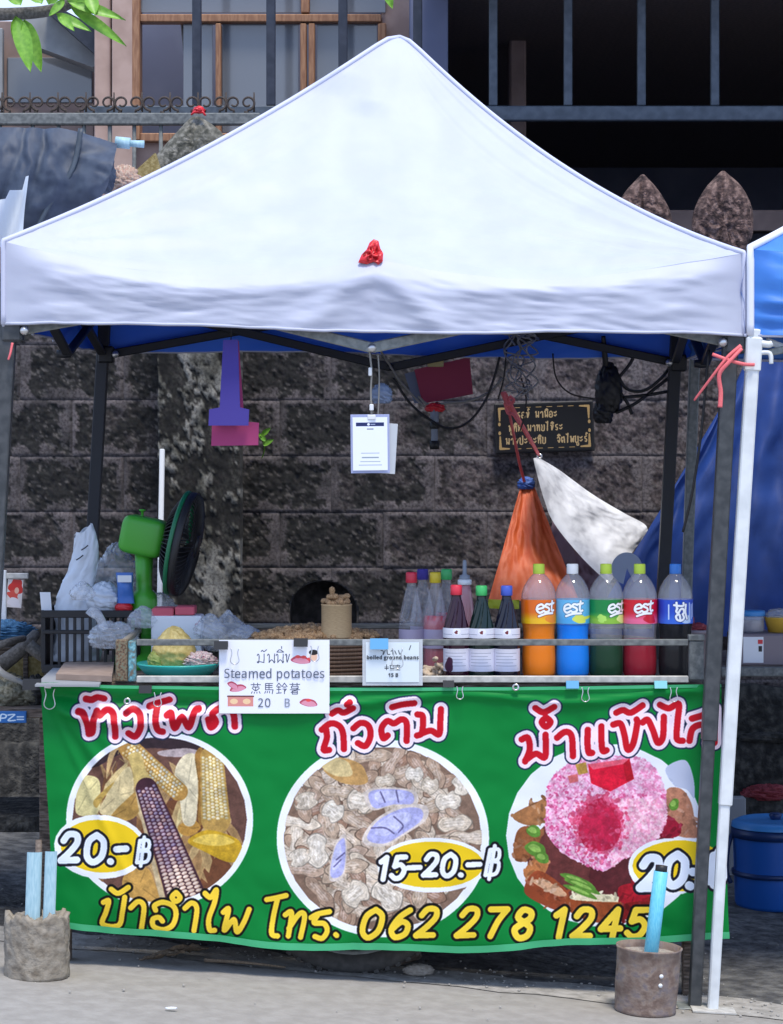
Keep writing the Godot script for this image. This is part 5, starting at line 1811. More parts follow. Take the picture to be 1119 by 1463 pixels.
	var o := one("nut_portion", nuts, M.pale_nuts, "small heap of pale shelled nuts between beans sign and bottles", "nuts")
	o.set_meta("kind", "stuff")


func syrup(px: float, z: float, h: float, m: Material, cap: Material, labels: bool, label: String, drink: Material = null) -> void:
	var at := W(px, 960, z)
	at.y = TABLE
	var t := thing("syrup_bottle", label, "bottle", at, "syrup bottles on the cart")
	var prof := [Vector2(0, 0.003), Vector2(0.030, 0.0), Vector2(0.0365, 0.006), Vector2(0.0375, 0.02), Vector2(0.0372, 0.10), Vector2(0.037, 0.13)]
	var k := h / 0.27
	var st := mb()
	var body := []
	for i in 34:
		var v := i / 33.0
		body.append(v)
	var radius := func(y: float) -> float:
		if y < 0.008: return lerpf(0.030, 0.0368, y / 0.008)
		if y < 0.135: return 0.0372
		if y < 0.235: return lerpf(0.0372, 0.0135, pow((y - 0.135) / 0.1, 0.85))
		return 0.0135
	sheet(st, 56, 60, func(u: float, v: float) -> Vector3:
		var y := (1.0 - v) * 0.25
		var r: float = radius.call(y)
		var tw := smoothstep(0.135, 0.15, y) * (1.0 - smoothstep(0.215, 0.235, y))
		r *= 1.0 + 0.12 * tw * sin(u * TAU * 9.0 + y * 70.0)
		return Vector3(-sin(u * TAU) * r, y * k, -cos(u * TAU) * r * -1.0))
	obj("glass", st, m, t, false)
	if drink:
		st = mb()
		lathe(st, [Vector2(0, 0.006), Vector2(0.033, 0.006), Vector2(0.0345, 0.02), Vector2(0.0345, 0.135 * k), Vector2(0.030, 0.155 * k), Vector2(0, 0.155 * k)], Vector3.ZERO, 22)
		obj("drink", st, drink, t, false)
	st = mb()
	lathe(st, [Vector2(0.0155, 0.242 * k), Vector2(0.0165, 0.244 * k), Vector2(0.0162, 0.268 * k), Vector2(0.014, 0.27 * k), Vector2(0, 0.27 * k)], Vector3.ZERO, 18)
	obj("cap", st, cap, t, false)
	if labels:
		var c := Canvas.new(256, 64, Color(0.88, 0.88, 0.92))
		c.oval(Vector2(128, 20), 26, 22, Color(0.95, 0.95, 0.98))
		c.oval(Vector2(126, 26), 10, 12, Color(0.45, 0.15, 0.18), 0.5, 0.15)
		c.line([Vector2(20, 40), Vector2(96, 40)], 5, Color(0.6, 0.62, 0.7))
		c.line([Vector2(160, 40), Vector2(236, 40)], 5, Color(0.6, 0.62, 0.7))
		st = mb()
		wrap_label(st, 0.0382, 0.122 * k, 0.150 * k, -1.5, 1.5, 18)
		obj("neck_label", st, print_mat(c), t, false)
		var d := Canvas.new(256, 128, Color(0.84, 0.85, 0.92))
		for q in 5: d.line([Vector2(40, 24 + q * 18), Vector2(200 - 30 * (q % 2), 24 + q * 18)], 4, Color(0.62, 0.64, 0.72))
		if cap == M.cap_red: d.oval(Vector2(70, 92), 34, 44, Color(0.25, 0.08, 0.22), 0.3, 0.1)
		st = mb()
		wrap_label(st, 0.0380, 0.028 * k, 0.092 * k, -1.35, 1.35, 18)
		obj("front_label", st, print_mat(d), t, false)
	else:
		st = mb()
		wrap_label(st, 0.0382, 0.07 * k, 0.12 * k, -1.3, 1.3, 18)
		obj("front_label", st, M.lilac, t, false)


# ---------------------------------------------------------------- peanuts
func peanut(st: SurfaceTool, at: Vector3, turn: float, tilt: float, k := 1.0) -> void:
	var b := Basis(Vector3(0, 1, 0), turn) * Basis(Vector3(0, 0, 1), PI / 2 + tilt)
	lathe(st, [Vector2(0, -0.019 * k), Vector2(0.007 * k, -0.015 * k), Vector2(0.0082 * k, -0.008 * k), Vector2(0.0064 * k, 0.0), Vector2(0.0088 * k, 0.009 * k), Vector2(0.006 * k, 0.017 * k), Vector2(0, 0.020 * k)], at, 7, b, 0.15)


func build_peanuts() -> void:
	var c := W(452, 958, -0.42)
	c.y = TABLE
	var t := thing("basket", "long brown woven basket heaped with boiled peanuts", "basket", c)
	var sc := Basis.from_scale(Vector3(1.0, 1, 0.68))
	for k in 9:
		var st := mb()
		var y := 0.008 + k * 0.0115
		lathe(st, [Vector2(0.185 + k * 0.0015, y - 0.0055), Vector2(0.191 + k * 0.0015, y), Vector2(0.185 + k * 0.0015, y + 0.0055), Vector2(0.177, y), Vector2(0.185 + k * 0.0015, y - 0.0055)], c, 48, sc, 0.012)
		obj("band", st, M.wicker, t)
	var st2 := mb()
	lathe(st2, [Vector2(0, 0.004), Vector2(0.178, 0.004), Vector2(0.180, 0.09), Vector2(0, 0.095)], c, 40, sc)
	obj("bottom", st2, M.wicker, t)
	rng.seed = 40
	var heap := mb()
	for k in 400:
		var a := rng.randf() * TAU
		var r := sqrt(rng.randf())
		var q := c + Vector3(cos(a) * r * 0.178, 0, sin(a) * r * 0.118)
		q.y = TABLE + 0.096 + 0.026 * (1.0 - r * r) + 0.016 * rng.randf()
		peanut(heap, q, rng.randf() * 6.3, rng.randf_range(-0.5, 0.5), rng.randf_range(0.9, 1.2))
	var h := one("peanut_heap", heap, M.peanut, "heap of boiled peanuts in shells filling the woven basket", "peanuts")
	h.set_meta("kind", "stuff")
	var cc := W(481, 905, -0.34)
	var t2 := thing("measuring_can", "tan measuring can standing in the peanut heap", "can", cc + Vector3(0, -0.012, 0))
	st2 = mb()
	lathe(st2, [Vector2(0, 0), Vector2(0.0435, 0.0), Vector2(0.0445, 0.003), Vector2(0.0435, 0.006), Vector2(0.0435, 0.092), Vector2(0.0452, 0.095), Vector2(0.0435, 0.098), Vector2(0.040, 0.096), Vector2(0.040, 0.085), Vector2(0, 0.085)], Vector3(0, 0, 0), 30)
	obj("wall", st2, M.tin, t2, false)
	var n := 0
	for q in [[0.0, 0.092, 0.02], [-0.022, 0.096, 0.014], [0.022, 0.095, 0.012], [-0.008, 0.104, 0.0], [0.014, 0.106, 0.004], [-0.026, 0.1, -0.012], [0.026, 0.102, -0.012], [0.0, 0.1, -0.02], [-0.012, 0.112, 0.006], [-0.012, 0.122, 0.0], [0.02, 0.111, -0.002], [0.008, 0.098, 0.026]]:
		var s := mb()
		peanut(s, cc + Vector3(q[0], q[1] - 0.006, q[2]), n * 1.9, 1.3 if n == 9 else 0.25 * sin(n * 2.0), 1.1)
		one("peanut", s, M.peanut, "boiled peanut in its shell heaped on top of the measuring can", "peanut", "peanuts on the measuring can")
		n += 1


# ---------------------------------------------------------------- goods at the left end
func build_left_goods() -> void:
	var z := -0.55
	var k := (EYE.z - z) / FOCAL
	var a := W(60, 872, z)
	var b := W(198, 872, z)
	var mid := Vector3((a.x + b.x) * 0.5, TABLE, z - 0.13)
	var w := b.x - a.x
	var top := a.y
	var t := thing("plastic_crate", "black slotted plastic crate holding bags at left end of cart", "crate", mid)
	for s in [[0.0, 0.0, w, 0.012], [0.0, -0.26, w, 0.012]]:
		var zz: float = z + s[1]
		for band in [[top, 0.022], [top - 0.058, 0.012], [TABLE + 0.014, 0.024]]:
			var st := mb(false)
			box(st, Vector3(mid.x, band[0] - band[1] * 0.5, zz), Vector3(w, band[1], 0.012), Basis.IDENTITY, 0.002)
			obj("band", st, M.black, t)
		for i in 13:
			var st := mb(false)
			box(st, Vector3(a.x + 0.006 + i * (w - 0.012) / 12.0, (TABLE + top) * 0.5, zz - 0.001), Vector3(0.009, top - TABLE - 0.016, 0.008), Basis.IDENTITY, 0.001)
			obj("slat", st, M.black, t)
	for x in [a.x, b.x]:
		var st := mb(false)
		box(st, Vector3(x, (TABLE + top) * 0.5, z - 0.13), Vector3(0.008, top - TABLE, 0.245), Basis.IDENTITY, 0.002)
		obj("end_wall", st, M.black, t)
	var stb := mb(false)
	box(stb, Vector3(mid.x, TABLE + 0.008, z - 0.13), Vector3(w - 0.02, 0.008, 0.24), Basis.IDENTITY, 0.001)
	obj("bottom", stb, M.black, t)
	# what is in it
	var st2 := mb()
	sheet(st2, 30, 30, func(u: float, v: float) -> Vector3:   # tall folded white bag
		var wd := lerpf(0.052, 0.145, pow(v, 0.8))
		var cx := lerpf(W(116, 0, z).x, W(100, 0, z).x, v)
		var a2 := u * TAU
		var y := lerpf(W(0, 758, z).y, TABLE + 0.02, v)
		var f := 1.0 + 0.22 * (0.5 - 2.0 * absf(noise.get_noise_3d(cos(a2) * 2.2 + 8.0, v * 4.0, sin(a2) * 2.2)))
		return Vector3(cx + cos(a2) * wd * 0.5 * f + 0.01 * sin(v * 9.0), y + (0.016 * cos(a2) + 0.006 * sin(a2 * 3.0)) * (1.0 - v), z - 0.07 + sin(a2) * lerpf(0.014, 0.045, v) * f + 0.006 * fine.get_noise_2d(u * 20.0, v * 16.0)))
	var bagt := thing("plastic_bag", "tall folded white plastic bag standing in the black crate", "bag", Vector3(mid.x - 0.03, TABLE + 0.02, z - 0.07))
	obj("film", st2, M.white_bag, bagt)
	for q in [[121, 783, 0.016], [114, 797, 0.01]]:
		var s := mb()
		tube(s, smooth_path([W(q[0] - 5, q[1] + 3, z - 0.038), W(q[0], q[1], z - 0.036), W(q[0] + 5, q[1] - 4, z - 0.038)]), 0.002, 0.002, 5, 0.4)
		obj("printed_mark", s, M.ink_dark, bagt)
	st2 = mb()
	blob(st2, W(149, 856, z - 0.06), Vector3(0.105, 0.10, 0.09), 0.13, 1.8, 3.0, 26, 0.2)
	one("plastic_bag", st2, M.white_bag, "short crumpled white bag in the middle of the black crate", "bag")
	st2 = mb()
	blob(st2, W(166, 828, z - 0.17), Vector3(0.15, 0.20, 0.07), 0.14, 2.0, 12.0, 26, 0.35)
	one("plastic_bag", st2, M.thin_bag, "thin clear bag rising at the back of black crate", "bag")
	st2 = mb()
	sheet(st2, 4, 6, func(u: float, v: float) -> Vector3: return W(lerpf(57, 72, u) + v * 3.0, lerpf(846, 880, v), z - 0.015 - 0.01 * u))
	one("paper_card", st2, M.paper, "white card edge standing at left inside the black crate", "card")
	var p := thing("snack_packet", "blue packet with red foot standing at right in the black crate", "packet", W(178, 872, z - 0.03))
	st2 = mb()
	sheet(st2, 16, 16, func(u: float, v: float) -> Vector3:
		var a3 := u * TAU
		return W(178 + cos(a3) * 12.5 * (1.0 - 0.1 * sin(v * PI)) + 2 * v, lerpf(818, 862, v), z - 0.03 + sin(a3) * 0.022 * sin(clampf(v * 1.3, 0.1, 1.0) * PI * 0.8)))
	obj("sleeve", st2, M.packet_blue, p)
	st2 = mb()
	blob(st2, W(177, 868, z - 0.03), Vector3(0.052, 0.03, 0.036), 0.1, 2.0, 2.0, 14)
	obj("foot", st2, M.red_plastic, p)
	obj("stripe", flat_box(168, 822, 188, 832, z - 0.001, 0.003, 0.001), M.white, p)
	st2 = mb()
	blob(st2, W(162, 910, z + 0.09), Vector3(0.14, 0.085, 0.10), 0.14, 1.8, 7.0, 30, 0.1)
	tube(st2, smooth_path([W(150, 900, z + 0.1), W(143, 884, z + 0.1), W(134, 874, z + 0.09), W(128, 880, z + 0.09)]), 0.012, 0.018, 8, 0.5)
	one("plastic_bag", st2, M.bag, "cloudy white plastic bag slumped in front of the crate", "bag")
	st2 = mb()
	blob(st2, W(220, 866, -0.66), Vector3(0.13, 0.085, 0.1), 0.13, 1.8, 17.0, 24, 0.2)
	one("plastic_bag", st2, M.bag, "greyish bag at the foot of the green fan", "bag")
	# boards at the very end
	var g := one("grey_board", board([[50, 978], [142, 978], [168, 934], [98, 934]], TABLE + 0.005, 0.006), M.grey_board, "smooth grey board lying at the left end of cart", "board")
	g.set_meta("label", "smooth grey board lying flat at the left end of cart")
	one("cardboard", board([[80, 963], [160, 966], [166, 930], [104, 930]], TABLE + 0.022, 0.016), M.cardboard, "brown cardboard sheet on the grey board beside blue post", "cardboard")
	# red and white paper box, yellow goods, teal tray
	var pb := thing("paper_box", "white paper box with red upper edge behind yellow goods", "box", W(253, 915, -0.5))
	obj("wall", flat_box(216, 880, 288, 945, -0.48, 0.10, 0.003), M.paper, pb)
	obj("red_edge", flat_box(217, 869, 248, 881, -0.483, 0.09, 0.003), M.red_fade, pb)
	obj("red_edge", flat_box(250, 867, 278, 879, -0.484, 0.09, 0.003), M.red_fade, pb)
	var tt := thing("serving_tray", "turquoise plastic tray with food in the left of cart tray", "tray", W(255, 958, -0.33))
	var c := W(255, 955, -0.33)
	c.y = TABLE
	st2 = mb()
	lathe(st2, [Vector2(0, 0.012), Vector2(0.085, 0.012), Vector2(0.105, 0.030), Vector2(0.118, 0.040), Vector2(0.120, 0.036), Vector2(0.100, 0.012), Vector2(0.088, 0.002), Vector2(0, 0.002)], c, 40, Basis.from_scale(Vector3(1.0, 1.0, 1.0)))
	obj("dish", st2, M.teal, tt)
	st2 = mb()
	blob(st2, c + Vector3(-0.012, 0.075, 0.0), Vector3(0.125, 0.135, 0.11), 0.05, 1.3, 5.0, 26, 0.3)
	one("fruit_bag", st2, M.yellow_goods, "yellow food heaped in a clear bag on turquoise tray", "food")
	st2 = mb()
	blob(st2, c + Vector3(-0.06, 0.045, 0.02), Vector3(0.05, 0.06, 0.05), 0.15, 2.0, 2.0, 18)
	one("fruit", st2, M.green_fruit, "small greenish fruit at left on turquoise tray", "fruit")
	st2 = mb()
	blob(st2, c + Vector3(0.065, 0.045, 0.03), Vector3(0.09, 0.05, 0.06), 0.25, 2.8, 31.0, 22)
	one("sweets_bag", st2, M.pink_bag, "pink and white wrapped sweets at right on turquoise tray", "sweets")
	for q in [[118, 846, -0.50, 0.07, 0.06, 51.0, "little scrunched clear bag against the tall white bag"], [205, 884, -0.50, 0.09, 0.07, 61.0, "scrunched clear bag right of the black crate"], [300, 898, -0.44, 0.09, 0.08, 71.0, "small clear bag beside the white paper box"], [352, 908, -0.50, 0.10, 0.06, 81.0, "flat clear bag touching the peanut basket"]]:
		st2 = mb()
		blob(st2, W(q[0], q[1], q[2]), Vector3(q[3], q[4], 0.08), 0.14, 1.9, q[5], 26, 0.4)
		one("plastic_bag", st2, M.bag, q[6], "bag")
	st2 = mb()
	blob(st2, W(326, 906, -0.52), Vector3(0.16, 0.13, 0.12), 0.13, 1.9, 23.0, 30, 0.75)
	one("plastic_bag", st2, M.bag, "clear knotted bag left of the peanut basket", "bag")


func board(q: Array, y: float, thick: float) -> SurfaceTool:   # a flat board: photograph corners dropped on the height y
	var p := []
	for v in q:
		var d: float = (EYE.y - y) * FOCAL / (v[1] - 628.0)
		p.append(Vector2((v[0] - 559.5) * d / FOCAL, -(EYE.z - d)))
	var st := mb(false)
	extrude(st, PackedVector2Array(p), Transform3D(Basis(Vector3(1, 0, 0), -PI / 2), Vector3(0, y, 0)), thick)
	return st


func build_fan() -> void:
	var z := -0.62
	var k := (EYE.z - z) / FOCAL
	var head := W(206, 766, z)
	var base := Vector3(head.x, TABLE, z)
	var t := thing("desk_fan", "bright green electric fan turned sideways behind the cart goods", "fan", base)
	var st := mb()
	# motor housing: a barrel, broader at the cage end
	var axis := Basis(Vector3(0, 1, 0), -0.10) * Basis(Vector3(0, 0, 1), -PI / 2 - 0.2)
	rounded(st, head, Vector3(0.116, 0.135, 0.106), axis, 0.38)
	obj("motor_housing", st, M.green_fan, t)
	st = mb()
	lathe(st, [Vector2(0.004, 0.0), Vector2(0.004, 0.014), Vector2(0.010, 0.016), Vector2(0.010, 0.020), Vector2(0, 0.021)], head + Vector3(-0.005, 0.060, 0), 10)
	obj("knob", st, M.green_fan, t)
	st = mb()
	lathe(st, [Vector2(0.038, 0.0), Vector2(0.040, 0.10), Vector2(0.036, 0.12), Vector2(0.024, 0.13), Vector2(0.024, 0.16), Vector2(0.028, 0.24), Vector2(0, 0.245)], base + Vector3(0, 0.10, 0), 22)
	obj("neck", st, M.green_fan, t)
	st = mb()
	lathe(st, [Vector2(0, 0.0), Vector2(0.11, 0.0), Vector2(0.11, 0.015), Vector2(0.09, 0.03), Vector2(0.045, 0.05), Vector2(0.038, 0.10), Vector2(0, 0.10)], base, 26)
	obj("base", st, M.green_fan, t)
	# cage: green rear ring, dark front ring and wires
	var cc := W(266, 778, z + 0.03)
	var r := 0.154
	st = mb()
	tube(st, [head + axis.y * 0.05, cc - axis.y * 0.05], 0.03, 0.022, 14)
	obj("shaft", st, M.black, t)
	st = mb()
	lathe(st, [Vector2(r - 0.006, -0.006), Vector2(r + 0.003, -0.006), Vector2(r + 0.005, 0.0), Vector2(r + 0.003, 0.006), Vector2(r - 0.006, 0.006), Vector2(r - 0.006, -0.006)], cc - axis.y * 0.022, 48, axis)
	var cage := obj("cage", st, M.green_ring, t)
	st = mb()
	lathe(st, [Vector2(r - 0.008, -0.014), Vector2(r + 0.003, -0.014), Vector2(r + 0.003, 0.006), Vector2(r - 0.008, 0.008), Vector2(r - 0.008, -0.014)], cc + axis.y * 0.0, 48, axis)
	obj("front_ring", st, M.black, cage)
	st = mb()
	for i in 64:
		var a := TAU * i / 64.0
		var d := axis * Vector3(cos(a), 0, sin(a))
		tube(st, smooth_path([cc + d * 0.03 + axis.y * 0.032, cc + d * 0.09 + axis.y * 0.03, cc + d * 0.145 + axis.y * 0.016, cc + d * r], 3), 0.0016, 0.0016, 4)
		tube(st, smooth_path([cc + d * 0.03 - axis.y * 0.06, cc + d * 0.1 - axis.y * 0.055, cc + d * r - axis.y * 0.02], 3), 0.0016, 0.0016, 4)
	var wires := obj("wires", st, M.black, cage)
	wires.set_meta("kind", "stuff")
	st = mb()
	lathe(st, [Vector2(0, -0.004), Vector2(0.036, -0.004), Vector2(0.036, 0.004), Vector2(0, 0.006)], cc + axis.y * 0.032, 18, axis)
	obj("badge", st, M.black, cage)
	for i in 3:
		st = mb()
		var a0 := TAU * i / 3.0
		sheet(st, 8, 6, func(u: float, v: float) -> Vector3:
			var a2 := a0 + u * 1.3
			var rr := lerpf(0.02, 0.135 - 0.03 * absf(u - 0.5), v)
			return cc + axis * Vector3(cos(a2) * rr, 0.012 - 0.03 * u, sin(a2) * rr))
		obj("blade", st, M.black, t)
	st = mb(false)
	bar(st, W(232, 642, -2.58), Vector3(W(226, 0, -2.3).x, ground_y(-0.9) + 0.002, -2.2), 0.019, 0.019)
	one("white_pole", st, M.white, "thin white pole leaning upright behind the green fan", "pole")


# ---------------------------------------------------------------- things that hang
func tee(z: float, outline: Array, m: Material, label: String) -> void:
	var p := PackedVector2Array()
	for q in outline: p.append(v2w(q[0], q[1], z))
	var st := mb(false)
	extrude(st, p, Transform3D(Basis.IDENTITY, Vector3(0, 0, z)), 0.012)
	var t := thing("foam_sign", label, "sign", W(330, 600, z), "foam cut-outs hanging from the tent")
	obj("cutout", st, m, t)
	st = mb()
	tube(st, [W(330, 488, z - 0.006), W(331, 455, z - 0.006)], 0.0015, 0.0015, 5)
	obj("string", st, M.black, t)


const THAI := {
	"n": [[0.1, 0.15, 0.25, 0.1, 0.25, 0.9], [0.25, 0.8, 0.5, 0.65, 0.75, 0.9, 0.8, 0.1]], "a": [[0.2, 0.3, 0.5, 0.1, 0.7, 0.3, 0.7, 0.95]],
	"g": [[0.2, 0.2, 0.4, 0.25, 0.45, 0.9, 0.75, 0.3, 0.7, 0.1]], "p": [[0.1, 0.1, 0.25, 0.1, 0.2, 0.9, 0.75, 0.9, 0.8, -0.25]], "r": [[0.3, 0.2, 0.7, 0.1], [0.3, 0.2, 0.35, 0.45, 0.7, 0.6, 0.6, 0.9, 0.35, 0.85]],
	"e": [[0.2, 0.25, 0.45, 0.35, 0.7, 0.15], [0.2, 0.7, 0.45, 0.8, 0.7, 0.6]], "t": [[0.1, 0.15, 0.25, 0.1, 0.25, 0.9], [0.25, 0.6, 0.6, 0.1, 0.75, 0.3, 0.75, 0.95]], "i": [[0.2, -0.1, 0.5, -0.3, 0.8, -0.1, 0.2, -0.1]],
	"b": [[0.1, 0.1, 0.25, 0.1, 0.2, 0.9, 0.75, 0.9, 0.8, 0.1]], "c": [[0.2, 0.25, 0.5, 0.1, 0.75, 0.4, 0.6, 0.9, 0.35, 0.6]], "d": [[0.4, 0.6, 0.3, 0.9, 0.1, 0.6, 0.2, 0.15, 0.45, 0.25, 0.7, 0.1, 0.8, 0.95]],
	"x": [[0.2, -0.3, 0.5, -0.15, 0.6, -0.4, 0.5, 0.3, 0.45, 0.95]], "w": [[0.1, 0.15, 0.25, 0.1, 0.25, 0.9, 0.5, 0.4, 0.7, 0.9, 0.85, 0.1]], "u": [[0.4, 1.1, 0.45, 1.4, 0.8, 1.4, 0.8, 1.1]], "k": [[0.5, -0.1, 0.6, -0.4, 0.8, -0.3]],
	"o": [[0.45, 0.55, 0.2, 0.5, 0.2, 0.9, 0.75, 0.9, 0.8, 0.3, 0.5, 0.1, 0.2, 0.25]], "m": [[0.1, 0.15, 0.25, 0.1, 0.25, 0.85, 0.1, 0.9], [0.25, 0.8, 0.75, 0.9, 0.8, 0.1]], "y": [[0.2, 0.1, 0.3, 0.4, 0.2, 0.9, 0.75, 0.9, 0.8, 0.1]],
}


func build_hanging() -> void:
	tee(-0.035, [[319, 486], [340, 485], [343, 582], [356, 585], [355, 608], [298, 608], [299, 585], [314, 582]], M.purple_foam, "purple foam cut-out shaped like an upside-down T hanging from tent")
	tee(-0.075, [[336, 487], [341, 487], [349, 602], [370, 604], [369, 636], [302, 637], [303, 606], [330, 604]], M.pink_foam, "pink foam cut-out hanging just behind the purple one")
	# name card on a cord
	var z := -0.02
	var t := thing("name_card", "white card with navy header in clear holder hanging from tent hub", "card", W(530, 674, z))
	var c := Canvas.new(228, 340, Color(0.92, 0.94, 0.98))
	c.poly([Vector2(22, 34), Vector2(206, 34), Vector2(206, 58), Vector2(22, 58)], Color(0.08, 0.14, 0.36))
	c.oval(Vector2(104, 46), 9, 8, Color(0.9, 0.93, 0.98))
	c.line([Vector2(120, 46), Vector2(146, 46)], 5, Color(0.75, 0.8, 0.92))
	c.line([Vector2(96, 76), Vector2(134, 76)], 6, Color(0.25, 0.3, 0.4))
	for q in [[56, 172, 230], [62, 166, 258], [50, 178, 284], [40, 188, 306]]: c.line([Vector2(q[0], q[2]), Vector2(q[1], q[2])], 5 if q[2] != 258 else 8, Color(0.55, 0.6, 0.66))
	var s := (EYE.z - z) / FOCAL
	var tilt := Basis(Vector3(0, 0, 1), 0.01) * Basis(Vector3(0, 1, 0), 0.12)
	var mid := W(529, 634, z) - W(530, 674, z)
	var st := mb()
	card(st, 50 * s, 76 * s, 0.002)
	var o := obj("print", st, print_mat(c, 0.25), t, false)
	o.transform = Transform3D(tilt, mid + Vector3(0, 0, 0.003))
	st = mb(false)
	box(st, Vector3.ZERO, Vector3(56 * s, 84 * s, 0.003), Basis.IDENTITY, 0.001)
	o = obj("holder", st, M.holder, t, false)
	o.transform = Transform3D(tilt, mid + Vector3(0, 0, -0.001))
	st = mb(false)
	box(st, Vector3(0.03, -0.012, -0.014), Vector3(44 * s, 72 * s, 0.003), Basis(Vector3(0, 0, 1), -0.06), 0.006)
	o = obj("spare_pouch", st, M.sleeve, t, false)
	o.position = mid
	st = mb()
	tube(st, smooth_path([W(528, 502, z), W(531, 530, z), W(530, 560, z), W(531, 592, z)]), 0.0028, 0.0028, 6)
	tube(st, smooth_path([W(540, 505, z - 0.01), W(542, 540, z - 0.01), W(540, 600, z - 0.012)]), 0.0022, 0.0022, 6)
	obj("cord", st, M.cord_grey, t)
	for q in [[529, 531, 5, 12], [531, 582, 6, 9], [531, 596, 12, 7]]:
		obj("clasp", flat_box(q[0] - q[2] * 0.5, q[1] - q[3] * 0.5, q[0] + q[2] * 0.5, q[1] + q[3] * 0.5, z + 0.008, 0.008, 0.002), M.white, t)
	st = mb()
	blob(st, W(545, 565, -0.06), Vector3(0.055, 0.06, 0.03), 0.2, 2.5, 3.0, 18)
	one("pouch", st, M.blue_pouch, "small blue-grey pouch hanging behind the name card cord", "pouch")
	# red board and brush at the back truss
	z = -2.07
	var mbt := thing("folder", "maroon folder hanging under the tent beside yellow tag", "folder", W(632, 575, z))
	st = mb(false)
	extrude(st, PackedVector2Array([v2w(592, 528, z), v2w(671, 510, z), v2w(676, 563, z), v2w(604, 577, z)]), Transform3D(Basis.IDENTITY, Vector3(0, 0, z)), 0.012)
	obj("cover", st, M.maroon, mbt)
	st = mb(false)
	extrude(st, PackedVector2Array([v2w(578, 534, z), v2w(593, 530, z), v2w(604, 576, z), v2w(592, 576, z)]), Transform3D(Basis.IDENTITY, Vector3(0, 0, z - 0.016)), 0.006)
	obj("inner_sheet", st, M.blue_pouch, mbt)
	st = mb()
	tube(st, smooth_path([W(616, 512, z), W(612, 500, z), W(618, 494, z), W(624, 500, z), W(622, 512, z)]), 0.004, 0.004, 6)
	obj("hook", st, M.cord_grey, mbt)
	obj("tag", flat_box(611, 510, 634, 524, -2.0, 0.02, 0.003), M.yellow_tag, mbt)
	z = -1.97
	var br := thing("brush", "small grey handled brush with black tip tied by red cord", "brush", W(621, 642, z))
	st = mb()
	var bc := W(621, 642, z)
	lathe(st, [Vector2(0, 0.0), Vector2(0.017, 0.0), Vector2(0.018, 0.03), Vector2(0, 0.032)], bc, 14)
	obj("bristles", st, M.black, br)
	st = mb()
	lathe(st, [Vector2(0.012, 0.03), Vector2(0.012, 0.07), Vector2(0.014, 0.09), Vector2(0.016, 0.13), Vector2(0.012, 0.14), Vector2(0, 0.14)], bc, 14)
	obj("handle", st, M.grey_plastic, br)
	st = mb()
	lathe(st, [Vector2(0.015, 0.072), Vector2(0.018, 0.078), Vector2(0.018, 0.09), Vector2(0.015, 0.095)], bc, 14)
	obj("tape", st, M.black, br)
	st = mb()
	blob(st, bc + Vector3(0.002, 0.145, 0), Vector3(0.06, 0.035, 0.03), 0.3, 2.6, 6.0, 16)
	obj("red_cord", st, M.red_plastic, br)
	st = mb()
	tube(st, smooth_path([W(598, 566, z), W(612, 578, z), W(640, 576, z), W(672, 572, z), W(700, 560, z), W(718, 540, z)]), 0.005, 0.005, 6)
	tube(st, smooth_path([W(543, 500, -1.9), W(556, 520, -1.95), W(572, 545, z), W(600, 575, z), W(613, 585, z)]), 0.004, 0.004, 6)
	one("slung_rope", st, M.cord_grey, "pale grey rope slung below the maroon folder", "rope")
	st = mb()
	tube(st, smooth_path([W(562, 540, z + 0.02), W(585, 575, z + 0.02), W(612, 598, z + 0.02), W(640, 612, z + 0.02), W(668, 604, z + 0.02), W(692, 575, z + 0.02), W(706, 540, z + 0.02), W(714, 510, z + 0.02)]), 0.0045, 0.0045, 6)
	one("black_cable", st, M.black, "black cable looped below the maroon folder", "cable")
	# silver wire tangle
	rng.seed = 77
	st = mb()
	for k in 11:
		var p := []
		for i in 7: p.append(W(745 + rng.randf_range(-24, 24) * (0.5 if i in [0, 6] else 1.0), 472 + i * 15 + rng.randf_range(-10, 10) - (i * 13 if k % 3 == 0 else 0), -1.93 + rng.randf_range(-0.03, 0.03)))
		tube(st, smooth_path(p, 5), 0.0032, 0.0032, 5)
	one("wire_tangle", st, M.silver_wire, "tangle of silver wire hanging from the back of tent", "wire")
	st = mb()
	for q in [[[745, 540], [752, 570], [748, 600], [738, 630]], [[724, 500], [720, 540], [712, 570]], [[790, 505], [795, 540], [815, 562], [850, 570]]]:
		var p := []
		for v in q: p.append(W(v[0], v[1], -2.02))
		tube(st, smooth_path(p), 0.003, 0.003, 5)
	one("thin_cables", st, M.black, "thin dark cables drooping around the silver wire tangle", "cable")
	# black bundle with its cables
	var bb := thing("cable_bundle", "black bag-like bundle of adapters hanging beside the plaque", "bundle", W(872, 605, -2.05))
	st = mb()
	blob(st, W(870, 560, -2.05), Vector3(0.095, 0.20, 0.09), 0.10, 1.6, 14.0, 26)
	blob(st, W(862, 590, -2.05), Vector3(0.07, 0.10, 0.08), 0.12, 1.8, 24.0, 20)
	tube(st, smooth_path([W(866, 528, -2.05), W(864, 505, -2.03), W(862, 480, -2.02)]), 0.012, 0.008, 7)
	obj("pack", st, M.black, bb)
	st = mb()
	for q in [[[880, 530], [895, 555], [920, 558], [945, 540], [960, 520]], [[885, 568], [920, 565], [950, 560], [968, 556]], [[880, 590], [910, 575], [940, 552], [962, 535]], [[882, 555], [896, 575], [903, 592]], [[884, 540], [900, 520], [905, 510]]]:
		var p := []
		for v in q: p.append(W(v[0], v[1], -2.03))
		tube(st, smooth_path(p), 0.006, 0.006, 6)
	obj("cable", st, M.black, bb)
	# plaque
	z = WALL_Z + 0.045
	var pt := thing("wall_plaque", "black plaque with gold Thai lettering on the wall", "plaque", W(778, 645, z))
	c = Canvas.new(568, 292, Color(0.025, 0.025, 0.04))
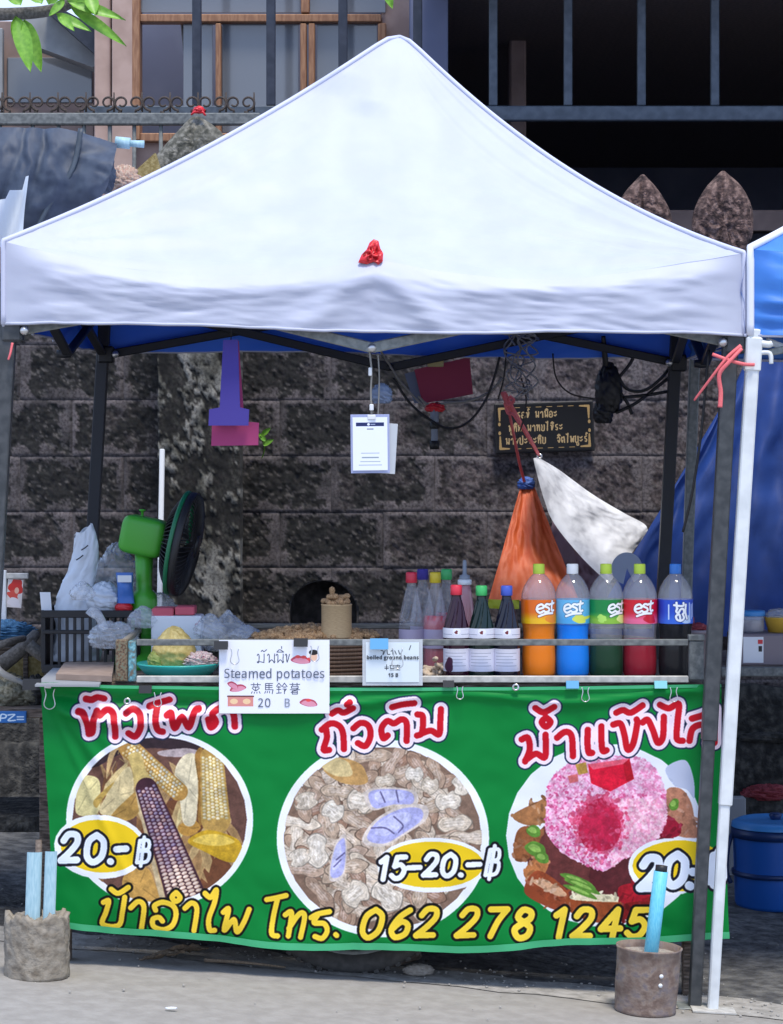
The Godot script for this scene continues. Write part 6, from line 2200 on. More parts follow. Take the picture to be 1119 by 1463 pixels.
	var gold := Color(0.68, 0.56, 0.36)
	for q in [[0, 0, 1, 1], [568, 0, -1, 1], [0, 292, 1, -1], [568, 292, -1, -1]]:
		var o2 := Vector2(q[0], q[1])
		var sx: float = q[2]
		var sy: float = q[3]
		c.line([o2 + Vector2(18 * sx, 20 * sy), o2 + Vector2(70 * sx, 18 * sy)], 17, gold, 9)
		c.line([o2 + Vector2(18 * sx, 20 * sy), o2 + Vector2(18 * sx, 95 * sy)], 17, gold, 9)
		c.oval(o2 + Vector2(16 * sx, 118 * sy), 8, 12, gold)
	for k in 6:
		c.line([Vector2(110 + k * 64, 16), Vector2(140 + k * 64, 16)], 5, gold)
		c.line([Vector2(110 + k * 64, 276), Vector2(140 + k * 64, 276)], 5, gold)
	var rows := [["rogk nanioe", 120, 42, 62], ["wutiwk natyxgire", 70, 126, 58], ["nagperetib  cidxwbuerk", 50, 206, 52]]
	for r in rows:
		var strokes := []
		var x: float = r[1]
		for ch in r[0]:
			if ch == " ":
				x += 30
				continue
			if not THAI.has(ch): continue
			var mark: bool = ch in ["i", "u", "k"]
			if mark: x -= 25
			for s2 in THAI[ch]:
				var q2 := []
				for i in range(0, s2.size(), 2):
					q2.append(x + s2[i] * 26)
					q2.append(r[2] + s2[i + 1] * 42)
				strokes.append(q2)
			x += 25 if mark else 27
		letters(c, strokes, [[7.5, gold.lightened(0.12)]])
	s = (EYE.z - z) / FOCAL
	st = mb()
	card(st, 136 * s, 66 * s)
	o = obj("face", st, print_mat(c, 0.35), pt, false)
	o.position = Vector3(0, 34.5 * s, 0.002)
	o.rotation.z = 0.035
	st = mb(false)
	box(st, Vector3.ZERO, Vector3(142 * s, 72 * s, 0.02), Basis(Vector3(0, 0, 1), 0.035), 0.003)
	o = obj("slab", st, M.black, pt, false)
	o.position = Vector3(0, 34.5 * s, -0.012)
	var sp := thing("wall_sprout", "small green sprout growing out of the wall", "plant", W(374, 655, -2.8))
	st = mb()
	tube(st, smooth_path([W(372, 622, -2.74), W(378, 640, -2.8), W(374, 655, -2.83)]), 0.003, 0.002, 5)
	obj("stem", st, M.leaf, sp)
	for q in [[374, 622, 0.6], [380, 630, -0.5], [376, 636, 0.9]]:
		st = mb()
		leaf(st, W(q[0], q[1], -2.76), Vector3(q[2], 0.5, 0.4), 0.05, 0.02)
		obj("leaf", st, M.leaf, sp)


# ---------------------------------------------------------------- tarpaulins
func ruled(st: SurfaceTool, a: Array, b: Array, z0: float, z1: float, folds: float, amp: float, seed_at: float, nu := 50, nv := 40) -> void:   # cloth between two outlines
	var pa := []
	var pb := []
	for v in a: pa.append(Vector2(v[0], v[1]))
	for v in b: pb.append(Vector2(v[0], v[1]))
	var along := func(p: Array, u: float) -> Vector2:
		var q := u * (p.size() - 1)
		var i := mini(int(q), p.size() - 2)
		return p[i].cubic_interpolate(p[i + 1], p[maxi(i - 1, 0)], p[mini(i + 2, p.size() - 1)], q - i)
	sheet(st, nu, nv, func(u: float, v: float) -> Vector3:
		var q: Vector2 = along.call(pa, u).lerp(along.call(pb, u), v)
		var d := amp * sin(u * folds * TAU + 2.0 * noise.get_noise_2d(u * 3.0 + seed_at, v * 2.0)) + amp * 0.8 * noise.get_noise_2d(u * 6.0 + seed_at, v * 4.0)
		return W(q.x, q.y, lerpf(z0, z1, v)) + Vector3(0, 0, d * minf(1.0, 0.25 + 2.0 * v)))


func build_tarps() -> void:
	var st := mb()
	ruled(st, [[1052, 545], [1100, 470], [1200, 440], [1330, 430]], [[838, 905], [970, 910], [1150, 905], [1330, 900]], -2.55, -2.28, 5.0, 0.022, 1.0, 90, 50)
	one("blue_tarp", st, M.blue_tarp, "large dark blue tarpaulin draped behind the right tent legs", "tarp")
	var o := thing("orange_tarp", "orange tarpaulin bundle hung by pink cord behind the sodas", "tarp", W(765, 868, -2.36))
	st = mb()
	ruled(st, [[744, 694], [750, 690], [758, 692], [764, 696]], [[698, 858], [740, 858], [790, 866], [832, 870]], -2.66, -2.36, 2.0, 0.010, 4.0)
	obj("cloth", st, M.orange_tarp, o)
	st = mb()
	ruled(st, [[698, 856], [722, 857], [742, 857]], [[697, 869], [722, 870], [742, 870]], -2.33, -2.33, 0.6, 0.004, 4.0, 14, 4)
	obj("hem_strip", st, M.lime, o)
	st = mb()
	blob(st, W(752, 692, -2.65), Vector3(0.06, 0.05, 0.04), 0.25, 2.4, 3.0, 18)
	obj("knot", st, M.knot_blue, o)
	st = mb()
	ruled(st, [[790, 742], [820, 770], [850, 800], [868, 815]], [[770, 868], [800, 872], [830, 874], [868, 874]], -2.74, -2.62, 1.5, 0.012, 9.0)
	one("mauve_tarp", st, M.mauve_tarp, "dull mauve cloth fold below the white tarpaulin", "tarp")
	var w := thing("white_tarp", "grubby white tarpaulin stretched from the cord to blue tarp", "tarp", W(850, 830, -2.36))
	st = mb()
	ruled(st, [[762, 655], [766, 672], [778, 715], [792, 748], [830, 795], [870, 834]], [[768, 653], [800, 672], [845, 705], [890, 732], [920, 748], [926, 760]], -2.38, -2.66, 2.5, 0.010, 6.0, 70, 50)
	obj("cloth", st, M.silver_tarp, w)
	st = mb()
	lathe(st, [Vector2(0.004, -0.002), Vector2(0.011, -0.002), Vector2(0.011, 0.002), Vector2(0.004, 0.002), Vector2(0.004, -0.002)], W(771, 652, -2.60), 14, Basis(Vector3(1, 0, 0), PI / 2))
	obj("eyelet", st, M.chrome, w)
	st = mb()
	tube(st, smooth_path([W(720, 562, -2.05), W(738, 595, -2.2), W(756, 625, -2.42), W(770, 650, -2.60)]), 0.011, 0.006, 7, 0.5)
	tube(st, smooth_path([W(724, 570, -2.05), W(732, 610, -2.25), W(742, 660, -2.5), W(750, 690, -2.64)]), 0.005, 0.006, 7, 0.5)
	tube(st, smooth_path([W(718, 560, -2.05), W(726, 578, -2.04), W(734, 572, -2.04), W(728, 566, -2.05)]), 0.008, 0.006, 7, 0.5)
	tube(st, smooth_path([W(722, 575, -2.05), W(726, 590, -2.05), W(733, 592, -2.04), W(742, 606, -2.05)]), 0.007, 0.005, 7, 0.5)
	one("pink_cord", st, M.pink_cord, "pink plastic cord crossing the plaque and holding the tarps", "cord")
	st = mb()
	var dc := W(896, 812, -1.93)
	var pie := PackedVector2Array([Vector2.ZERO])
	for k in 31:
		var a := deg_to_rad(-62.0 + 318.0 * k / 30.0)
		pie.append(Vector2(cos(a), sin(a)) * 0.056)
	extrude(st, pie, Transform3D(Basis(Vector3(0, 1, 0), 0.2), dc), 0.004)
	one("pale_disc", st, M.pale_disc, "pale grey-blue disc with a notch above green soda", "disc")
	# dark folded tarp at the upper left and the pale cloth before it
	var d := thing("folded_canopy", "dark navy plastic canopy folded above the left tent corner", "canopy", W(80, 330, -0.9))
	st = mb()
	sheet(st, 70, 40, func(u: float, v: float) -> Vector3:
		var t0 := Vector2(lerpf(-120, 118, u), lerpf(180, 184, u)).lerp(Vector2(168, 206), smoothstep(0.86, 1.0, u))
		var t1 := Vector2(lerpf(-120, 40, u), 352).lerp(Vector2(120, 318), smoothstep(0.7, 1.0, u))
		var q := t0.lerp(t1, v)
		q.x += 10.0 * sin(v * PI) * u
		var f := sin(u * 46.0 + v * 2.0 + 3.0 * noise.get_noise_2d(u * 6.0, v * 2.0)) * smoothstep(0.45, 0.75, u) * 0.015 + 0.014 * noise.get_noise_2d(u * 5.0, v * 2.0)
		return W(q.x, q.y, -0.95 + 0.10 * v * (1.0 - v) * 4.0) + Vector3(0, 0, f))
	obj("cloth", st, M.navy_tarp, d)
	st = mb()
	blob(st, W(140, 245, -1.0), Vector3(0.10, 0.18, 0.09), 0.18, 2.2, 6.0, 22)
	obj("dark_end", st, M.navy_tarp, d)
	st = mb()
	tube(st, smooth_path([W(116, 184, -0.90), W(104, 240, -0.87), W(72, 290, -0.86), W(55, 322, -0.86)]), 0.009, 0.007, 7, 0.5)
	obj("pale_edge", st, M.grey_paint, d)
	st = mb()
	tube(st, [W(165, 203, -1.0), W(186, 205, -1.0)], 0.018, 0.018, 10)
	tube(st, [W(186, 205, -1.0), W(206, 206, -1.0)], 0.010, 0.012, 10)
	one("pipe_end", st, M.pipe_pale, "pale turquoise pipe end sticking out of the navy canopy", "pipe")
	st = mb()
	sheet(st, 20, 24, func(u: float, v: float) -> Vector3:
		var q := Vector2(lerpf(-60, 40 - 6 * v, u), lerpf(lerpf(285, 268, u) - (18 if u > 0.9 else 0), 352, v))
		if u > 0.4 and u < 0.75: q.y += 12.0 * (1.0 - v)
		return W(q.x, q.y, -0.45) + Vector3(0, 0, 0.03 * sin(u * 12.0 + v * 3.0)))
	one("pale_cloth", st, M.white_bag, "pale grey cloth edge left of the white tent's corner", "cloth")
	st = mb()
	blob(st, W(178, 258, -1.6), Vector3(0.10, 0.09, 0.06), 0.25, 2.6, 13.0, 22)
	one("cloth_bundle", st, M.pink_cloth, "pinkish cloth bundle tucked beside the grey pointed stone", "bundle")
	st = mb(false)
	extrude(st, PackedVector2Array([v2w(192, 245, -1.9), v2w(222, 218, -1.9), v2w(232, 250, -1.9), v2w(228, 290, -1.9), v2w(192, 290, -1.9)]), Transform3D(Basis.IDENTITY, Vector3(0, 0, -1.9)), 0.05)
	one("straw_sheet", st, M.straw, "ochre straw sheet leaning on the pillar's pointed stone", "sheet")


# ---------------------------------------------------------------- neighbours' goods
func build_left_pile() -> void:
	var z := -0.75
	var t := thing("side_table", "low dark wooden table with clutter beyond the cart's left end", "table", Vector3(-1.5, ground_y(-1.5), -1.0))
	var top := W(0, 1012, z).y
	for k in 3:
		var st := mb(false)
		box(st, Vector3(-1.62, top - 0.015, z - 0.09 - k * 0.17), Vector3(1.24, 0.03, 0.166))
		obj("plank", st, M.old_wood, t)
	for p in [[-1.05, z - 0.05], [-2.2, z - 0.05], [-1.05, z - 0.45], [-2.2, z - 0.45]]:
		var st := mb(false)
		bar(st, Vector3(p[0], ground_y(p[0]) + 0.001, p[1]), Vector3(p[0], top - 0.032, p[1]), 0.05, 0.05)
		obj("leg", st, M.old_wood, t)
	var st2 := mb(false)
	box(st2, Vector3(-1.62, top - 0.36, z - 0.26), Vector3(1.2, 0.05, 0.42))
	obj("shelf", st2, M.dark_stone, t)
	var lab := flat_box(-30, 1016, 38, 1033, z + 0.003, 0.006, 0.001)
	var lt := thing("price_label", "bright blue label strip on the left table's edge", "label", W(5, 1033, z))
	obj("strip", lab, M.label_blue, lt)
	var c := Canvas.new(160, 48, Color(0.12, 0.42, 0.72))
	letters(c, [[72, 40, 76, 12, 92, 14, 90, 26, 76, 28], [100, 14, 122, 12, 100, 38, 124, 38], [132, 22, 152, 22], [132, 34, 152, 34], [40, 14, 56, 14, 44, 38]], [[6, Color(0.85, 0.92, 0.98)]])
	st2 = mb()
	card(st2, 66 * (EYE.z - z) / FOCAL, 15 * (EYE.z - z) / FOCAL)
	var o := obj("lettering", st2, print_mat(c), lt, false)
	o.position = W(4, 1024.5, z) - W(5, 1033, z) + Vector3(0, 0, 0.005)
	# rocks or sacks
	var n := 0
	for q in [[12, 985, 0.13, 0.105, 0.14, "pale rounded stone at the left end of the side table"], [34, 996, 0.10, 0.07, 0.1, "small mossy stone leaning on the pale rounded stone"], [-40, 980, 0.16, 0.12, 0.15, "broad stone at the far left of the side table"], [50, 990, 0.07, 0.10, 0.08, "dark stone next to the banner's corner clip"]]:
		st2 = mb()
		blob(st2, Vector3(W(q[0], q[1], z - 0.1).x, top + q[3] * 0.375, z - 0.12), Vector3(q[2], q[3], q[4]), 0.16, 1.6, n * 7.0, 20)
		one("stone", st2, M.moss_stone if n != 3 else M.dark_stone, q[5], "stone", "stones on the side table")
		n += 1
	var bx := thing("wooden_box", "yellowish broken wooden box behind the stones", "box", W(36, 962, z - 0.28))
	for q in [[8, 936, 34, 966], [39, 938, 62, 966]]:
		obj("panel", flat_box(q[0], q[1], q[2], q[3] + 30, z - 0.26, 0.02, 0.002), M.straw, bx)
	obj("batten", flat_box(33, 930, 40, 996, z - 0.25, 0.03, 0.002), M.old_wood, bx)
	obj("batten", flat_box(-20, 925, 64, 936, z - 0.262, 0.03, 0.002), M.old_wood, bx)
	n = 0
	for q in [[[-6, 955], [30, 928], [52, 905], [0.028, 0.016], "thick grey branch lying across the left clutter"], [[-10, 942], [4, 962], [52, 985], [0.012, 0.009], "pale peeled stick pointing at the corner clip"], [[42, 922], [62, 938], [84, 950], [0.02, 0.016], "short dark branch beside the black crate"], [[-20, 930], [10, 918], [34, 912], [0.014, 0.01], "thin twig on top of left clutter"]]:
		st2 = mb()
		var p := [W(q[0][0], q[0][1], z - 0.12 + 0.06 * n), W(q[1][0], q[1][1], z - 0.10 + 0.05 * n), W(q[2][0], q[2][1], z - 0.14 + 0.03 * n)]
		tube(st2, smooth_path(p), q[3][0], q[3][1], 9)
		one("branch", st2, M.off_white if n == 1 else M.bark, q[4], "branch", "branches in the left clutter")
		n += 1
	st2 = mb()
	blob(st2, W(8, 902, z - 0.22), Vector3(0.16, 0.06, 0.12), 0.3, 3.0, 8.0, 26)
	one("blue_rag", st2, M.rag_blue, "crumpled blue rag below the red picture stand", "rag")
	obj_black_tub(W(16, 925, z - 0.40))
	var fr := thing("picture_stand", "white stand with red and white picture at left edge", "stand", W(14, 895, z - 0.3))
	obj("post", flat_box(2, 815, 9, 905, z - 0.28, 0.015, 0.002), M.white, fr)
	obj("top_bar", flat_box(9, 819, 40, 827, z - 0.279, 0.02, 0.002), M.off_white, fr)
	c = Canvas.new(96, 160, Color(0.86, 0.82, 0.80))
	c.oval(Vector2(54, 40), 44, 46, Color(0.80, 0.16, 0.12), 0.2, 0.12)
	c.oval(Vector2(40, 90), 36, 26, Color(0.84, 0.30, 0.24), 0.5, 0.15)
	c.oval(Vector2(60, 62), 14, 18, Color(0.92, 0.70, 0.60))
	c.oval(Vector2(48, 130), 40, 26, Color(0.90, 0.86, 0.86), 0.2, 0.1)
	st2 = mb()
	card(st2, 22 * (EYE.z - z + 0.3) / FOCAL, 40 * (EYE.z - z + 0.3) / FOCAL)
	o = obj("picture", st2, print_mat(c), fr, false)
	o.position = W(21, 848, z - 0.285) - W(14, 895, z - 0.3)
	o.rotation.z = -0.08


func obj_black_tub(at: Vector3) -> void:
	var st := mb()
	lathe(st, [Vector2(0, 0), Vector2(0.05, 0.0), Vector2(0.062, 0.07), Vector2(0.066, 0.072), Vector2(0.066, 0.078), Vector2(0.058, 0.078), Vector2(0.05, 0.01), Vector2(0, 0.01)], at, 22)
	one("black_tub", st, M.rubber, "dark round tub carrying the blue rag at left edge", "tub")


func build_right_stall() -> void:
	var z := -1.0
	var t := thing("stall_table", "neighbour's low table with pale front edge at right", "table", Vector3(1.8, ground_y(1.8), -1.3))
	var top := W(0, 952, z).y
	var x0 := W(1030, 0, z).x
	for k in 4:
		var st := mb(false)
		box(st, Vector3(x0 + 0.8, top - 0.012, z - 0.08 - k * 0.155), Vector3(1.6, 0.024, 0.152))
		obj("plank", st, M.old_wood, t)
	var st2 := mb(false)
	box(st2, Vector3(x0 + 0.8, top - 0.016, z + 0.006), Vector3(1.6, 0.03, 0.018))
	obj("front_edge", st2, M.rail_paint, t)
	for p in [[x0 + 0.4, z - 0.06], [x0 + 1.5, z - 0.06], [x0 + 0.05, z - 0.56], [x0 + 1.5, z - 0.56]]:
		st2 = mb(false)
		bar(st2, Vector3(p[0], ground_y(p[0]) + 0.001, p[1]), Vector3(p[0], top - 0.026, p[1]), 0.04, 0.04)
		obj("leg", st2, M.black_shade_steel, t)
	# boxes and jars on it
	var b := thing("storage_box", "grey storage box with white label on neighbour's table", "box", W(1090, 950, z - 0.12))
	obj("body", flat_box(1058, 906, 1135, 951.4, z - 0.04, 0.2, 0.005), M.mauve_grey, b)
	obj("end_panel", flat_box(1050, 908, 1057.5, 951, z - 0.042, 0.19, 0.003), M.black, b)
	obj("label", flat_box(1062, 910, 1091, 947, z - 0.0385, 0.004, 0.0005), M.paper, b)
	obj("red_mark", flat_box(1083, 914, 1090, 920, z - 0.0375, 0.003, 0.0005), M.red_plastic, b)
	obj("black_mark", flat_box(1084, 923, 1089, 931, z - 0.0375, 0.003, 0.0005), M.black, b)
	var jy := W(0, 906, z - 0.04).y + 0.001
	var j := thing("jar", "clear jar with blue lid on the storage box", "jar", Vector3(W(1075, 0, z - 0.12).x, jy, z - 0.12))
	st2 = mb()
	lathe(st2, [Vector2(0, 0.0), Vector2(0.034, 0.0), Vector2(0.038, 0.008), Vector2(0.038, 0.05), Vector2(0.035, 0.055)], Vector3.ZERO, 24)
	obj("glass", st2, M.bag, j, false)
	st2 = mb()
	lathe(st2, [Vector2(0.040, 0.052), Vector2(0.041, 0.054), Vector2(0.041, 0.066), Vector2(0.038, 0.069), Vector2(0, 0.070)], Vector3.ZERO, 24)
	obj("lid", st2, M.lid_blue, j, false)
	st2 = mb()
	lathe(st2, [Vector2(0, 0.003), Vector2(0.032, 0.003), Vector2(0.0345, 0.01), Vector2(0.0345, 0.036), Vector2(0, 0.038)], Vector3.ZERO, 20)
	obj("contents", st2, M.mauve_grey, j, false)
	var y := thing("yellow_tub", "yellow tub with crumpled white film beside the blue-lidded jar", "tub", Vector3(W(1112, 0, z - 0.12).x, jy, z - 0.12))
	st2 = mb()
	lathe(st2, [Vector2(0, 0), Vector2(0.032, 0.0), Vector2(0.044, 0.045), Vector2(0.046, 0.048), Vector2(0.042, 0.048), Vector2(0, 0.04)], Vector3.ZERO, 24)
	obj("bowl", st2, M.tub_yellow, y, false)
	st2 = mb()
	blob(st2, Vector3(0, 0.055, 0), Vector3(0.075, 0.035, 0.075), 0.2, 2.6, 3.0, 18)
	obj("film", st2, M.bag, y, false)
	var cup := thing("clay_pot", "reddish rimmed pot between cola bottle and dark leg", "pot", W(1004, 962, -0.62))
	st2 = mb()
	var cp := W(1006, 900, -0.62)
	cp.y = TABLE + 0.001
	lathe(st2, [Vector2(0, 0), Vector2(0.034, 0.0), Vector2(0.040, 0.10), Vector2(0.043, 0.10), Vector2(0.043, 0.112), Vector2(0.036, 0.112), Vector2(0.032, 0.02), Vector2(0, 0.02)], cp + Vector3(-0.02, 0, 0), 22)
	obj("wall", st2, M.mauve_grey, cup)
	st2 = mb()
	blob(st2, cp + Vector3(-0.02, 0.115, 0), Vector3(0.06, 0.03, 0.06), 0.25, 2.6, 3.0, 16)
	tube(st2, [cp + Vector3(-0.03, 0.11, 0), cp + Vector3(-0.034, 0.15, 0.01)], 0.003, 0.003, 5)
	obj("sauce", st2, M.rust_red, cup)
	# cooler on the ground
	var cx := W(1108, 1285, -1.72).x
	var base := Vector3(cx, ground_y(cx) + 0.004, -1.72)
	var cooler := thing("drink_cooler", "round blue drink cooler with lid on ground at right", "cooler", base)
	var r := 0.145
	st2 = mb()
	lathe(st2, [Vector2(0, 0), Vector2(r * 0.92, 0.0), Vector2(r * 0.95, 0.012), Vector2(r * 0.97, 0.10), Vector2(r, 0.26)], Vector3.ZERO, 40)
	obj("body", st2, M.cooler_blue, cooler, false)
	for q in [[0.105, 0.125, 1.03], [0.235, 0.27, 1.05]]:
		st2 = mb()
		lathe(st2, [Vector2(r * 0.95, q[0]), Vector2(r * q[2], q[0] + 0.003), Vector2(r * q[2], q[1] - 0.003), Vector2(r * 0.95, q[1])], Vector3.ZERO, 40)
		obj("band", st2, M.cooler_dark, cooler, false)
	st2 = mb()
	lathe(st2, [Vector2(r * 1.04, 0.271), Vector2(r * 1.02, 0.285), Vector2(r * 0.86, 0.296), Vector2(r * 0.8, 0.292), Vector2(0, 0.294)], Vector3.ZERO, 40)
	var lid := obj("lid", st2, M.lid_blue, cooler, false)
	st2 = mb()
	lathe(st2, [Vector2(0, 0.318), Vector2(0.018, 0.316), Vector2(0.022, 0.308), Vector2(0.016, 0.292)], Vector3.ZERO, 16)
	obj("knob", st2, M.cooler_dark, lid, false)
	st2 = mb()
	for s in [-1.0]:
		tube(st2, smooth_path([Vector3(s * r, 0.25, 0), Vector3(s * (r + 0.02), 0.2, 0.02), Vector3(s * (r + 0.025), 0.12, 0.02), Vector3(s * (r + 0.01), 0.08, 0.02)]), 0.008, 0.008, 7)
	obj("handle", st2, M.cooler_dark, cooler, false)
	st2 = flat_box(1042, 1140, 1066, 1252, -2.3, 0.06, 0.004)
	one("grey_carton", st2, M.grey_board, "pale grey carton standing behind the blue cooler", "carton")
	var rd := W(1098, 1139, -2.62)
	rd.y = 0.215
	st2 = mb()
	blob(st2, rd + Vector3(0, 0.02, 0), Vector3(0.18, 0.06, 0.12), 0.2, 2.4, 19.0, 26)
	one("red_bag", st2, M.rust_red, "dark red bag lying on the step behind cooler", "bag")
	for q in [[1085, 1075, 0.14, "flat grey stone on the dark step under the table"], [1110, 1068, 0.1, "small grey stone beside the flat one on step"]]:
		st2 = mb()
		blob(st2, Vector3(W(q[0], q[1], -2.68).x, 0.435, -2.68), Vector3(q[2], 0.04, 0.08), 0.2, 2.0, q[0], 16)
		one("step_stone", st2, M.dark_stone, q[3], "stone", "stones on the footing step")


# ---------------------------------------------------------------- weights that hold the tents
func build_anchors() -> void:
	var x := W(53, 1395, 0.05).x
	var a := Vector3(x, ground_y(x), 0.05)
	var t := thing("concrete_weight", "rough concrete tent weight with two pale blue pipe strips", "weight", a)
	var st := mb()
	sheet(st, 64, 34, func(u: float, v: float) -> Vector3:
		var an := u * TAU
		var y := 0.0
		var r := 0.0
		var n := noise.get_noise_3d(cos(an) * 3.0, v * 4.0, sin(an) * 3.0)
		var f := fine.get_noise_3d(cos(an) * 9.0, v * 14.0, sin(an) * 9.0)
		if v < 0.25:
			r = lerpf(0.0, 0.082, v / 0.25)
			y = 0.158 + 0.014 * n + 0.008 * f
			if v > 0.22: y += 0.012 + 0.02 * clampf(1.5 * noise.get_noise_2d(cos(an) * 1.6, sin(an) * 1.6), -0.6, 1)
		else:
			var w := (v - 0.25) / 0.75
			y = lerpf(0.172 + 0.02 * clampf(1.5 * noise.get_noise_2d(cos(an) * 1.6, sin(an) * 1.6), -0.6, 1), 0.0, minf(1.0, w * 1.12))
			r = 0.088 + 0.005 * n + 0.004 * f * (1.0 - w)
			if w > 0.893: r *= 1.0 - (w - 0.893) / 0.107
		return Vector3(cos(-an) * r, y, sin(-an) * r))
	obj("block", st, M.concrete, t, false)
	for q in [[-0.012, -0.010, 0.040], [0.034, -0.004, 0.032]]:
		st = mb()
		var lo := Vector3(q[0], 0.13, 0.018 + q[1])
		var hi := Vector3(q[0] + 0.006, 0.345 + q[1] * 0.5, 0.012 + q[1])
		sheet(st, 14, 8, func(u: float, v: float) -> Vector3:   # half pipe with thickness, open side inwards
			var an := lerpf(-1.45, 1.45, u)
			return lo.lerp(hi, 1.0 - v) + Vector3(sin(an) * q[2] * 0.52, 0, cos(an) * q[2] * 0.25))
		sheet(st, 14, 8, func(u: float, v: float) -> Vector3:
			var an := lerpf(1.45, -1.45, u)
			return lo.lerp(hi, 1.0 - v) + Vector3(sin(an) * q[2] * 0.47, 0, cos(an) * q[2] * 0.25 - 0.004))
		obj("pipe_strip", st, M.pipe_pale, t, false)
	st = mb()
	tube(st, [Vector3(0.0, 0.14, -0.012), Vector3(0.002, 0.37, -0.02)], 0.012, 0.009, 7)
	obj("stick", st, M.old_wood, t, false)
	# rusted tin
	x = W(922, 1443, 0.06).x
	a = Vector3(x, ground_y(x), 0.06)
	t = thing("tin_weight", "rusty tin filled with cement holding a bright blue pipe", "weight", a)
	st = mb()
	var tilt := Basis(Vector3(0, 0, 1), -0.06)
	lathe(st, [Vector2(0.0, 0.0), Vector2(0.080, 0.0), Vector2(0.084, 0.004), Vector2(0.083, 0.01), Vector2(0.0855, 0.06), Vector2(0.0865, 0.064), Vector2(0.0865, 0.12), Vector2(0.088, 0.170), Vector2(0.091, 0.174), Vector2(0.091, 0.178), Vector2(0.086, 0.178), Vector2(0.085, 0.150)], Vector3(0, 0.004, 0), 48, tilt, 0.03)
	var can := obj("tin", st, M.rust_tin, t, false)
	st = mb()
	lathe(st, [Vector2(0, 0.160), Vector2(0.05, 0.163), Vector2(0.0865, 0.158)], Vector3(0, 0.004, 0), 30, tilt, 0.01)
	obj("cement", st, M.cement, t, false)
	for q in [[0.028, 0.118], [0.027, 0.093]]:
		st = mb()
		lathe(st, [Vector2(0, 0.003), Vector2(0.005, 0.002), Vector2(0.006, 0), Vector2(0, -0.001)], tilt * Vector3(q[0], q[1], 0.084), 10, Basis(Vector3(1, 0, 0), PI / 2))
		obj("paint_spot", st, M.white, can, false)
	st = mb()
	var p0 := Vector3(0.010, 0.13, 0.015)
	var p1 := Vector3(0.043, 0.385, 0.0)
	tube(st, [p0, p0.lerp(p1, 0.5), p1], 0.0195, 0.0195, 18)
	var pipe := obj("pipe", st, M.pipe_blue, t, false)
	st = mb()
	tube(st, [p1 - (p1 - p0).normalized() * 0.004, p1 + (p1 - p0).normalized() * 0.016], 0.0165, 0.0165, 16)
	obj("plug", st, M.black, pipe, false)


func build_litter() -> void:
	var n := 0
	for q in [[232, 1378, 0.13, 0.05, 0.2, "curled dry leaf on the ground below the banner"], [262, 1370, 0.15, 0.06, -0.2, "broad brown dry leaf beside the curled one"]]:
		var st := mb()
		var at := on_ground(q[0], q[1])
		sheet(st, 16, 10, func(u: float, v: float) -> Vector3:
			var w: float = sin(u * PI) * (v - 0.5) * q[3]
			var p := Vector3((u - 0.5) * q[2], 0.006 + 0.25 * absf(v - 0.5) * q[3] * 2.0 * sin(u * PI) + 0.018 * pow(u, 2) + 0.008 * noise.get_noise_2d(u * 5.0 + n, v * 4.0), w)
			return at + p.rotated(Vector3.UP, q[4]))
		one("dry_leaf", st, M.dry_leaf, q[5], "leaf", "dry leaves under the cart")
		n += 1
	var st2 := mb()
	tube(st2, smooth_path([on_ground(292, 1380) + Vector3(0, 0.006, 0), on_ground(345, 1386) + Vector3(0, 0.012, 0), on_ground(408, 1389) + Vector3(0, 0.004, 0)]), 0.006, 0.003, 6, 0.5)
	one("dry_stalk", st2, M.dry_leaf, "long dry stalk lying left of the cart wheel", "stalk")
	st2 = mb()
	var s := on_ground(598, 1397)
	blob(st2, s + Vector3(0, 0.012, 0), Vector3(0.085, 0.034, 0.05), 0.12, 2.0, 8.0, 20)
	one("wheel_chock", st2, M.cement, "small pale stone lying right of the cart wheel", "stone")
	st2 = mb(false)
	var c := on_ground(585, 1388)
	box(st2, c + Vector3(-0.02, 0.03, -0.05), Vector3(0.10, 0.05, 0.05), Basis(Vector3(0, 1, 0), 0.3) * Basis(Vector3(0, 0, 1), 0.25), 0.006)
	one("wood_wedge", st2, M.old_wood, "brown wooden wedge tucked under the cart wheel", "wedge")
	st2 = mb()
	blob(st2, on_ground(245, 1447) + Vector3(0, 0.002, 0), Vector3(0.03, 0.006, 0.012), 0.2, 2.0, 3.0, 10)
	build_grit()
	one("paper_scrap", st2, M.paper, "tiny white paper scrap on the street", "scrap")


func build_grit() -> void:   # loose grit that collects along the edge of the street
	rng.seed = 314
	var st := mb()
	for k in 420:
		var x := rng.randf_range(-1.6, 1.6)
		var z := edge_z(x) + 0.02 + rng.randfn(0.0, 0.09) if k % 3 else rng.randf_range(-1.2, 0.35)
		var r := rng.randf_range(0.002, 0.0055)
		lathe(st, [Vector2(0, -r * 0.4), Vector2(r, 0), Vector2(r * 0.6, r * 0.6), Vector2(0, r * 0.7)], Vector3(x, ground_y(x) + 0.008, z), 5, Basis(Vector3(0, 1, 0), rng.randf() * 6.0))
	var o := one("street_grit", st, M.gutter, "scattered grit and small stones along the street edge", "grit")
	o.set_meta("kind", "stuff")


func on_ground(px: float, py: float) -> Vector3:   # where the line of sight meets the sloping ground
	var d := 7.0
	for k in 6:
		var x := (px - 559.5) * d / FOCAL
		d = (EYE.y - ground_y(x)) * FOCAL / (py - 628.0)
	var xx := (px - 559.5) * d / FOCAL
	return Vector3(xx, ground_y(xx) + 0.01, EYE.z - d)


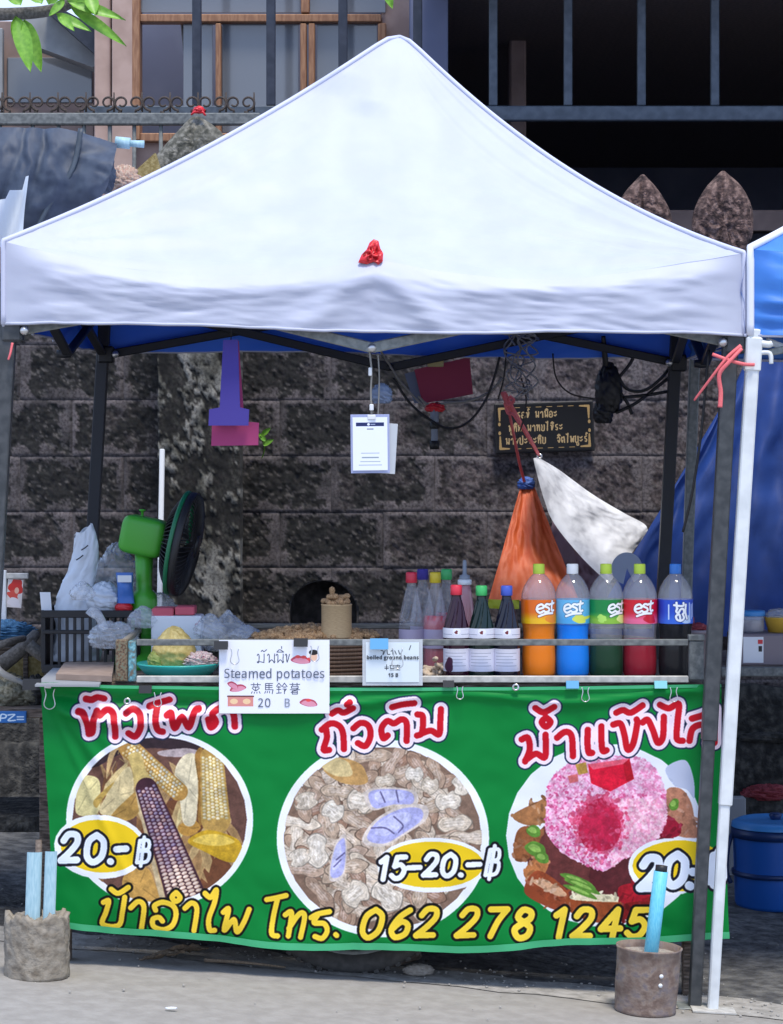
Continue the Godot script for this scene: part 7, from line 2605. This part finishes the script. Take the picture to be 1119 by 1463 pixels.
# ---------------------------------------------------------------- tree
func leaf(st: SurfaceTool, at: Vector3, dir: Vector3, long: float, wide: float) -> void:
	var d := dir.normalized()
	var side := d.cross(Vector3(0.2, 0.3, 1).normalized()).normalized()
	var up := side.cross(d)
	sheet(st, 8, 4, func(u: float, v: float) -> Vector3:
		var w := pow(sin(pow(u, 0.75) * PI), 0.8) * wide
		var c := absf(v - 0.5) * 2.0
		return at + d * u * long + side * (v - 0.5) * w + up * (c * c * wide * 0.14 - u * u * long * 0.12))


func build_tree() -> void:
	var z := -0.6
	var root := Vector3(-2.0, ground_y(-2.0), z - 0.1)
	var t := thing("frangipani_tree", "grey branch with long green leaves at the upper left", "tree", root)
	var st := mb()
	tube(st, smooth_path([root - Vector3(0, 0.05, 0), Vector3(-1.98, 1.2, z - 0.08), Vector3(-1.9, 2.3, z - 0.03), Vector3(-1.75, 2.72, z)], 8), 0.075, 0.03, 12)
	obj("trunk", st, M.bark, t)
	var branches := [[[-1.75, 2.72], [-1.40, 2.83], [-1.16, 2.845], [-1.0, 2.86], [-0.88, 2.92], [-0.78, 3.0]], [[-1.9, 2.3], [-1.82, 2.7], [-1.5, 3.05], [-1.0, 3.2], [-0.4, 3.2], [-0.05, 3.1]], [[-1.0, 2.86], [-0.96, 2.93], [-0.99, 3.02]]]
	var r := [[0.024, 0.013], [0.03, 0.008], [0.010, 0.007]]
	for k in 3:
		var p := []
		for q in branches[k]: p.append(Vector3(q[0], q[1], z + 0.04 * sin(q[0] * 7.0)))
		st = mb()
		tube(st, smooth_path(p), r[k][0], r[k][1], 10)
		obj("branch", st, M.bark, t)
	var s := (EYE.z - z) / FOCAL
	# [start, tip] in photograph pixels, width
	for q in [[24, 26, 44, 100, 26], [22, 24, 38, 84, 24], [34, 28, 60, 102, 24], [100, 10, 182, 62, 18], [80, 20, 130, 42, 14], [84, 22, 106, 42, 14], [96, 2, 178, 24, 18], [128, -6, 136, 20, 20], [60, 6, 36, -30, 24], [110, 4, 150, -40, 24], [544, -30, 562, 12, 18], [540, -34, 520, -4, 18], [70, 6, 88, -36, 22], [30, 8, 4, -26, 22], [92, 0, 70, 22, 12]]:
		st = mb()
		var a := W(q[0], q[1], z + 0.02)
		var b := W(q[2], q[3], z + rng.randf_range(0.0, 0.08))
		leaf(st, a, b - a, a.distance_to(b), q[4] * s)
		obj("leaf", st, M.leaf, t)
